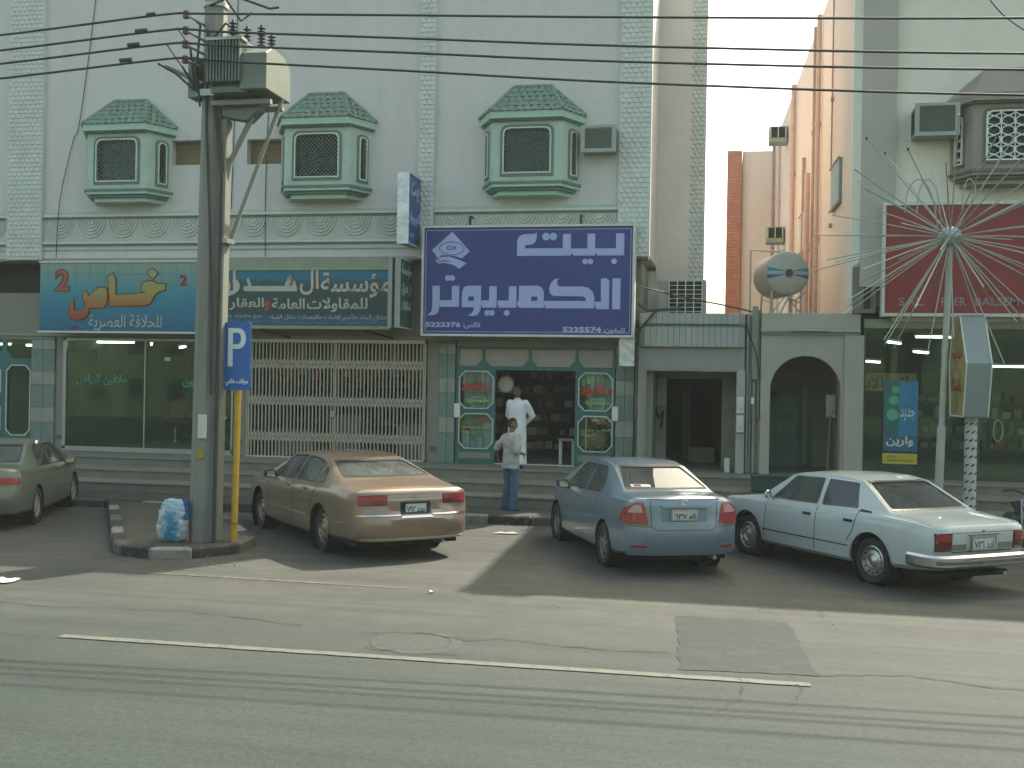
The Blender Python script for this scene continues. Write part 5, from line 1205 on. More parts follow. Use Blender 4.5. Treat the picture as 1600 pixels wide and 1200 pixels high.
hexo = [(.08, 1.98), (-.12, 2.90), (.42, 3.75), (.90, 3.75), (1.15, 2.9), (1.0, 1.98)]
MB().prism(hexo, -.19, .22, 'x').build('cabinet', M('grey acrylic end', (.26, .31, .28), .35, var=.05), hx)
MB().prism([(-.035, 2.93), (.0, 3.70), (.03, 3.70), (-.005, 2.93)], -.14, .175, 'x').build('upper_end_panel', M('pale grey acrylic', (.42, .47, .50), .3, var=.04), hx) if False else None
yf = [(.12, 2.03), (-.06, 2.90), (.45, 3.70), (.86, 3.70), (1.09, 2.9), (.95, 2.03)]
MB().prism(yf, -.202, -.191, 'x').build('advert_face', M('faded yellow advert', (.33, .30, .10), .5, var=.35, scale=2.2, dirt=(.25, .10, .05), dscale=1.8, damt=.8), hx)
for s, a, b2, c, d in (('صيدلية', .15, .9, 2.95, 3.2), ('الشفاء', .15, .9, 2.4, 2.65)): txt(s, M('dark red print', (.3, .05, .05), .7), hx, a, c, b2, d, -.205, True, .02, facing='-x')
for e in (-.19, .22):
    pts = [(e, y, z) for y, z in hexo]+[(e, *hexo[0])]
    MB().tube(pts, .017, 4, caps=False).build('edge_trim', cream, hx)
box('cap', offwhite, hx, -.2, .40, 3.755, .23, .92, 3.775)
post = MB().tube([(.03, .45, 0), (.03, .45, 1.98)], .105, 16).build('post', M('white post paint', (.50, .52, .45), .6, var=.1, scale=5), hx, smooth=True)
dk = M('black dash paint', (.05, .06, .06), .7)
for r_ in range(13):
    z = .08+r_*.145
    for k in range(3):
        a0 = -PI*.95+k*.95+(.35 if r_ % 2 else 0); vs = []; n = 5
        for i in range(n+1):
            a = a0+.62*i/n
            for h in (0, .035): vs.append((.03+.108*math.cos(a), .45+.108*math.sin(a), z+h+.035*i/n))
        MB().add(vs, [(2*i, 2*i+1, 2*i+3, 2*i+2) for i in range(n)]).build('dash_mark', dk, post)
cable([(4.3, -.5, 11.6), (4.9, -.5, 10.45), (5.6, -.5, 9.75), (7.5, -.4, 8.6)], .012, 'thin wire slanting down across the top right corner of the sand building')
# ================================================================ STREET SIDE BEHIND THE CAMERA (seen in the glass)
opm = M('opposite olive wall', (.15, .165, .12), .9, var=.06, scale=.5); opw = M('opposite window', (.05, .06, .06), .3)
for i, (x0, x1, h) in enumerate(((-45, -22, 9), (-21, -6, 12), (-5, 12, 8), (13, 30, 11), (31, 50, 9))):
    t = thing('opposite_building', ('low cream building across the street, far left', 'tall cream building across the street, left', 'low cream building across the street, opposite the shops', 'tall cream building across the street, right', 'low cream building across the street, far right')[i], 'building')
    box('wall', opm, t, x0, -52, -.1, x1, -40, h)
    z = 1.2
    while z < h-1.5:
        x = x0+1.5
        while x < x1-1.6: box('window', opw, t, x, -39.995, z, x+1.1, -39.9, z+1.3); x += 2.7
        z += 3.0
# ================================================================ CARS
def lerp_curve(c):
    c = sorted(c)
    def f(x):
        if x <= c[0][0]: return c[0][1]
        for (a, u), (b, v) in zip(c[:-1], c[1:]):
            if x <= b: return u+(v-u)*(x-a)/(b-a)
        return c[-1][1]
    return f
def smooth_curve(c, win=.10):
    f = lerp_curve(c)
    return lambda x: sum(f(x+win*(k/4))*w for k, w in ((-4, .5), (-3, 1), (-2, 1.5), (-1, 2), (0, 2.2), (1, 2), (2, 1.5), (3, 1), (4, .5)))/12.2
tyrem = M('tyre rubber', (.028, .028, .025), .85, var=.2, dirt=(.10, .09, .07), dscale=6, damt=.5)
undm = M('car underbody', (.012, .012, .010), .95)
trimm = M('black car trim', (.02, .022, .022), .45)
carglass = dusty_glass('tinted car glass', (.55, .62, .58), .34, .12)
cargl2 = dusty_glass('clear car glass', (.92, .96, .94), .34, .06)
redl = M('red lamp plastic', (.32, .015, .02), .15, var=.1, coat=1); redd = M('dark red lamp plastic', (.13, .015, .015), .15, coat=1); clr = M('clear lamp plastic', (.55, .30, .30), .12, coat=1)
platem = M('number plate white', (.52, .55, .50), .5, var=.05); ink = M('plate ink', (.03, .04, .05), .6)
seatm = M('car seat cloth', (.07, .075, .07), .9)
def paint(name, col, rough=.32, dust=(.30, .27, .2), damt=.3, metal=.35):
    return M(name, col, rough, metal, var=.05, scale=1.5, dirt=dust, dscale=1.6, damt=damt, coat=.8)
def make_car(sp):
    pm_ = sp['paint']; top = smooth_curve(sp['top'], sp.get('win', .09)); belt = smooth_curve(sp['belt'], .2); wm = smooth_curve(sp['wmax'], .15); wt = smooth_curve(sp['wtop'], .1); sill = smooth_curve(sp['sill'], .2)
    prof = smooth_curve(sp['rear'], .03); fprof = smooth_curve(sp['front'], .03)
    xr, xf = sp['xr'], sp['xf']; NS = 13; NT = 16
    tumble = sp.get('tumble', .02)
    def ring(x):
        b, w, t, ww, s = belt(x), wm(x), top(x), wt(x), sill(x)
        t = max(t, b+.015); ed = sp.get('crown', .025)
        side = [(w-.07, s), (w-.015, s+.05), (w-.004, s+(b-s)*.25), (w, s+(b-s)*.45), (w-.001, s+(b-s)*.62), (w-.008, s+(b-s)*.78), (w-.02, s+(b-s)*.92), (w-.045, b)]
        te = t-ed; wb = w-.06; kk = 5
        for i in range(1, kk+1):
            q = i/kk; bul = math.sin(q*PI)*tumble*(1 if te-b > .15 else .3)
            side.append((wb+(ww-wb)*q+bul, b+.0+(te-b)*q))
        return side, t, ww, te
    n_x = 64; xs = []
    for i in range(n_x+1): xs.append(xr+(xf-xr)*i/n_x)
    verts = []; rows = []
    tt = [math.sin((j/NT-.5)*PI)*.5+.5 for j in range(NT+1)]  # denser near the edges
    def ringverts(x):
        side, t, ww, te = ring(x); o = []
        for (y, z) in side: o.append((x, y, z))          # left side up (left = +y)
        for j in range(1, NT): u = 1-2*tt[j]; o.append((x, ww*u, te+(t-te)*(1-u*u)))
        for (y, z) in reversed(side): o.append((x, -y, z))
        return o
    nr = None
    for x in xs:
        r = ringverts(x); nr = len(r); rows.append(list(range(len(verts), len(verts)+nr))); verts += r
    faces = []
    for a, b in zip(rows[:-1], rows[1:]):
        for j in range(nr-1): faces.append((a[j], a[j+1], b[j+1], b[j]))
        faces.append((a[nr-1], a[0], b[0], b[nr-1]))
    ns = len(ring(xr)[0])
    def capgrid(x, pf, idx, flip):
        side, t, ww, te = ring(x); g = []
        for i in range(ns):
            y0, z = side[i]; row = []
            for j in range(NT+1):
                u = 1-2*tt[j]
                if j == 0: row.append(idx[i])
                elif j == NT: row.append(idx[nr-1-i])
                elif i == ns-1: row.append(idx[ns-1+j])
                else:
                    xx = pf(z); xx = xx+(x-xx)*abs(u)**sp.get('corner', 5); verts.append((xx, y0*u, z)); row.append(len(verts)-1)
            g.append(row)
        for i in range(ns-1):
            for j in range(NT):
                q = (g[i][j], g[i][j+1], g[i+1][j+1], g[i+1][j]); faces.append(q if flip else q[::-1])
        faces.append(tuple(g[0]) if not flip else tuple(g[0][::-1]))
    capgrid(xr, prof, rows[0], False); capgrid(xf, fprof, rows[-1], True)
    me = bpy.data.meshes.new('shell'); me.from_pydata(verts, [], faces)
    bm = bmesh.new(); bm.from_mesh(me); bmesh.ops.remove_doubles(bm, verts=bm.verts, dist=1e-4); bmesh.ops.recalc_face_normals(bm, faces=bm.faces)
    bm.to_mesh(me); bvh = BVHTree.FromBMesh(bm); bm.free()
    root = thing(sp['name'], sp['label'], sp['cat'], (0, 0, 0))
    # hollow shell with window and wheel openings
    wr = sp['wr']; wb_ = sp['wb']
    cut = MB(); cut2 = MB()
    for x in (0, wb_):
        for sg in (-1, 1):
            rr_ = wr+sp.get('arch', .05)
            pts = [(x+rr_*math.cos(2*PI*i/28), wr+rr_*math.sin(2*PI*i/28)*(1.0)) for i in range(28)]
            cut.prism(pts, sg*.55, sg*1.3)
    for poly in sp['sidewin']:
        for sg in (-1, 1): cut.prism(rp(poly, .03, 2), sg*.30, sg*1.2)
    rw = sp['rearwin']; fwn = sp['frontwin']
    cut2.prism(rp([(-a, z) for a, z in rw]+[(a, z) for a, z in reversed(rw)], .04, 3), sp['rw_x'][0], sp['rw_x'][1], 'x')
    cut2.prism(rp([(-a, z) for a, z in fwn]+[(a, z) for a, z in reversed(fwn)], .04, 3), sp['fw_x'][0], sp['fw_x'][1], 'x')
    so = bpy.data.objects.new('tmp', me); COL.objects.link(so)
    co = cut.build('cut', undm, None); co2 = cut2.build('cut', undm, None)
    m1 = so.modifiers.new('s', 'SOLIDIFY'); m1.thickness = .018; m1.offset = -1
    m2 = so.modifiers.new('b', 'BOOLEAN'); m2.object = co; m2.operation = 'DIFFERENCE'; m2.solver = 'EXACT'
    m3 = so.modifiers.new('c', 'BOOLEAN'); m3.object = co2; m3.operation = 'DIFFERENCE'; m3.solver = 'EXACT'
    dg = bpy.context.evaluated_depsgraph_get(); dg.update()
    bme_ = bpy.data.meshes.new_from_object(so.evaluated_get(dg))
    bpy.data.objects.remove(so); bpy.data.objects.remove(co); bpy.data.objects.remove(co2); print('BODY', sp['name'], len(bme_.polygons))
    bme_.materials.clear(); bme_.materials.append(pm_); bme_.name = 'body'
    for p in bme_.polygons: p.use_smooth = True; p.material_index = 0
    bme_.set_sharp_from_angle(angle=R(33))
    body = link('body', bme_, root)
    # patches that follow the shell
    def patch(nm, poly, axis, mat, off=.004, th=.01, par=None, grid=.06, start=3.0, rnd=0, xlim=None):
        if rnd: poly = rp(poly, rnd, 3)
        bm = bmesh.new()
        if axis[1] == 'y': mk = lambda a, b: Vector((a, 0, b))
        elif axis[1] == 'x': mk = lambda a, b: Vector((0, a, b))
        else: mk = lambda a, b: Vector((a, b, 0))
        vs = [bm.verts.new(mk(a, b)) for a, b in poly]; bm.faces.new(vs)
        mn = [min(p[k] for p in poly) for k in (0, 1)]; mx = [max(p[k] for p in poly) for k in (0, 1)]
        for k in (0, 1):
            c = mn[k]+grid
            nrm = mk(1, 0) if k == 0 else mk(0, 1)
            while c < mx[k]-.005:
                bmesh.ops.bisect_plane(bm, geom=bm.faces[:]+bm.edges[:]+bm.verts[:], plane_co=mk(c, 0) if k == 0 else mk(0, c), plane_no=nrm); c += grid
        sg = 1 if axis[0] == '+' else -1
        D = {'x': Vector((1, 0, 0)), 'y': Vector((0, 1, 0)), 'z': Vector((0, 0, 1))}[axis[1]]*sg   # ray travels along D
        outv = {}
        for v in bm.verts:
            o = v.co-D*start
            hit = bvh.ray_cast(o, D)
            if hit[0] is None:
                hit = bvh.find_nearest(v.co+(-D)*(1.0)); 
            nrm_ = hit[1]
            if nrm_.dot(D) > 0: nrm_ = -nrm_
            outv[v] = (hit[0].copy(), nrm_.copy())
        fs = bm.faces[:]
        ret = bmesh.ops.duplicate(bm, geom=bm.verts[:]+bm.edges[:]+fs)
        vm = ret['vert_map']
        newf = [g for g in ret['geom'] if isinstance(g, bmesh.types.BMFace)]
        src = [v for v in outv]
        be = [e for e in bm.edges if len(e.link_faces) == 1 and e.verts[0] in outv and e.verts[1] in outv]
        for v in src:
            w_ = vm[v]; p, nn = outv[v]
            v.co = p+nn*off; w_.co = p+nn*(off-th)
        for f in newf: f.normal_flip()
        for e in be:
            a, b = e.verts
            try: bm.faces.new((a, b, vm[b], vm[a]))
            except ValueError: pass
        bmesh.ops.recalc_face_normals(bm, faces=bm.faces)
        mesh = bpy.data.meshes.new(nm); bm.to_mesh(mesh); bm.free()
        for p in mesh.polygons: p.use_smooth = True
        mesh.set_sharp_from_angle(angle=R(35)); mesh.materials.append(mat)
        return link(nm, mesh, par or root)
    sp['patch'] = patch; sp['bvh'] = bvh
    gmat = sp.get('glass', carglass)
    def inflate(poly, e):
        cx = sum(p[0] for p in poly)/len(poly); cz = sum(p[1] for p in poly)/len(poly)
        W = max(p[0] for p in poly)-min(p[0] for p in poly); H = max(p[1] for p in poly)-min(p[1] for p in poly)
        return [((a-cx)*(1+2*e/W)+cx, (b-cz)*(1+2*e/H)+cz) for a, b in poly]
    for poly in sp['sidewin']:
        for ax in ('-y', '+y'):
            patch('side_window', inflate(poly, .012), ax, gmat, off=-.008, th=.004, grid=.15)
            fr = None
    full = [(-a, z) for a, z in rw]+[(a, z) for a, z in reversed(rw)]
    patch('rear_window', inflate(full, .015), '+x', gmat, off=-.008, th=.004, grid=.08)
    patch('windscreen', inflate([(-a, z) for a, z in fwn]+[(a, z) for a, z in reversed(fwn)], .015), '-x', gmat, off=-.008, th=.004, grid=.1)
    def seal(nm, poly, axis, mat, wdt=.018, off=.003):
        # thin strip following the outline
        o2 = inflate(poly, wdt); k = len(poly)
        P = rp(poly, .03, 3); Q = rp(o2, .035, 3); P2 = []; 
        D = {'x': Vector((1, 0, 0)), 'y': Vector((0, 1, 0))}[axis[1]]*(1 if axis[0] == '+' else -1)
        mk = (lambda a, b: Vector((a, 0, b))) if axis[1] == 'y' else (lambda a, b: Vector((0, a, b)))
        def sub(L):
            o = []
            for i in range(len(L)):
                a = Vector(L[i]); b = Vector(L[(i+1) % len(L)]); n = max(1, int(round((b-a).length/.08)))
                o += [a+(b-a)*t/n for t in range(n)]
            return o
        # same sampling for both outlines
        A = []; Bq = []
        for i in range(len(P)):
            a, b = Vector(P[i]), Vector(P[(i+1) % len(P)]); c, d = Vector(Q[i]), Vector(Q[(i+1) % len(Q)]); n = max(1, int(round((b-a).length/.08)))
            for t in range(n): A.append(a+(b-a)*t/n); Bq.append(c+(d-c)*t/n)
        def pr(p):
            h = bvh.ray_cast(mk(*p)-D*3, D)
            if h[0] is None: h = bvh.find_nearest(mk(*p)-D)
            nn = h[1] if h[1].dot(D) < 0 else -h[1]
            return h[0]+nn*off
        vs = [pr(p) for p in A]+[pr(p) for p in Bq]; n = len(A)
        return MB().add(vs, [(i, (i+1) % n, n+(i+1) % n, n+i) for i in range(n)]).build(nm, mat, root, smooth=True)
    sm_ = sp.get('sealmat', trimm)
    seal('rear_window_seal', full, '+x', sm_, .02); seal('windscreen_seal', [(-a, z) for a, z in fwn]+[(a, z) for a, z in reversed(fwn)], '-x', sm_, .02)
    for poly in sp['sidewin']:
        for ax in ('-y', '+y'): seal('window_seal', poly, ax, sp.get('sideseal', sm_), .014)
    # seams: thin dark lines following the shell
    def seam(nm, pts, axis, mat=trimm, w=.006, off=.0025, closed=False, par=None):
        D = {'x': Vector((1, 0, 0)), 'y': Vector((0, 1, 0)), 'z': Vector((0, 0, 1))}[axis[1]]*(1 if axis[0] == '+' else -1)
        mk = {'y': lambda a, b: Vector((a, 0, b)), 'x': lambda a, b: Vector((0, a, b)), 'z': lambda a, b: Vector((a, b, 0))}[axis[1]]
        P = [Vector(p) for p in pts]; 
        if closed: P.append(P[0])
        S2 = []
        for a, b in zip(P[:-1], P[1:]):
            n = max(1, int(round((b-a).length/.05))); S2 += [a+(b-a)*t/n for t in range(n)]
        S2.append(P[-1]); vs = []
        for i, p in enumerate(S2):
            d = (S2[min(i+1, len(S2)-1)]-S2[max(i-1, 0)]).normalized(); nn = Vector((-d.y, d.x))*w/2
            for q in (p-nn, p+nn):
                h = bvh.ray_cast(mk(*q)-D*3, D)
                if h[0] is None: h = bvh.find_nearest(mk(*q)-D)
                m = h[1] if h[1].dot(D) < 0 else -h[1]
                vs.append(h[0]+m*off)
        return MB().add(vs, [(2*i, 2*i+1, 2*i+3, 2*i+2) for i in range(len(S2)-1)]).build(nm, mat, par or root, smooth=True)
    sp['seam'] = seam
    # doors as slightly proud panels with handles
    for dp_ in sp['doors']:
        for ax, sg in (('-y', 1), ('+y', -1)):
            seam('door_gap', dp_['line'], ax, trimm, sp.get('gapw', .010))
            hx_, hz_ = dp_['handle']; h = bvh.ray_cast(Vector((hx_, sg*3, hz_)), Vector((0, -sg, 0)))
            if h[0] is not None:
                y = h[0].y
                MB().box(hx_-.085, y-.004, hz_-.018, hx_+.085, y+sg*.022, hz_+.018).build('door_handle', sp.get('handlemat', pm_), root, bevel=.008)
    # sills and underside
    box('underbody', undm, root, sp['xr']+.1, -sp['wmin']+.1, .20, xf-.05, sp['wmin']-.1, .26)
    cab = sp['cab']
    # wheels
    for x in (0, wb_):
        for sg in (1, -1):
            wy = sg*(sp['track']/2)
            MB().lathe([(wr+.045, -.0), (wr+.045, -sg*.28), (.05, -sg*.28)], (x, sg*sp['wellw'], wr), 'y', 24).build('wheel_well', undm, root)
            h = .095
            wl_ = empty('wheel', (x, wy, wr)); wl_.parent = root
            MB().lathe([(wr*.64, sg*h*.8), (wr*.70, sg*h*1.02), (wr*.90, sg*h*1.08), (wr*.985, sg*h*.8), (wr, sg*h*.5), (wr, -sg*h*.5), (wr*.985, -sg*h*.8), (wr*.9, -sg*h*1.05), (wr*.6, -sg*h)], n=36, axis='y').build('tyre', tyrem, wl_, smooth=True)
            st = sp['rim']; rm = sp['rimmat']; ri = wr*.655
            if st == 'alloy':
                MB().lathe([(ri, sg*h*.85), (ri*.93, sg*h*.88), (ri*.90, sg*h*.3), (ri*.5, -sg*h*.2)], n=30, axis='y').build('rim', rm, wl_, smooth=True)
                MB().lathe([(ri*.9, sg*h*.1), (.01, sg*h*.1)], n=30, axis='y').build('brake_shadow', undm, wl_)
                mb = MB()
                for k in range(sp.get('spokes', 5)):
                    a = 2*PI*k/sp.get('spokes', 5)+.3; ca, sa = math.cos(a), math.sin(a); ww_ = .028
                    vs = [(r_*ca-q*w2*sa, sg*y_, r_*sa+q*w2*ca) for (r_, w2, y_) in ((.03, .03, h*.75), (ri*.93, ww_, h*.72)) for q in (-1, 1)]
                    vs += [(a_, b_-sg*.03, c_) for a_, b_, c_ in vs]
                    mb.add(vs, [(0, 1, 3, 2), (4, 6, 7, 5), (0, 4, 5, 1), (2, 3, 7, 6), (0, 2, 6, 4), (1, 5, 7, 3)])
                mb.build('spokes', rm, wl_); MB().lathe([(.001, sg*h*.86), (.05, sg*h*.82), (.055, sg*h*.6)], n=16, axis='y').build('hub_cap', rm, wl_, smooth=True)
            else:
                MB().lathe([(ri, sg*h*.85), (ri*.92, sg*h*.95), (ri*.86, sg*h*.6), (ri*.75, sg*h*.55), (ri*.70, sg*h*.75), (ri*.45, sg*h*.9), (ri*.40, sg*h*.75), (ri*.25, sg*h*1.0), (.001, sg*h*1.05)], n=30, axis='y').build('rim', rm, wl_, smooth=True)
                for k in range(12):
                    a = 2*PI*k/12; MB().lathe([(.001, sg*h*.80), (.011, sg*h*.80), (.011, sg*h*.6)], (ri*.80*math.cos(a), 0, ri*.80*math.sin(a)), 'y', 8).build('rim_hole', undm, wl_)
    # seats and dashboard
    sf, sr = cab['front'], cab['rear']
    for y in (-.36, .36):
        box('seat', seatm, root, sf-.25, y-.24, .45, sf+.25, y+.24, .62, .05)
        MB().prism([(sf-.28, .6), (sf-.14, .6), (sf-.24, 1.08), (sf-.36, 1.08)], y-.23, y+.23).build('seat_back', seatm, root, bevel=.03)
        MB().prism([(sf-.38, 1.09), (sf-.28, 1.09), (sf-.30, 1.24), (sf-.38, 1.24)], y-.12, y+.12).build('head_rest', seatm, root, bevel=.02)
    box('rear_bench', seatm, root, sr-.2, -.6, .45, sr+.25, .6, .60, .05)
    MB().prism([(sr-.25, .6), (sr-.1, .6), (sr-.22, cab['shelf']), (sr-.36, cab['shelf'])], -.6, .6).build('rear_seat_back', seatm, root, bevel=.03)
    box('parcel_shelf', sp.get('shelfmat', seatm), root, sp['rw_in'], -.58, cab['shelf']-.07, sr-.30, .58, cab['shelf']-.04)
    box('dashboard', trimm, root, wb_-.75, -.66, .62, wb_-.35, .66, cab['dash'], .05)
    stw = MB(); R_ = .19
    stw.tube([(wb_-.95+.09*math.sin(2*PI*i/20), .36+R_*math.cos(2*PI*i/20), cab['dash']-.06+R_*math.sin(2*PI*i/20)) for i in range(21)], .014, 6, caps=False); stw.build('steering_wheel', trimm, root)
    # mirrors
    for sg in (1, -1):
        mx_, mz_ = sp['mirror']; h = bvh.ray_cast(Vector((mx_, sg*3, mz_)), Vector((0, -sg, 0))); y = h[0].y if h[0] is not None else sg*.8
        if sp.get('roundmirror'):
            m_ = MB().tube([(mx_+.02, y, mz_-.03), (mx_+.04, y+sg*.08, mz_+.05)], .012, 6).build('mirror_stalk', chrome, root)
            MB().lathe([(.001, -.03), (.05, -.02), (.065, .0), (.001, .005)], (mx_+.04, y+sg*.10, mz_+.06), 'x', 16).build('door_mirror', chrome, root)
        else:
            MB().prism(rp([(y-sg*.02, mz_-.05), (y+sg*.20, mz_-.04), (y+sg*.21, mz_+.07), (y+sg*.05, mz_+.09)], .03, 3), mx_-.03, mx_+.09, 'x').build('door_mirror', sp.get('mirrormat', pm_), root, bevel=.02)
            MB().prism(rp([(y+sg*.035, mz_-.035), (y+sg*.185, mz_-.03), (y+sg*.19, mz_+.06), (y+sg*.06, mz_+.07)], .02, 3), mx_-.034, mx_-.031, 'x').build('mirror_glass', chrome, root)
    def surf_x(y, z):
        h = bvh.ray_cast(Vector((-4, y, z)), Vector((1, 0, 0))); return h[0].x if h[0] is not None else -1
    # number plate
    pz, ph, pw = sp['plate']; xx = surf_x(0, pz)-.012
    pf = MB().box(xx-.012, -pw, pz-ph, xx+.0, pw, pz+ph).build('number_plate', platem, root, bevel=.004)
    MB().ring(rect(-pw-.012, pz-ph-.012, pw+.012, pz+ph+.012), rect(-pw+.008, pz-ph+.008, pw-.008, pz+ph-.008), xx-.018, xx-.002, 'x').build('plate_frame', sp.get('plateframe', chrome), pf)
    txm = text_mesh(shape(sp['platetext']), .02, .003, 2)
    xs_ = [v.co.x for v in txm.vertices]; ys_ = [v.co.y for v in txm.vertices]; ax_, bx_, ay_, by_ = min(xs_), max(xs_), min(ys_), max(ys_)
    for v in txm.vertices: v.co = (xx-.0135-v.co.z*.3, -((v.co.x-ax_)/(bx_-ax_)-.5)*2*pw*.82, pz-.015+((v.co.y-ay_)/(by_-ay_)-.5)*2*ph*.62)
    txm.materials.clear(); txm.materials.append(ink); link('plate_lettering', txm, pf)
    sp['surf_x'] = surf_x; sp['root'] = root; sp['patchf'] = patch
    MB().tube([(sp['rearx']+.25, -.45, .24), (sp['rearx']-.0, -.45, .25)], .028, 8).build('exhaust_pipe', steel, root)
    return root
def place(root, x, y, yaw): root.location = (x, y, 0); root.rotation_euler[2] = yaw
def sweep(nm, path, prof, mat, root, smooth=True):
    # path in plan (x,y); profile (out, z)
    vs = []; P = [Vector(p) for p in path]; k = len(prof)
    for i, p in enumerate(P):
        d = (P[min(i+1, len(P)-1)]-P[max(i-1, 0)]).normalized(); nn = Vector((-d.y, d.x))
        for o, z in prof: q = p+nn*o; vs.append((q.x, q.y, z))
    fs = [(i*k+j, i*k+(j+1) % k, (i+1)*k+(j+1) % k, (i+1)*k+j) for i in range(len(P)-1) for j in range(k)]
    fs += [tuple(range(k)), tuple((len(P)-1)*k+j for j in range(k))]
    return MB().add(vs, fs).build(nm, mat, root, smooth=smooth)
# ---------------- silver blue saloon
c1 = dict(name='silver_blue_saloon', label='silver blue saloon with a white rear sunshade parked between the gold and white cars', cat='car',
 paint=paint('silver blue paint', (.20, .27, .31), .28, damt=.15, dust=(.26, .28, .26)), xr=-.86, xf=3.22, wb=2.6, wr=.31, track=1.48, wellw=.835, wmin=.8, rearx=-1.0,
 top=[(-1.1, 1.05), (-.9, 1.075), (-.42, 1.10), (.45, 1.405), (.85, 1.455), (1.25, 1.465), (1.65, 1.43), (1.9, 1.37), (2.62, 1.04), (3.0, .95), (3.3, .80), (3.5, .70)],
 belt=[(-1.1, 1.00), (-.4, 1.01), (.5, .98), (1.5, .94), (2.6, .90), (3.1, .84), (3.4, .70)],
 wmax=[(-1.1, .77), (-.86, .80), (-.4, .84), (.5, .853), (2.1, .853), (2.7, .84), (3.0, .79), (3.22, .70)],
 wtop=[(-1.1, .62), (-.86, .64), (-.42, .66), (.0, .60), (.45, .545), (.9, .55), (1.5, .565), (1.9, .57), (2.62, .70), (3.0, .66), (3.22, .58)],
 sill=[(-1.1, .30), (-.5, .25), (.4, .20), (2.2, .20), (3.2, .24)], rear=[(.2, -.93), (.35, -1.0), (.5, -1.04), (.62, -1.045), (.66, -1.01), (.85, -1.0), (1.0, -.985), (1.06, -.95)],
 front=[(.2, 3.40), (.5, 3.49), (.7, 3.45), (.9, 3.25)], corner=4,
 sidewin=[[(.32, 1.03), (1.02, 1.00), (1.02, 1.36), (.62, 1.355), (.38, 1.20)], [(1.10, 1.00), (2.12, .965), (1.84, 1.22), (1.60, 1.345), (1.10, 1.365)]],
 rearwin=[(.60, 1.135), (.46, 1.375)], rw_x=(-2, .62), frontwin=[(.62, 1.08), (.50, 1.365)], fw_x=(1.7, 4), rw_in=-.45,
 doors=[dict(line=[(1.06, .98), (1.06, .27)], handle=(.50, .90)), dict(line=[(2.18, .93), (2.22, .30)], handle=(1.30, .88)), dict(line=[(.30, 1.0), (.38, .72), (.42, .45)], handle=(-9, -9))],
 glass=cargl2, cab=dict(front=1.35, rear=.45, shelf=1.10, dash=.98), mirror=(1.98, .97), mirrormat=trimm, plate=(.835, .065, .185), platetext='ااه ٦٣٧', rim='alloy', rimmat=M('dusty alloy', (.34, .33, .29), .4, .6, var=.15), gapw=.007)
r1 = make_car(c1); pa = c1['patchf']; sm2 = c1['seam']
for sg in (1, -1):
    pa('tail_light', [(sg*.50, .70), (sg*.56, .995), (sg*.66, 1.0), (sg*.765, .93), (sg*.795, .82), (sg*.80, .70)], '+x', redl, off=.012, th=.02, rnd=.02)
    pa('reversing_lens', [(sg*.575, .86), (sg*.60, .95), (sg*.67, .965), (sg*.72, .93), (sg*.765, .86)], '+x', clr, off=.016, th=.01, rnd=.01)
    pa('tail_light_wrap', [(-.93, .72), (-.66, .74), (-.80, .92), (-.93, .97)], '-y' if sg > 0 else '+y', redl, off=.010, th=.015, rnd=.02)
    pa('bumper_reflector', [(sg*.52, .39), (sg*.72, .39), (sg*.72, .42), (sg*.52, .42)], '+x', redl, off=.006, th=.01)
sm2('boot_gap', [(-.475, 1.055), (-.46, .68), (-.40, .625), (.40, .625), (.46, .68), (.475, 1.055)], '+x', trimm, .009)
sm2('bumper_gap', [(-.81, .685), (-.47, .672)], '+x', trimm, .008); sm2('bumper_gap', [(.81, .685), (.47, .672)], '+x', trimm, .008)
sm2('spoiler_shadow', [(-.52, 1.035), (.52, 1.035)], '+x', trimm, .010)
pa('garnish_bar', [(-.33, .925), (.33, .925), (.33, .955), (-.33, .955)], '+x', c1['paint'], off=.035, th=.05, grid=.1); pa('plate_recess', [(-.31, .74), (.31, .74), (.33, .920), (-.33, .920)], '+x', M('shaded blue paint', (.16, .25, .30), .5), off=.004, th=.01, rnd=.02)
xx = c1['surf_x'](0, 1.0)-.008
MB().tube([(xx, .055*math.cos(2*PI*i/20), .995+.036*math.sin(2*PI*i/20)) for i in range(21)], .006, 5, caps=False).tube([(xx, .022*math.cos(2*PI*i/16), .995+.033*math.sin(2*PI*i/16)) for i in range(17)], .005, 5, caps=False).tube([(xx, .04*math.cos(2*PI*i/16), 1.01+.014*math.sin(2*PI*i/16)) for i in range(17)], .005, 5, caps=False).build('emblem', chrome, r1)
# sunshade standing behind the rear window
pa('sunshade', [(.40, 1.15), (.43, 1.20), (.40, 1.27), (.36, 1.345), (.20, 1.355), (.05, 1.34), (-.06, 1.355), (-.20, 1.35), (-.235, 1.31), (-.225, 1.28), (-.26, 1.262), (-.235, 1.25), (-.25, 1.22), (-.27, 1.19), (-.24, 1.16), (-.10, 1.15), (.12, 1.155)], '+x', M('silver white sunshade foil', (.90, .92, .96), .35, .0, var=.04, scale=8), off=-.03, th=.004, grid=.06)
pa('windscreen_sticker', [(.22, 1.145), (.50, 1.145), (.50, 1.175), (.22, 1.175)], '+x', white, off=-.002, th=.001); pa('sticker_print', [(.36, 1.15), (.46, 1.15), (.46, 1.170), (.36, 1.170)], '+x', redl, off=-.0, th=.001)
place(r1, -.99, -7.94, 1.983)
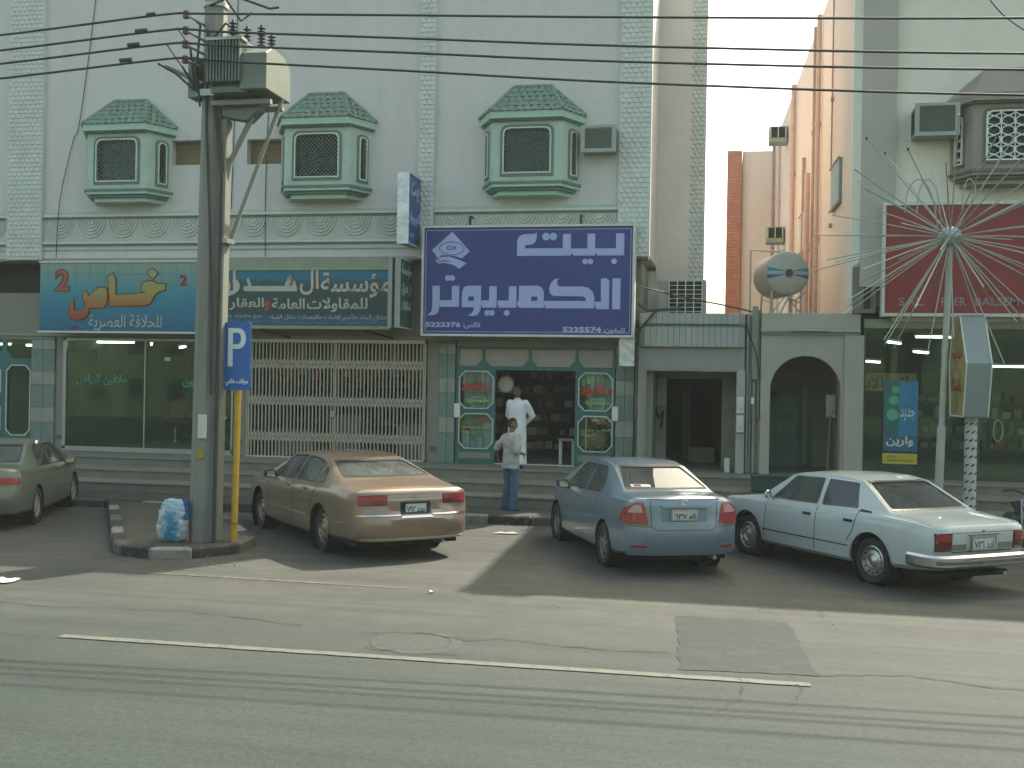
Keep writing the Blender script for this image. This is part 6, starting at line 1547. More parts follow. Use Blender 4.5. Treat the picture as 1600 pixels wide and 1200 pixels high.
# ---------------- gold saloon
c2 = dict(name='gold_saloon', label='large dusty gold saloon with rounded boot and chrome strip, parked beside the kerb island', cat='car',
 paint=paint('dusty gold paint', (.27, .195, .135), .30, damt=.35, dust=(.27, .22, .16)), xr=-1.18, xf=3.72, wb=2.94, wr=.34, track=1.60, wellw=.955, wmin=.9, rearx=-1.35,
 top=[(-1.5, 1.0), (-1.15, 1.055), (-.5, 1.115), (.48, 1.37), (.9, 1.425), (1.4, 1.435), (1.8, 1.40), (2.05, 1.33), (2.85, 1.0), (3.4, .93), (3.75, .86), (4.0, .76)],
 belt=[(-1.5, .96), (-1.1, .99), (-.4, 1.015), (1, .975), (2.6, .93), (3.4, .86), (3.9, .74)],
 wmax=[(-1.5, .86), (-1.18, .90), (-.7, .95), (0, .975), (2.4, .98), (3.2, .96), (3.5, .92), (3.72, .85)],
 wtop=[(-1.5, .72), (-1.18, .74), (-.5, .77), (.0, .70), (.48, .62), (1, .63), (1.6, .65), (2.05, .66), (2.85, .82), (3.4, .80), (3.72, .72)],
 sill=[(-1.5, .30), (-.8, .28), (.5, .22), (2.4, .22), (3.7, .26)], rear=[(.2, -1.28), (.3, -1.36), (.42, -1.42), (.62, -1.42), (.655, -1.36), (.69, -1.33), (.92, -1.33), (1.0, -1.29), (1.06, -1.2)],
 front=[(.2, 3.9), (.5, 4.0), (.8, 3.95), (.9, 3.8)], corner=5, crown=.03, tumble=.03,
 sidewin=[[(-.02, 1.04), (.26, 1.03), (.30, 1.235), (.20, 1.21), (.04, 1.12)], [(.35, 1.03), (1.13, 1.005), (1.13, 1.355), (.80, 1.345), (.56, 1.31), (.40, 1.265)], [(1.22, 1.005), (2.30, .975), (2.02, 1.19), (1.78, 1.325), (1.22, 1.36)]],
 rearwin=[(.70, 1.15), (.55, 1.315)], rw_x=(-2, .47), frontwin=[(.72, 1.03), (.58, 1.30)], fw_x=(1.8, 4), rw_in=-.55,
 doors=[dict(line=[(1.175, .97), (1.175, .30)], handle=(.62, .90)), dict(line=[(2.36, .93), (2.40, .32)], handle=(1.42, .89)), dict(line=[(.12, .99), (.35, .80), (.42, .5)], handle=(-9, -9))],
 cab=dict(front=1.45, rear=.5, shelf=1.07, dash=.95), mirror=(2.12, .985), mirrormat=trimm, plate=(.755, .072, .175), platetext='حدد ٧٩٢', rim='steel', rimmat=M('gold dusty hubcap', (.30, .25, .18), .4, .6, var=.15), gapw=.018, plateframe=trimm)
r2 = make_car(c2); pa = c2['patchf']; sm2 = c2['seam']
for sg in (1, -1):
    pa('tail_light_frame', [(sg*.44, .805), (sg*.845, .805), (sg*.845, .945), (sg*.44, .945)], '+x', trimm, off=.006, th=.012, rnd=.015)
    pa('tail_light', [(sg*.455, .82), (sg*.85, .82), (sg*.85, .932), (sg*.455, .932)], '+x', redl, off=.012, th=.012, rnd=.012)
    pa('reversing_lens', [(sg*.48, .825), (sg*.64, .825), (sg*.64, .87), (sg*.48, .87)], '+x', redd, off=.015, th=.008, rnd=.01)
    pa('bumper_strip', [(sg*.25, .648), (sg*.86, .648), (sg*.86, .668), (sg*.25, .668)], '+x', chrome, off=.012, th=.02)
    pa('side_moulding', [(-.9, .50), (-.45, .50), (-.45, .53), (-.9, .53)], '-y' if sg > 0 else '+y', c2['paint'], off=.01, th=.015)
    pa('side_moulding', [(.48, .46), (2.52, .46), (2.52, .50), (.48, .50)], '-y' if sg > 0 else '+y', c2['paint'], off=.012, th=.015)
pa('chrome_strip', [(-.43, .870), (.43, .870), (.43, .886), (-.43, .886)], '+x', chrome, off=.014, th=.02, grid=.1)
pa('plate_recess', [(-.24, .67), (.24, .67), (.24, .845), (-.24, .845)], '+x', trimm, off=.003, th=.008, rnd=.01)
pa('bumper_step', [(-.26, .615), (.26, .615), (.23, .645), (-.23, .645)], '+x', chrome, off=.016, th=.02, grid=.1)
sm2('boot_gap', [(-.70, 1.02), (-.69, .955), (.69, .955), (.70, 1.02)], '+x', trimm, .006)
pa('lower_valance', [(-.8, .305), (.8, .305), (.8, .335), (-.8, .335)], '+x', M('pale valance', (.42, .36, .24), .6), off=.012, th=.02, grid=.1)
xx = c2['surf_x'](0, .91)-.014
MB().prism([(y_, z_+.08) for y_, z_ in [(.055, .835), (.05, .822), (.018, .822), (.016, .812), (-.022, .812), (-.024, .822), (-.055, .822), (-.05, .835), (-.018, .835), (-.016, .846), (.022, .846), (.024, .835)]], xx, xx+.012, 'x').build('emblem', chrome, r2)
pa('parcel_paper', [(-.5, 1.105), (.1, 1.105), (.0, 1.13), (-.45, 1.125)], '+x', white, off=-.05, th=.002) if False else None
place(r2, -5.315, -7.62, 2.299)
# ---------------- old white saloon
wp = paint('old white paint', (.49, .54, .50), .38, damt=.25, dust=(.42, .42, .33), metal=.0)
c3 = dict(name='white_saloon', label='old white boxy saloon with a chrome bumper, rightmost of the parked cars', cat='car',
 paint=wp, xr=-.98, xf=3.22, wb=2.645, wr=.31, track=1.40, wellw=.80, wmin=.78, rearx=-1.05,
 top=[(-1.2, .88), (-.9, .925), (-.28, .975), (.38, 1.33), (.7, 1.375), (1.2, 1.385), (1.6, 1.365), (1.82, 1.32), (2.38, .965), (2.8, .92), (3.2, .87), (3.4, .84)],
 belt=[(-1.2, .845), (-.7, .90), (-.1, .93), (.4, .905), (1.2, .885), (2.5, .875), (3.3, .83)],
 wmax=[(-1.2, .785), (-.8, .82), (-.2, .84), (1.5, .84), (2.6, .825), (3.0, .80), (3.22, .78)],
 wtop=[(-1.2, .735), (-.28, .745), (.1, .645), (.38, .575), (.8, .575), (1.6, .585), (1.82, .585), (2.38, .72), (3.22, .70)],
 sill=[(-1.2, .36), (-.6, .30), (.4, .24), (2.2, .24), (3.2, .28)], rear=[(.2, -.95), (.35, -1.03), (.5, -1.06), (.62, -1.09), (.85, -1.10), (.92, -1.04)], win=.03,
 front=[(.2, 3.25), (.5, 3.33), (.8, 3.38), (.9, 3.3)], corner=14, crown=.018, tumble=.008,
 sidewin=[[(.30, .965), (1.03, .945), (1.03, 1.305), (.45, 1.295)], [(1.11, .945), (2.12, .935), (1.74, 1.285), (1.11, 1.31)]],
 rearwin=[(.655, 1.005), (.505, 1.305)], rw_x=(-2, .52), frontwin=[(.62, 1.0), (.51, 1.29)], fw_x=(1.7, 4), rw_in=-.40, glass=cargl2,
 doors=[dict(line=[(1.07, .92), (1.09, .27)], handle=(.42, .80)), dict(line=[(2.18, .90), (2.22, .28)], handle=(1.26, .80)), dict(line=[(.26, .94), (.33, .68), (.44, .52)], handle=(-9, -9))],
 cab=dict(front=1.35, rear=.5, shelf=.97, dash=.93), mirror=(2.05, .93), roundmirror=True, handlemat=trimm, plate=(.66, .075, .20), platetext='ادد ٧٢٦', rim='steel', rimmat=M('worn chrome wheel', (.50, .50, .45), .3, .8, var=.15), gapw=.013, sideseal=chrome, sealmat=chrome, arch=.07)
r3 = make_car(c3); pa = c3['patchf']; sm2 = c3['seam']
for sg in (1, -1):
    pa('tail_light_frame', [(sg*.53, .575), (sg*.76, .575), (sg*.76, .80), (sg*.53, .80)], '+x', trimm, off=.006, th=.012)
    pa('tail_light', [(sg*.545, .70), (sg*.75, .70), (sg*.75, .785), (sg*.545, .785)], '+x', redl, off=.014, th=.012, rnd=.01)
    pa('tail_light', [(sg*.545, .59), (sg*.75, .59), (sg*.75, .685), (sg*.545, .685)], '+x', redd, off=.014, th=.012, rnd=.01)
    pa('rear_panel_trim', [(sg*.28, .585), (sg*.515, .585), (sg*.515, .66), (sg*.28, .66)], '+x', M('tarnished trim panel', (.22, .25, .2), .4, .5, var=.2), off=.006, th=.01)
    pa('side_moulding', [(.42, .455), (2.25, .455), (2.25, .468), (.42, .468)], '-y' if sg > 0 else '+y', trimm, off=.008, th=.01)
    pa('vent_louvre', [(.02, .935), (.26, .935), (.24, .965), (.04, .955)], '-y' if sg > 0 else '+y', trimm, off=.006, th=.008)
    sm2('wing_crease', [(-.9, .845), (-.4, .885), (.1, .885)], '-y' if sg > 0 else '+y', wp, .012, .006)
pa('chrome_strip', [(-.27, .765), (.27, .765), (.27, .78), (-.27, .78)], '+x', chrome, off=.02, th=.025, grid=.1)
pa('rear_chrome_strip', [(-.52, .558), (.52, .558), (.52, .572), (-.52, .572)], '+x', chrome, off=.01, th=.015, grid=.1)
pa('boot_lock', [(-.012, .80), (.012, .80), (.012, .825), (-.012, .825)], '+x', M('blue grey lock', (.1, .15, .2), .3, .5), off=.012, th=.01)
sm2('boot_gap', [(-.66, .89), (-.62, .80), (.62, .80), (.66, .89)], '+x', trimm, .006); sm2('boot_side_gap', [(-1.0, .68), (-.62, .70), (-.3, .71)], '-z', trimm, .007); sm2('boot_side_gap', [(-1.0, -.68), (-.62, -.70), (-.3, -.71)], '-z', trimm, .007)
bp = [(-.72, .86), (-.98, .865), (-1.12, .83), (-1.17, .74), (-1.19, .4), (-1.195, 0), (-1.19, -.4), (-1.17, -.74), (-1.12, -.83), (-.98, -.865), (-.72, -.86)]
sweep('rear_bumper', bp, [(.0, .385), (-.03, .38), (-.06, .41), (-.06, .515), (-.03, .545), (.0, .54)], chrome, r3)
sweep('bumper_rubber', [(p[0]-.0, p[1]) for p in bp[2:-2]], [(-.055, .43), (-.073, .437), (-.073, .475), (-.055, .482)], M('tarnished bumper band', (.10, .13, .09), .5, .3, var=.3, scale=9), r3)
for y in (-.45, .45): box('bumper_iron', undm, r3, -1.17, y-.04, .41, -1.0, y+.04, .49)
o = MB().lathe([(.001, -.07), (.07, -.05), (.09, 0), (.07, .05), (.001, .07)], (2.0, -.1, .97), 'z', 14).build('red_cushion', M('red dashboard cloth', (.5, .03, .03), .8), r3, smooth=True)
for sg in (1, -1):
    for xw in (0, 2.645):
        sm2('wheel_arch_lip', [(xw+.395*math.cos(PI*i/14), .31+.395*math.sin(PI*i/14)) for i in range(15)], '-y' if sg > 0 else '+y', wp, .022, .012)
    sm2('waist_crease', [(.2, .862), (1.2, .852), (2.9, .838)], '-y' if sg > 0 else '+y', wp, .008, .008)
place(r3, 2.497, -8.25, 2.206)
# ---------------- beige saloon at the left edge
c4 = dict(name='beige_saloon', label='grey beige saloon half out of the picture at the left edge, parked beyond the island', cat='car',
 paint=paint('grey beige paint', (.18, .19, .14), .32, damt=.25, dust=(.25, .23, .17)), xr=-.90, xf=3.35, wb=2.70, wr=.32, track=1.54, wellw=.87, wmin=.84, rearx=-1.05,
 top=[(-1.2, 1.02), (-.9, 1.04), (-.45, 1.07), (.4, 1.365), (.8, 1.41), (1.3, 1.42), (1.7, 1.38), (1.95, 1.32), (2.7, 1.0), (3.1, .92), (3.5, .78)],
 belt=[(-1.2, .97), (-.4, .985), (.5, .96), (1.5, .93), (2.6, .89), (3.2, .82), (3.5, .72)],
 wmax=[(-1.2, .81), (-.9, .84), (-.4, .88), (2.2, .892), (2.8, .87), (3.1, .83), (3.35, .74)],
 wtop=[(-1.2, .66), (-.45, .70), (.0, .64), (.4, .575), (.9, .58), (1.5, .595), (1.95, .60), (2.7, .74), (3.35, .64)],
 sill=[(-1.2, .30), (-.5, .25), (.4, .20), (2.2, .20), (3.3, .24)], rear=[(.2, -.98), (.35, -1.06), (.5, -1.10), (.62, -1.10), (.65, -1.06), (.85, -1.05), (1.0, -1.02)],
 front=[(.2, 3.5), (.5, 3.6), (.7, 3.55), (.9, 3.4)], corner=5,
 sidewin=[[(.22, 1.0), (1.04, .975), (1.04, 1.315), (.62, 1.32), (.34, 1.20)], [(1.12, .975), (2.18, .945), (1.88, 1.19), (1.66, 1.30), (1.12, 1.32)]],
 rearwin=[(.63, 1.10), (.50, 1.33)], rw_x=(-2, .58), frontwin=[(.64, 1.04), (.52, 1.31)], fw_x=(1.7, 4), rw_in=-.5, glass=cargl2,
 doors=[dict(line=[(1.08, .95), (1.08, .27)], handle=(.55, .87)), dict(line=[(2.24, .91), (2.28, .30)], handle=(1.35, .86))],
 cab=dict(front=1.4, rear=.5, shelf=1.07, dash=.94), mirror=(2.06, .95), plate=(.78, .07, .19), platetext='ابد ٤١٨', rim='alloy', rimmat=M('pale hubcap', (.42, .41, .36), .4, .4, var=.15), spokes=7, gapw=.009)
r4 = make_car(c4); pa = c4['patchf']
for sg in (1, -1):
    pa('tail_light', [(sg*.40, .76), (sg*.80, .76), (sg*.82, .80), (sg*.80, .88), (sg*.46, .88)], '+x', redl, off=.012, th=.02, rnd=.015)
pa('garnish_bar', [(-.40, .885), (.40, .885), (.40, .905), (-.40, .905)], '+x', chrome, off=.02, th=.03, grid=.1)
place(r4, -12.56, -7.09, R(110.5))
# ---------------- motorcycle peeping in at the right edge
mo = thing('motorcycle', 'dark motorcycle with a round headlamp just showing at the right edge behind the white car', 'motorcycle', (4.58, -5.55, 0), R(-8))
bkm = M('black motorcycle paint', (.012, .018, .014), .35)
for y, nm in ((0, 'front_wheel'), (1.3, 'rear_wheel')):
    w_ = empty(nm, (0, y, .30)); w_.parent = mo
    MB().lathe([(.22, -.045), (.28, -.05), (.30, 0), (.28, .05), (.22, .045)], axis='x', n=28).build('tyre', tyrem, w_, smooth=True)
    mb = MB()
    for k in range(9): a = PI*k/9; mb.tube([(0, .22*math.cos(a), .22*math.sin(a)), (0, -.22*math.cos(a), -.22*math.sin(a))], .005, 4)
    mb.build('spokes', steel, w_)
MB().tube([(-.09, 0, .30), (-.09, .22, .88)], .022, 8).tube([(.09, 0, .30), (.09, .22, .88)], .022, 8).build('fork', steel, mo)
MB().lathe([(.001, -.02), (.075, -.01), (.085, .01)], (0, .08, .80), 'y', 20).build('headlamp_lens', M('headlamp glass', (.62, .64, .5), .1, coat=1), mo, smooth=True); MB().lathe([(.088, .0), (.088, .05), (.04, .14), (.001, .15)], (0, .09, .80), 'y', 20).build('headlamp_shell', bkm, mo, smooth=True)
MB().tube([(-.36, .32, 1.0), (-.2, .22, 1.02), (0, .2, .95), (.2, .22, 1.02), (.36, .32, 1.0)], .014, 6).build('handlebar', bkm, mo)
MB().prism(rp([(.3, .58), (.85, .55), (.80, .80), (.40, .86)], .06), -.14, .14, 'x').build('fuel_tank', bkm, mo, bevel=.05)
MB().prism(rp([(.80, .62), (1.5, .66), (1.5, .74), (.82, .76)], .03), -.13, .13, 'x').build('seat', trimm, mo, bevel=.03)
MB().prism(rp([(.40, .22), (.90, .22), (.85, .52), (.45, .54)], .05), -.15, .15, 'x').build('engine', undm, mo, bevel=.02)
MB().prism(rp([(-.30, .50), (.0, .64), (.26, .52), (.2, .56), (0, .67), (-.28, .56)], .0), -.06, .06, 'x').build('mudguard', bkm, mo)
MB().box(-.30, .25, .25, .30, .95, .62).build('leg_shield', bkm, mo, bevel=.06)

# two parked cars on the far side of the street behind the camera, mirrored in the shop windows
for src, x, y, yaw, lab in ((r3, -6.5, -37.0, R(8), 'white boxy saloon parked across the street, seen only mirrored in the barber window'), (r1, 4.5, -36.5, R(180), 'silver saloon parked across the street, seen only mirrored in the right shop window')):
    c_ = copy_tree(src); c_['label'] = lab; place(c_, x, y, yaw)
# ================================================================ PEOPLE
def skin_mesh(nodes_, edges, root=0, lv=1):
    me = bpy.data.meshes.new('sk'); me.from_pydata([n[0] for n in nodes_], edges, []); o = bpy.data.objects.new('sk', me); COL.objects.link(o)
    sk = o.modifiers.new('s', 'SKIN'); sk.use_smooth_shade = True
    for i, n in enumerate(nodes_):
        r = n[1]; rr = (r, r) if not isinstance(r, tuple) else r
        me.skin_vertices[0].data[i].radius = rr
        me.skin_vertices[0].data[i].use_root = (i == root)
    if lv: s = o.modifiers.new('u', 'SUBSURF'); s.levels = lv; s.render_levels = lv
    dg = bpy.context.evaluated_depsgraph_get(); dg.update(); out = bpy.data.meshes.new_from_object(o.evaluated_get(dg)); bpy.data.objects.remove(o)
    return out
def join_meshes(ms):
    v = []; f = []
    for m in ms:
        b = len(v); v += [tuple(x.co) for x in m.vertices]; f += [tuple(i+b for i in p.vertices) for p in m.polygons]
    me = bpy.data.meshes.new('j'); me.from_pydata(v, [], f); return me
def remesh(me, vox, sm=2):
    o = bpy.data.objects.new('rm', me); COL.objects.link(o); m = o.modifiers.new('r', 'REMESH'); m.mode = 'VOXEL'; m.voxel_size = vox; m.use_smooth_shade = True
    s = o.modifiers.new('s', 'SMOOTH'); s.iterations = sm; s.factor = .5
    dg = bpy.context.evaluated_depsgraph_get(); dg.update(); out = bpy.data.meshes.new_from_object(o.evaluated_get(dg)); bpy.data.objects.remove(o)
    for p in out.polygons: p.use_smooth = True
    return out
def head_mesh(c, yaw, pitch, s=1.0):
    # head looking along local +y before turning
    bm = bmesh.new(); bmesh.ops.create_uvsphere(bm, u_segments=32, v_segments=24, radius=1)
    for v in bm.verts:
        x, y, z = v.co
        X = x*.075*(1-.22*max(0, -z)**1.5); Y = y*.095; Z = z*.118
        if y > 0: Y *= 1-.10*abs(z)
        if z < -.2 and y > 0: Y += .012*(-z)
        if z < -.3 and y < 0: Y *= .75
        # nose, brow, eye sockets, lips
        if y > .5:
            Y += .026*math.exp(-((x/.16)**2+((z+.10)/.18)**2)); Y -= .010*math.exp(-(((abs(x)-.38)/.18)**2+((z-.08)/.12)**2)); Y += .006*math.exp(-(((z-.26)/.09)**2))
            Y += .007*math.exp(-((x/.3)**2+((z+.48)/.09)**2))
        v.co = Vector((X, Y, Z))*s
    for sg in (-1, 1):
        r = bmesh.ops.create_uvsphere(bm, u_segments=10, v_segments=8, radius=1)
        for v in r['verts']: v.co = Vector((v.co.x*.012+sg*.078, v.co.y*.02-.005, v.co.z*.032-.005))*s
    M_ = Matrix.Translation(c) @ Matrix.Rotation(yaw, 4, 'Z') @ Matrix.Rotation(pitch, 4, 'X')
    bmesh.ops.transform(bm, matrix=M_, verts=bm.verts); me = bpy.data.meshes.new('h'); bm.to_mesh(me); bm.free(); return me, M_
def hand(wrist, d, palm_n, s=1.0, curl=.5, thumb=1):
    # palm plus five tapering fingers
    d = Vector(d).normalized(); n = Vector(palm_n); n = (n-d*n.dot(d)).normalized(); sd_ = d.cross(n); w = Vector(wrist); ms = []
    ms.append(skin_mesh([(w, (.024*s, .018*s)), (w+d*.045*s, (.034*s, .016*s)), (w+d*.085*s, (.038*s, .014*s))], [(0, 1), (1, 2)]))
    for k, L in enumerate((.066, .076, .072, .056)):
        b = w+d*.085*s+sd_*(.030-.020*k)*s; a1 = d*math.cos(curl*.5)+n*math.sin(curl*.5); a2 = d*math.cos(curl*1.3)+n*math.sin(curl*1.3)
        ms.append(skin_mesh([(b-d*.02*s, .0095*s), (b+a1*L*.5*s, .009*s), (b+a1*L*.5*s+a2*L*.5*s, .007*s)], [(0, 1), (1, 2)]))
    b = w+d*.03*s+sd_*.03*thumb*s; ms.append(skin_mesh([(b-sd_*.01*thumb, .013*s), (b+(d*.6+sd_*.7*thumb).normalized()*.035*s, .0105*s), (b+(d*.6+sd_*.7*thumb).normalized()*.035*s+(d*.9+n*.3).normalized()*.028*s, .008*s)], [(0, 1), (1, 2)]))
    return ms
skm = M('brown skin', (.20, .105, .065), .6, var=.06, scale=6); hairm = M('black hair', (.012, .010, .009), .7, var=.3, scale=40, bump=.5, bscale=200)
eyem = M('eye white', (.6, .58, .52), .3)
def finish(root, Mh, s=1, hair=True, cap=None, grey=False):
    for sg in (-1, 1):
        e = MB().lathe([(.001, -.008), (.006, -.006), (.009, 0), (.001, .009)], (sg*.029, .084, .010), 'z', 10); 
        for i, v in enumerate(e.v): e.v[i] = tuple(Mh @ Vector(v))
        e.build('eye', eyem, root, smooth=True)
        e = MB().tube([(sg*.013, .099, .034), (sg*.03, .095, .039), (sg*.046, .083, .033)], .004, 5)
        for i, v in enumerate(e.v): e.v[i] = tuple(Mh @ Vector(v))
        e.build('eyebrow', hairm, root)
    e = MB().tube([(-.022, .094, -.055), (0, .103, -.053), (.022, .094, -.055)], .004, 5)
    for i, v in enumerate(e.v): e.v[i] = tuple(Mh @ Vector(v))
    e.build('mouth', M('lip', (.16, .06, .05), .6), root)
def hair_mesh(Mh, thick=.012, low=-.35, seed=1):
    bm = bmesh.new(); bmesh.ops.create_uvsphere(bm, u_segments=30, v_segments=22, radius=1)
    from mathutils import noise
    dele = []
    for v in bm.verts:
        x, y, z = v.co; front = y > .25
        lim = .62-.1*abs(x) if front else (low if y < 0 else low+(.62-low)*(y/.25)*.8)
        if z < lim-.08: dele.append(v)
        k = thick*(1 if z > lim+.1 else .4)+.004*noise.noise(v.co*6+Vector((seed, 0, 0)))
        v.co = Vector((x*(.075+k), y*(.095+k)-.003, z*(.118+k)))
    bmesh.ops.delete(bm, geom=dele, context='VERTS')
    bmesh.ops.transform(bm, matrix=Mh, verts=bm.verts); me = bpy.data.meshes.new('hair'); bm.to_mesh(me); bm.free()
    for p in me.polygons: p.use_smooth = True
    return me
def set_mat(me, mt): me.materials.clear(); me.materials.append(mt); return me
V = Vector
def loft(rings, n=20):
    # rings: (centre, rx, ry) ellipses lying flat, closed at both ends
    vs = []; k = len(rings)
    for c, rx, ry in rings:
        for j in range(n): t = 2*PI*j/n; vs.append((c[0]+rx*math.cos(t), c[1]+ry*math.sin(t), c[2]))
    fs = [(i*n+j, i*n+(j+1) % n, (i+1)*n+(j+1) % n, (i+1)*n+j) for i in range(k-1) for j in range(n)]+[tuple(range(n-1, -1, -1)), tuple((k-1)*n+j for j in range(n))]
    me = bpy.data.meshes.new('l'); me.from_pydata(vs, [], fs); return me
def limb(pts, rs, n=14):
    mb = MB().tube(pts, rs, n)
    for p, r in zip(pts, rs): mb.lathe([(.001, -r)]+[(r*math.sin(PI*q/6), -r*math.cos(PI*q/6)) for q in range(1, 6)]+[(.001, r)], tuple(p), 'z', n)
    me = bpy.data.meshes.new('l'); me.from_pydata(mb.v, [], mb.f); return me
def wrinkle(me, amp, sc, seed, zs=1.0):
    from mathutils import noise
    for v in me.vertices:
        q = V((v.co.x*sc, v.co.y*sc, v.co.z*sc*zs))+V((seed, 0, 0)); n_ = noise.noise(q)+.5*noise.noise(q*2.3)
        v.co += v.normal*n_*amp
    return me
def shoe(name, par, a, yaw, mt):
    bm = bmesh.new(); bmesh.ops.create_uvsphere(bm, u_segments=20, v_segments=12, radius=1)
    for v in bm.verts:
        y = v.co.y; v.co = V((v.co.x*.046*(1-.15*(y < -.3)), y*.135+.045, max(-.02, v.co.z*(.05 if y < .2 else .034))+.035-.012*(y > .4)))
    bmesh.ops.transform(bm, matrix=Matrix.Translation(V((a.x, a.y, -.012))) @ Matrix.Rotation(yaw, 4, 'Z'), verts=bm.verts)
    me = bpy.data.meshes.new(name); bm.to_mesh(me); bm.free()
    for p in me.polygons: p.use_smooth = True
    return link(name, set_mat(me, mt), par)
def L3(a, b, t): return a.lerp(b, t)
shm = M('dark shoe leather', (.02, .022, .025), .5)
# --- standing figure pieces, facing +y
def torso(g=0, z0=.86, lean=0, top=1.50):
    R_ = [(.86, .150, .105, 0), (.95, .165, .115, 0), (1.05, .148, .105, 0), (1.18, .160, .112, 0), (1.30, .180, .118, 0), (1.38, .185, .108, 0), (1.43, .150, .088, 0), (1.465, .075, .068, .0)]
    return loft([((0, y, z), rx+g, ry+g) for z, rx, ry, y in R_ if z >= z0-.001 and z <= top])
def person_parts(arms, legs, g=0):
    ms = []
    for sh, el, wr in arms: ms.append(limb([sh, L3(sh, el, .5), el, L3(el, wr, .4), wr], [.056+g, .048+g, .041+g, .038+g, .026+g]))
    for hp, kn, an in legs: ms.append(limb([hp, L3(hp, kn, .4), kn, L3(kn, an, .3), an], [.088+g, .078+g, .056+g, .055+g, .036+g]))
    return ms
# man in jeans
m1r = thing('person', 'person seen from behind in a pale grey short-sleeved shirt and blue jeans on the pavement', 'person', (-4.10, -3.28, .15), R(-42))
shL, shR = V((-.175, 0, 1.395)), V((.175, 0, 1.395))
A1 = (shL, V((-.33, -.10, 1.17)), V((-.47, .02, 1.00))); A2 = (shR, V((.25, -.05, 1.13)), V((.13, .19, 1.08)))
G1 = (V((-.09, 0, .90)), V((-.12, .03, .49)), V((-.15, -.02, .09))); G2 = (V((.09, 0, .90)), V((.11, .02, .49)), V((.12, -.03, .09)))
hm, Mh = head_mesh(V((.0, .025, 1.635)), R(-55), R(-4), 1.0)
neck = limb([V((0, 0, 1.42)), V((0, .008, 1.50)), V((0, .015, 1.56))], [.062, .056, .056])
ms = [torso(), neck, hm]+person_parts((A1, A2), (G1, G2))+hand(A1[2], A1[2]-A1[1], (.3, .8, -.2), 1.0, .5, 1)+hand(A2[2], A2[2]-A2[1], (-.6, -.3, 0), 1.0, .7, -1)
link('body', set_mat(remesh(join_meshes(ms), .009), skm), m1r); finish(m1r, Mh)
link('hair', set_mat(hair_mesh(Mh, .014, -.45), hairm), m1r)
shirt = M('pale grey checked shirt', (.40, .385, .33), .9, var=.12, scale=26)
ms = [loft([((0, 0, z), rx, ry) for z, rx, ry in ((.80, .206, .160), (.9, .198, .150), (1.05, .180, .135), (1.18, .185, .138), (1.30, .202, .14), (1.38, .205, .128), (1.435, .165, .105), (1.475, .082, .080))]),
      limb([shL, L3(shL, A1[1], .55), L3(shL, A1[1], .95)], [.078, .074, .072]), limb([shR, L3(shR, A2[1], .55), L3(shR, A2[1], .95)], [.078, .074, .072]), limb([V((0, 0, 1.42)), V((0, 0, 1.45))], [.072, .070])]
link('shirt', set_mat(wrinkle(remesh(join_meshes(ms), .011), .022, 9, 3), shirt), m1r)
jm = M('washed blue denim', (.06, .12, .18), .9, var=.3, scale=5, stretch=(1, 1, .35), bump=.3, bscale=300)
ms = [loft([((0, 0, .80), .160, .118), ((0, 0, .88), .162, .118), ((0, 0, .93), .150, .108)])]+[limb([g[0], L3(g[0], g[1], .5), g[1], L3(g[1], g[2], .5), g[2]-V((0, 0, .035))], [.104, .094, .078, .076, .080]) for g in (G1, G2)]
link('jeans', set_mat(wrinkle(remesh(join_meshes(ms), .011), .012, 11, 7), jm), m1r)
shoe('shoe', m1r, G1[2], .25, shm); shoe('shoe', m1r, G2[2], -.2, shm)
# man in a white robe
m2r = thing('person', 'person in a long white robe standing on the top step in the computer shop doorway', 'person', (-4.50, -.62, .742), R(165))
B1 = (V((-.18, 0, 1.40)), V((-.29, -.13, 1.14)), V((-.10, -.20, .97))); B2 = (V((.18, 0, 1.40)), V((.29, -.13, 1.14)), V((.12, -.21, .95)))
H1 = (V((-.09, 0, .90)), V((-.1, 0, .48)), V((-.1, -.02, .09))); H2 = (V((.09, 0, .90)), V((.1, 0, .48)), V((.1, -.02, .09)))
hm, Mh = head_mesh(V((-.0, .035, 1.64)), R(18), R(-18), 1.0)
ms = [torso(), neck, hm]+person_parts((B1, B2), (H1, H2))+hand(B1[2], B1[2]-B1[1], (0, -.5, .5), 1, .6, 1)+hand(B2[2], B2[2]-B2[1], (0, -.5, .5), 1, .6, -1)
link('body', set_mat(remesh(join_meshes(ms), .009), M('tanned skin', (.15, .075, .045), .6, var=.06)), m2r); finish(m2r, Mh)
link('hair', set_mat(hair_mesh(Mh, .006, -.1, 4), M('grey black cropped hair', (.05, .045, .04), .8, var=.3, scale=40)), m2r)
thm = M('white cotton robe', (.74, .75, .72), .85, var=.04, scale=3)
ms = [loft([((0, 0, z), rx, ry) for z, rx, ry in ((.10, .235, .185), (.35, .225, .172), (.60, .212, .158), (.90, .200, .148), (1.05, .190, .142), (1.18, .193, .142), (1.30, .205, .140), (1.385, .203, .125), (1.435, .16, .10), (1.475, .08, .078), (1.515, .066, .066))])]
ms += [limb([a[0], L3(a[0], a[1], .5), a[1], L3(a[1], a[2], .5), L3(a[1], a[2], .96)], [.080, .074, .066, .060, .054]) for a in (B1, B2)]
link('robe', set_mat(wrinkle(remesh(join_meshes(ms), .011), .030, 8, 2, .22), thm), m2r)
shoe('sandal', m2r, V((-.1, -.02, 0)), .15, shm); shoe('sandal', m2r, V((.1, -.02, 0)), -.15, shm)
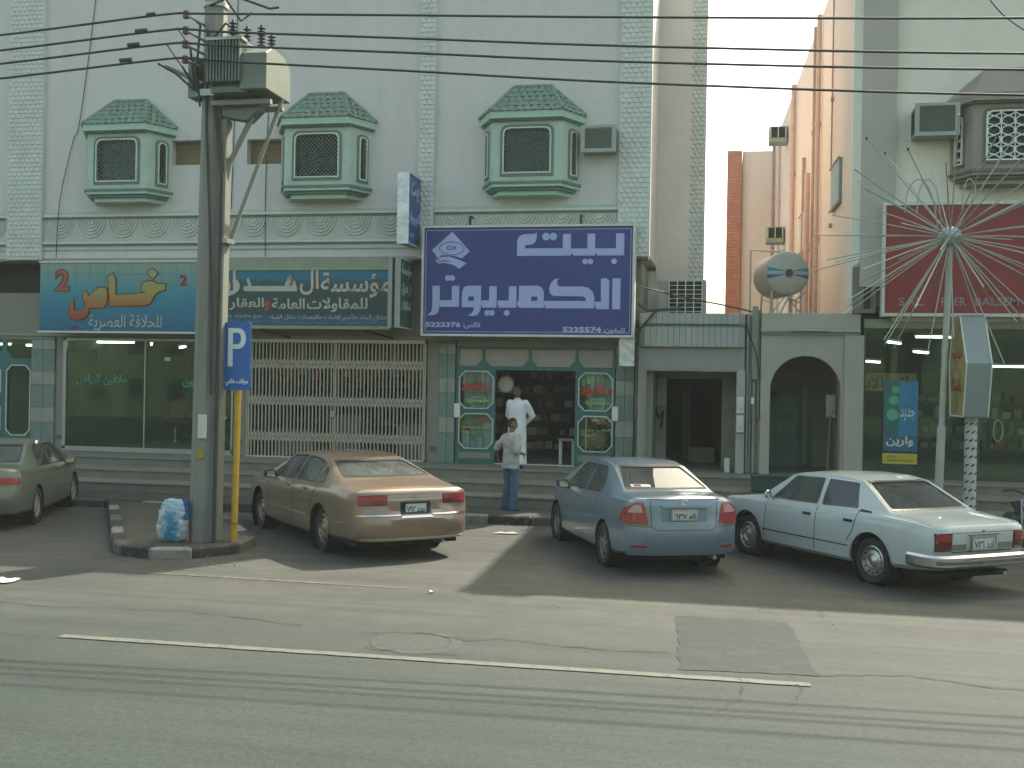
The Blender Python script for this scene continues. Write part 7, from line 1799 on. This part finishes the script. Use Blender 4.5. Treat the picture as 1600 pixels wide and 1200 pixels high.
# seated man behind the right display window
m3r = thing('person', 'person in a brown jacket and white cap sitting behind the right display window', 'person', (-2.98, 1.10, .742), R(158))
SZ_ = -.27
def down(v): return V((v[0], v[1], v[2]))
C1 = tuple(V((a, b, c+SZ_)) for a, b, c in ((-.18, .0, .98), (-.25, .10, .74), (-.10, .27, .66))); C2 = tuple(V((-p.x, p.y, p.z)) for p in C1)
K1 = (V((-.10, .0, .21)), V((-.13, .36, .36)), V((-.13, .48, .08))); K2 = tuple(V((-p.x, p.y, p.z)) for p in K1)
hm, Mh = head_mesh(V((0, .06, 1.22+SZ_)), R(10), R(-14), 1.0)
ms = [loft([((0, y, z+SZ_), rx, ry) for z, rx, ry, y in ((.40, .16, .12, -.04), (.55, .165, .12, -.03), (.75, .165, .12, -.02), (.9, .18, .12, 0), (1.0, .16, .10, 0), (1.05, .075, .07, .0))]), limb([V((0, 0, 1.0+SZ_)), V((0, .03, 1.14+SZ_))], [.06, .055]), hm]+person_parts((C1, C2), (K1, K2))
ms += hand(C1[2], (.6, .5, -.1), (0, 0, -1), 1, .5, 1)+hand(C2[2], (-.6, .5, -.1), (0, 0, -1), 1, .5, -1)
link('body', set_mat(remesh(join_meshes(ms), .010), skm), m3r); finish(m3r, Mh)
ms = [loft([((0, y, z+SZ_), rx, ry) for z, rx, ry, y in ((.40, .20, .16, -.04), (.55, .20, .155, -.03), (.75, .20, .15, -.02), (.9, .21, .15, 0), (.98, .20, .135, 0), (1.04, .10, .095, .0))])]+[limb([a[0], L3(a[0], a[1], .5), a[1], L3(a[1], a[2], .9)], [.085, .08, .07, .055]) for a in (C1, C2)]
link('jacket', set_mat(wrinkle(remesh(join_meshes(ms), .012), .022, 9, 5), M('brown jacket', (.34, .25, .13), .9, var=.12, scale=8)), m3r)
ms = [limb([g[0], L3(g[0], g[1], .5), g[1], L3(g[1], g[2], .5), g[2]], [.11, .10, .08, .075, .07]) for g in (K1, K2)]
link('trousers', set_mat(remesh(join_meshes(ms), .012), shm), m3r)
link('cap', set_mat(hair_mesh(Mh, .014, .20, 6), white), m3r)
t = thing('chair', 'low dark seat under the seated person behind the display window', 'chair', (-2.98, 1.10, .742), R(158))
box('seat', trimm, t, -.20, -.22, .06, .20, .20, .10, .01); box('backrest', trimm, t, -.20, -.27, .10, .20, -.23, .5, .01)
for x in (-.2, .16):
    for y in (-.2, .16): box('leg', steel, t, x, y, 0, x+.03, y+.03, .06)
# ================================================================ ADDED HAZE
hz = bpy.data.materials.new('added haze veil'); hz.use_nodes = True
n = hz.node_tree.nodes; n.clear(); ho = n.new('ShaderNodeOutputMaterial'); pv = n.new('ShaderNodeVolumePrincipled')
pv.inputs['Color'].default_value = (.90, 1.0, .92, 1); pv.inputs['Density'].default_value = .0008; pv.inputs['Anisotropy'].default_value = .0  # thin volume added to veil the dark tones, mostly for lens glare
hz.node_tree.links.new(pv.outputs[0], ho.inputs['Volume'])
o = MB().box(-75, -60, -1, 75, 60, 13.2).build('haze', hz); tag(o, kind='stuff')
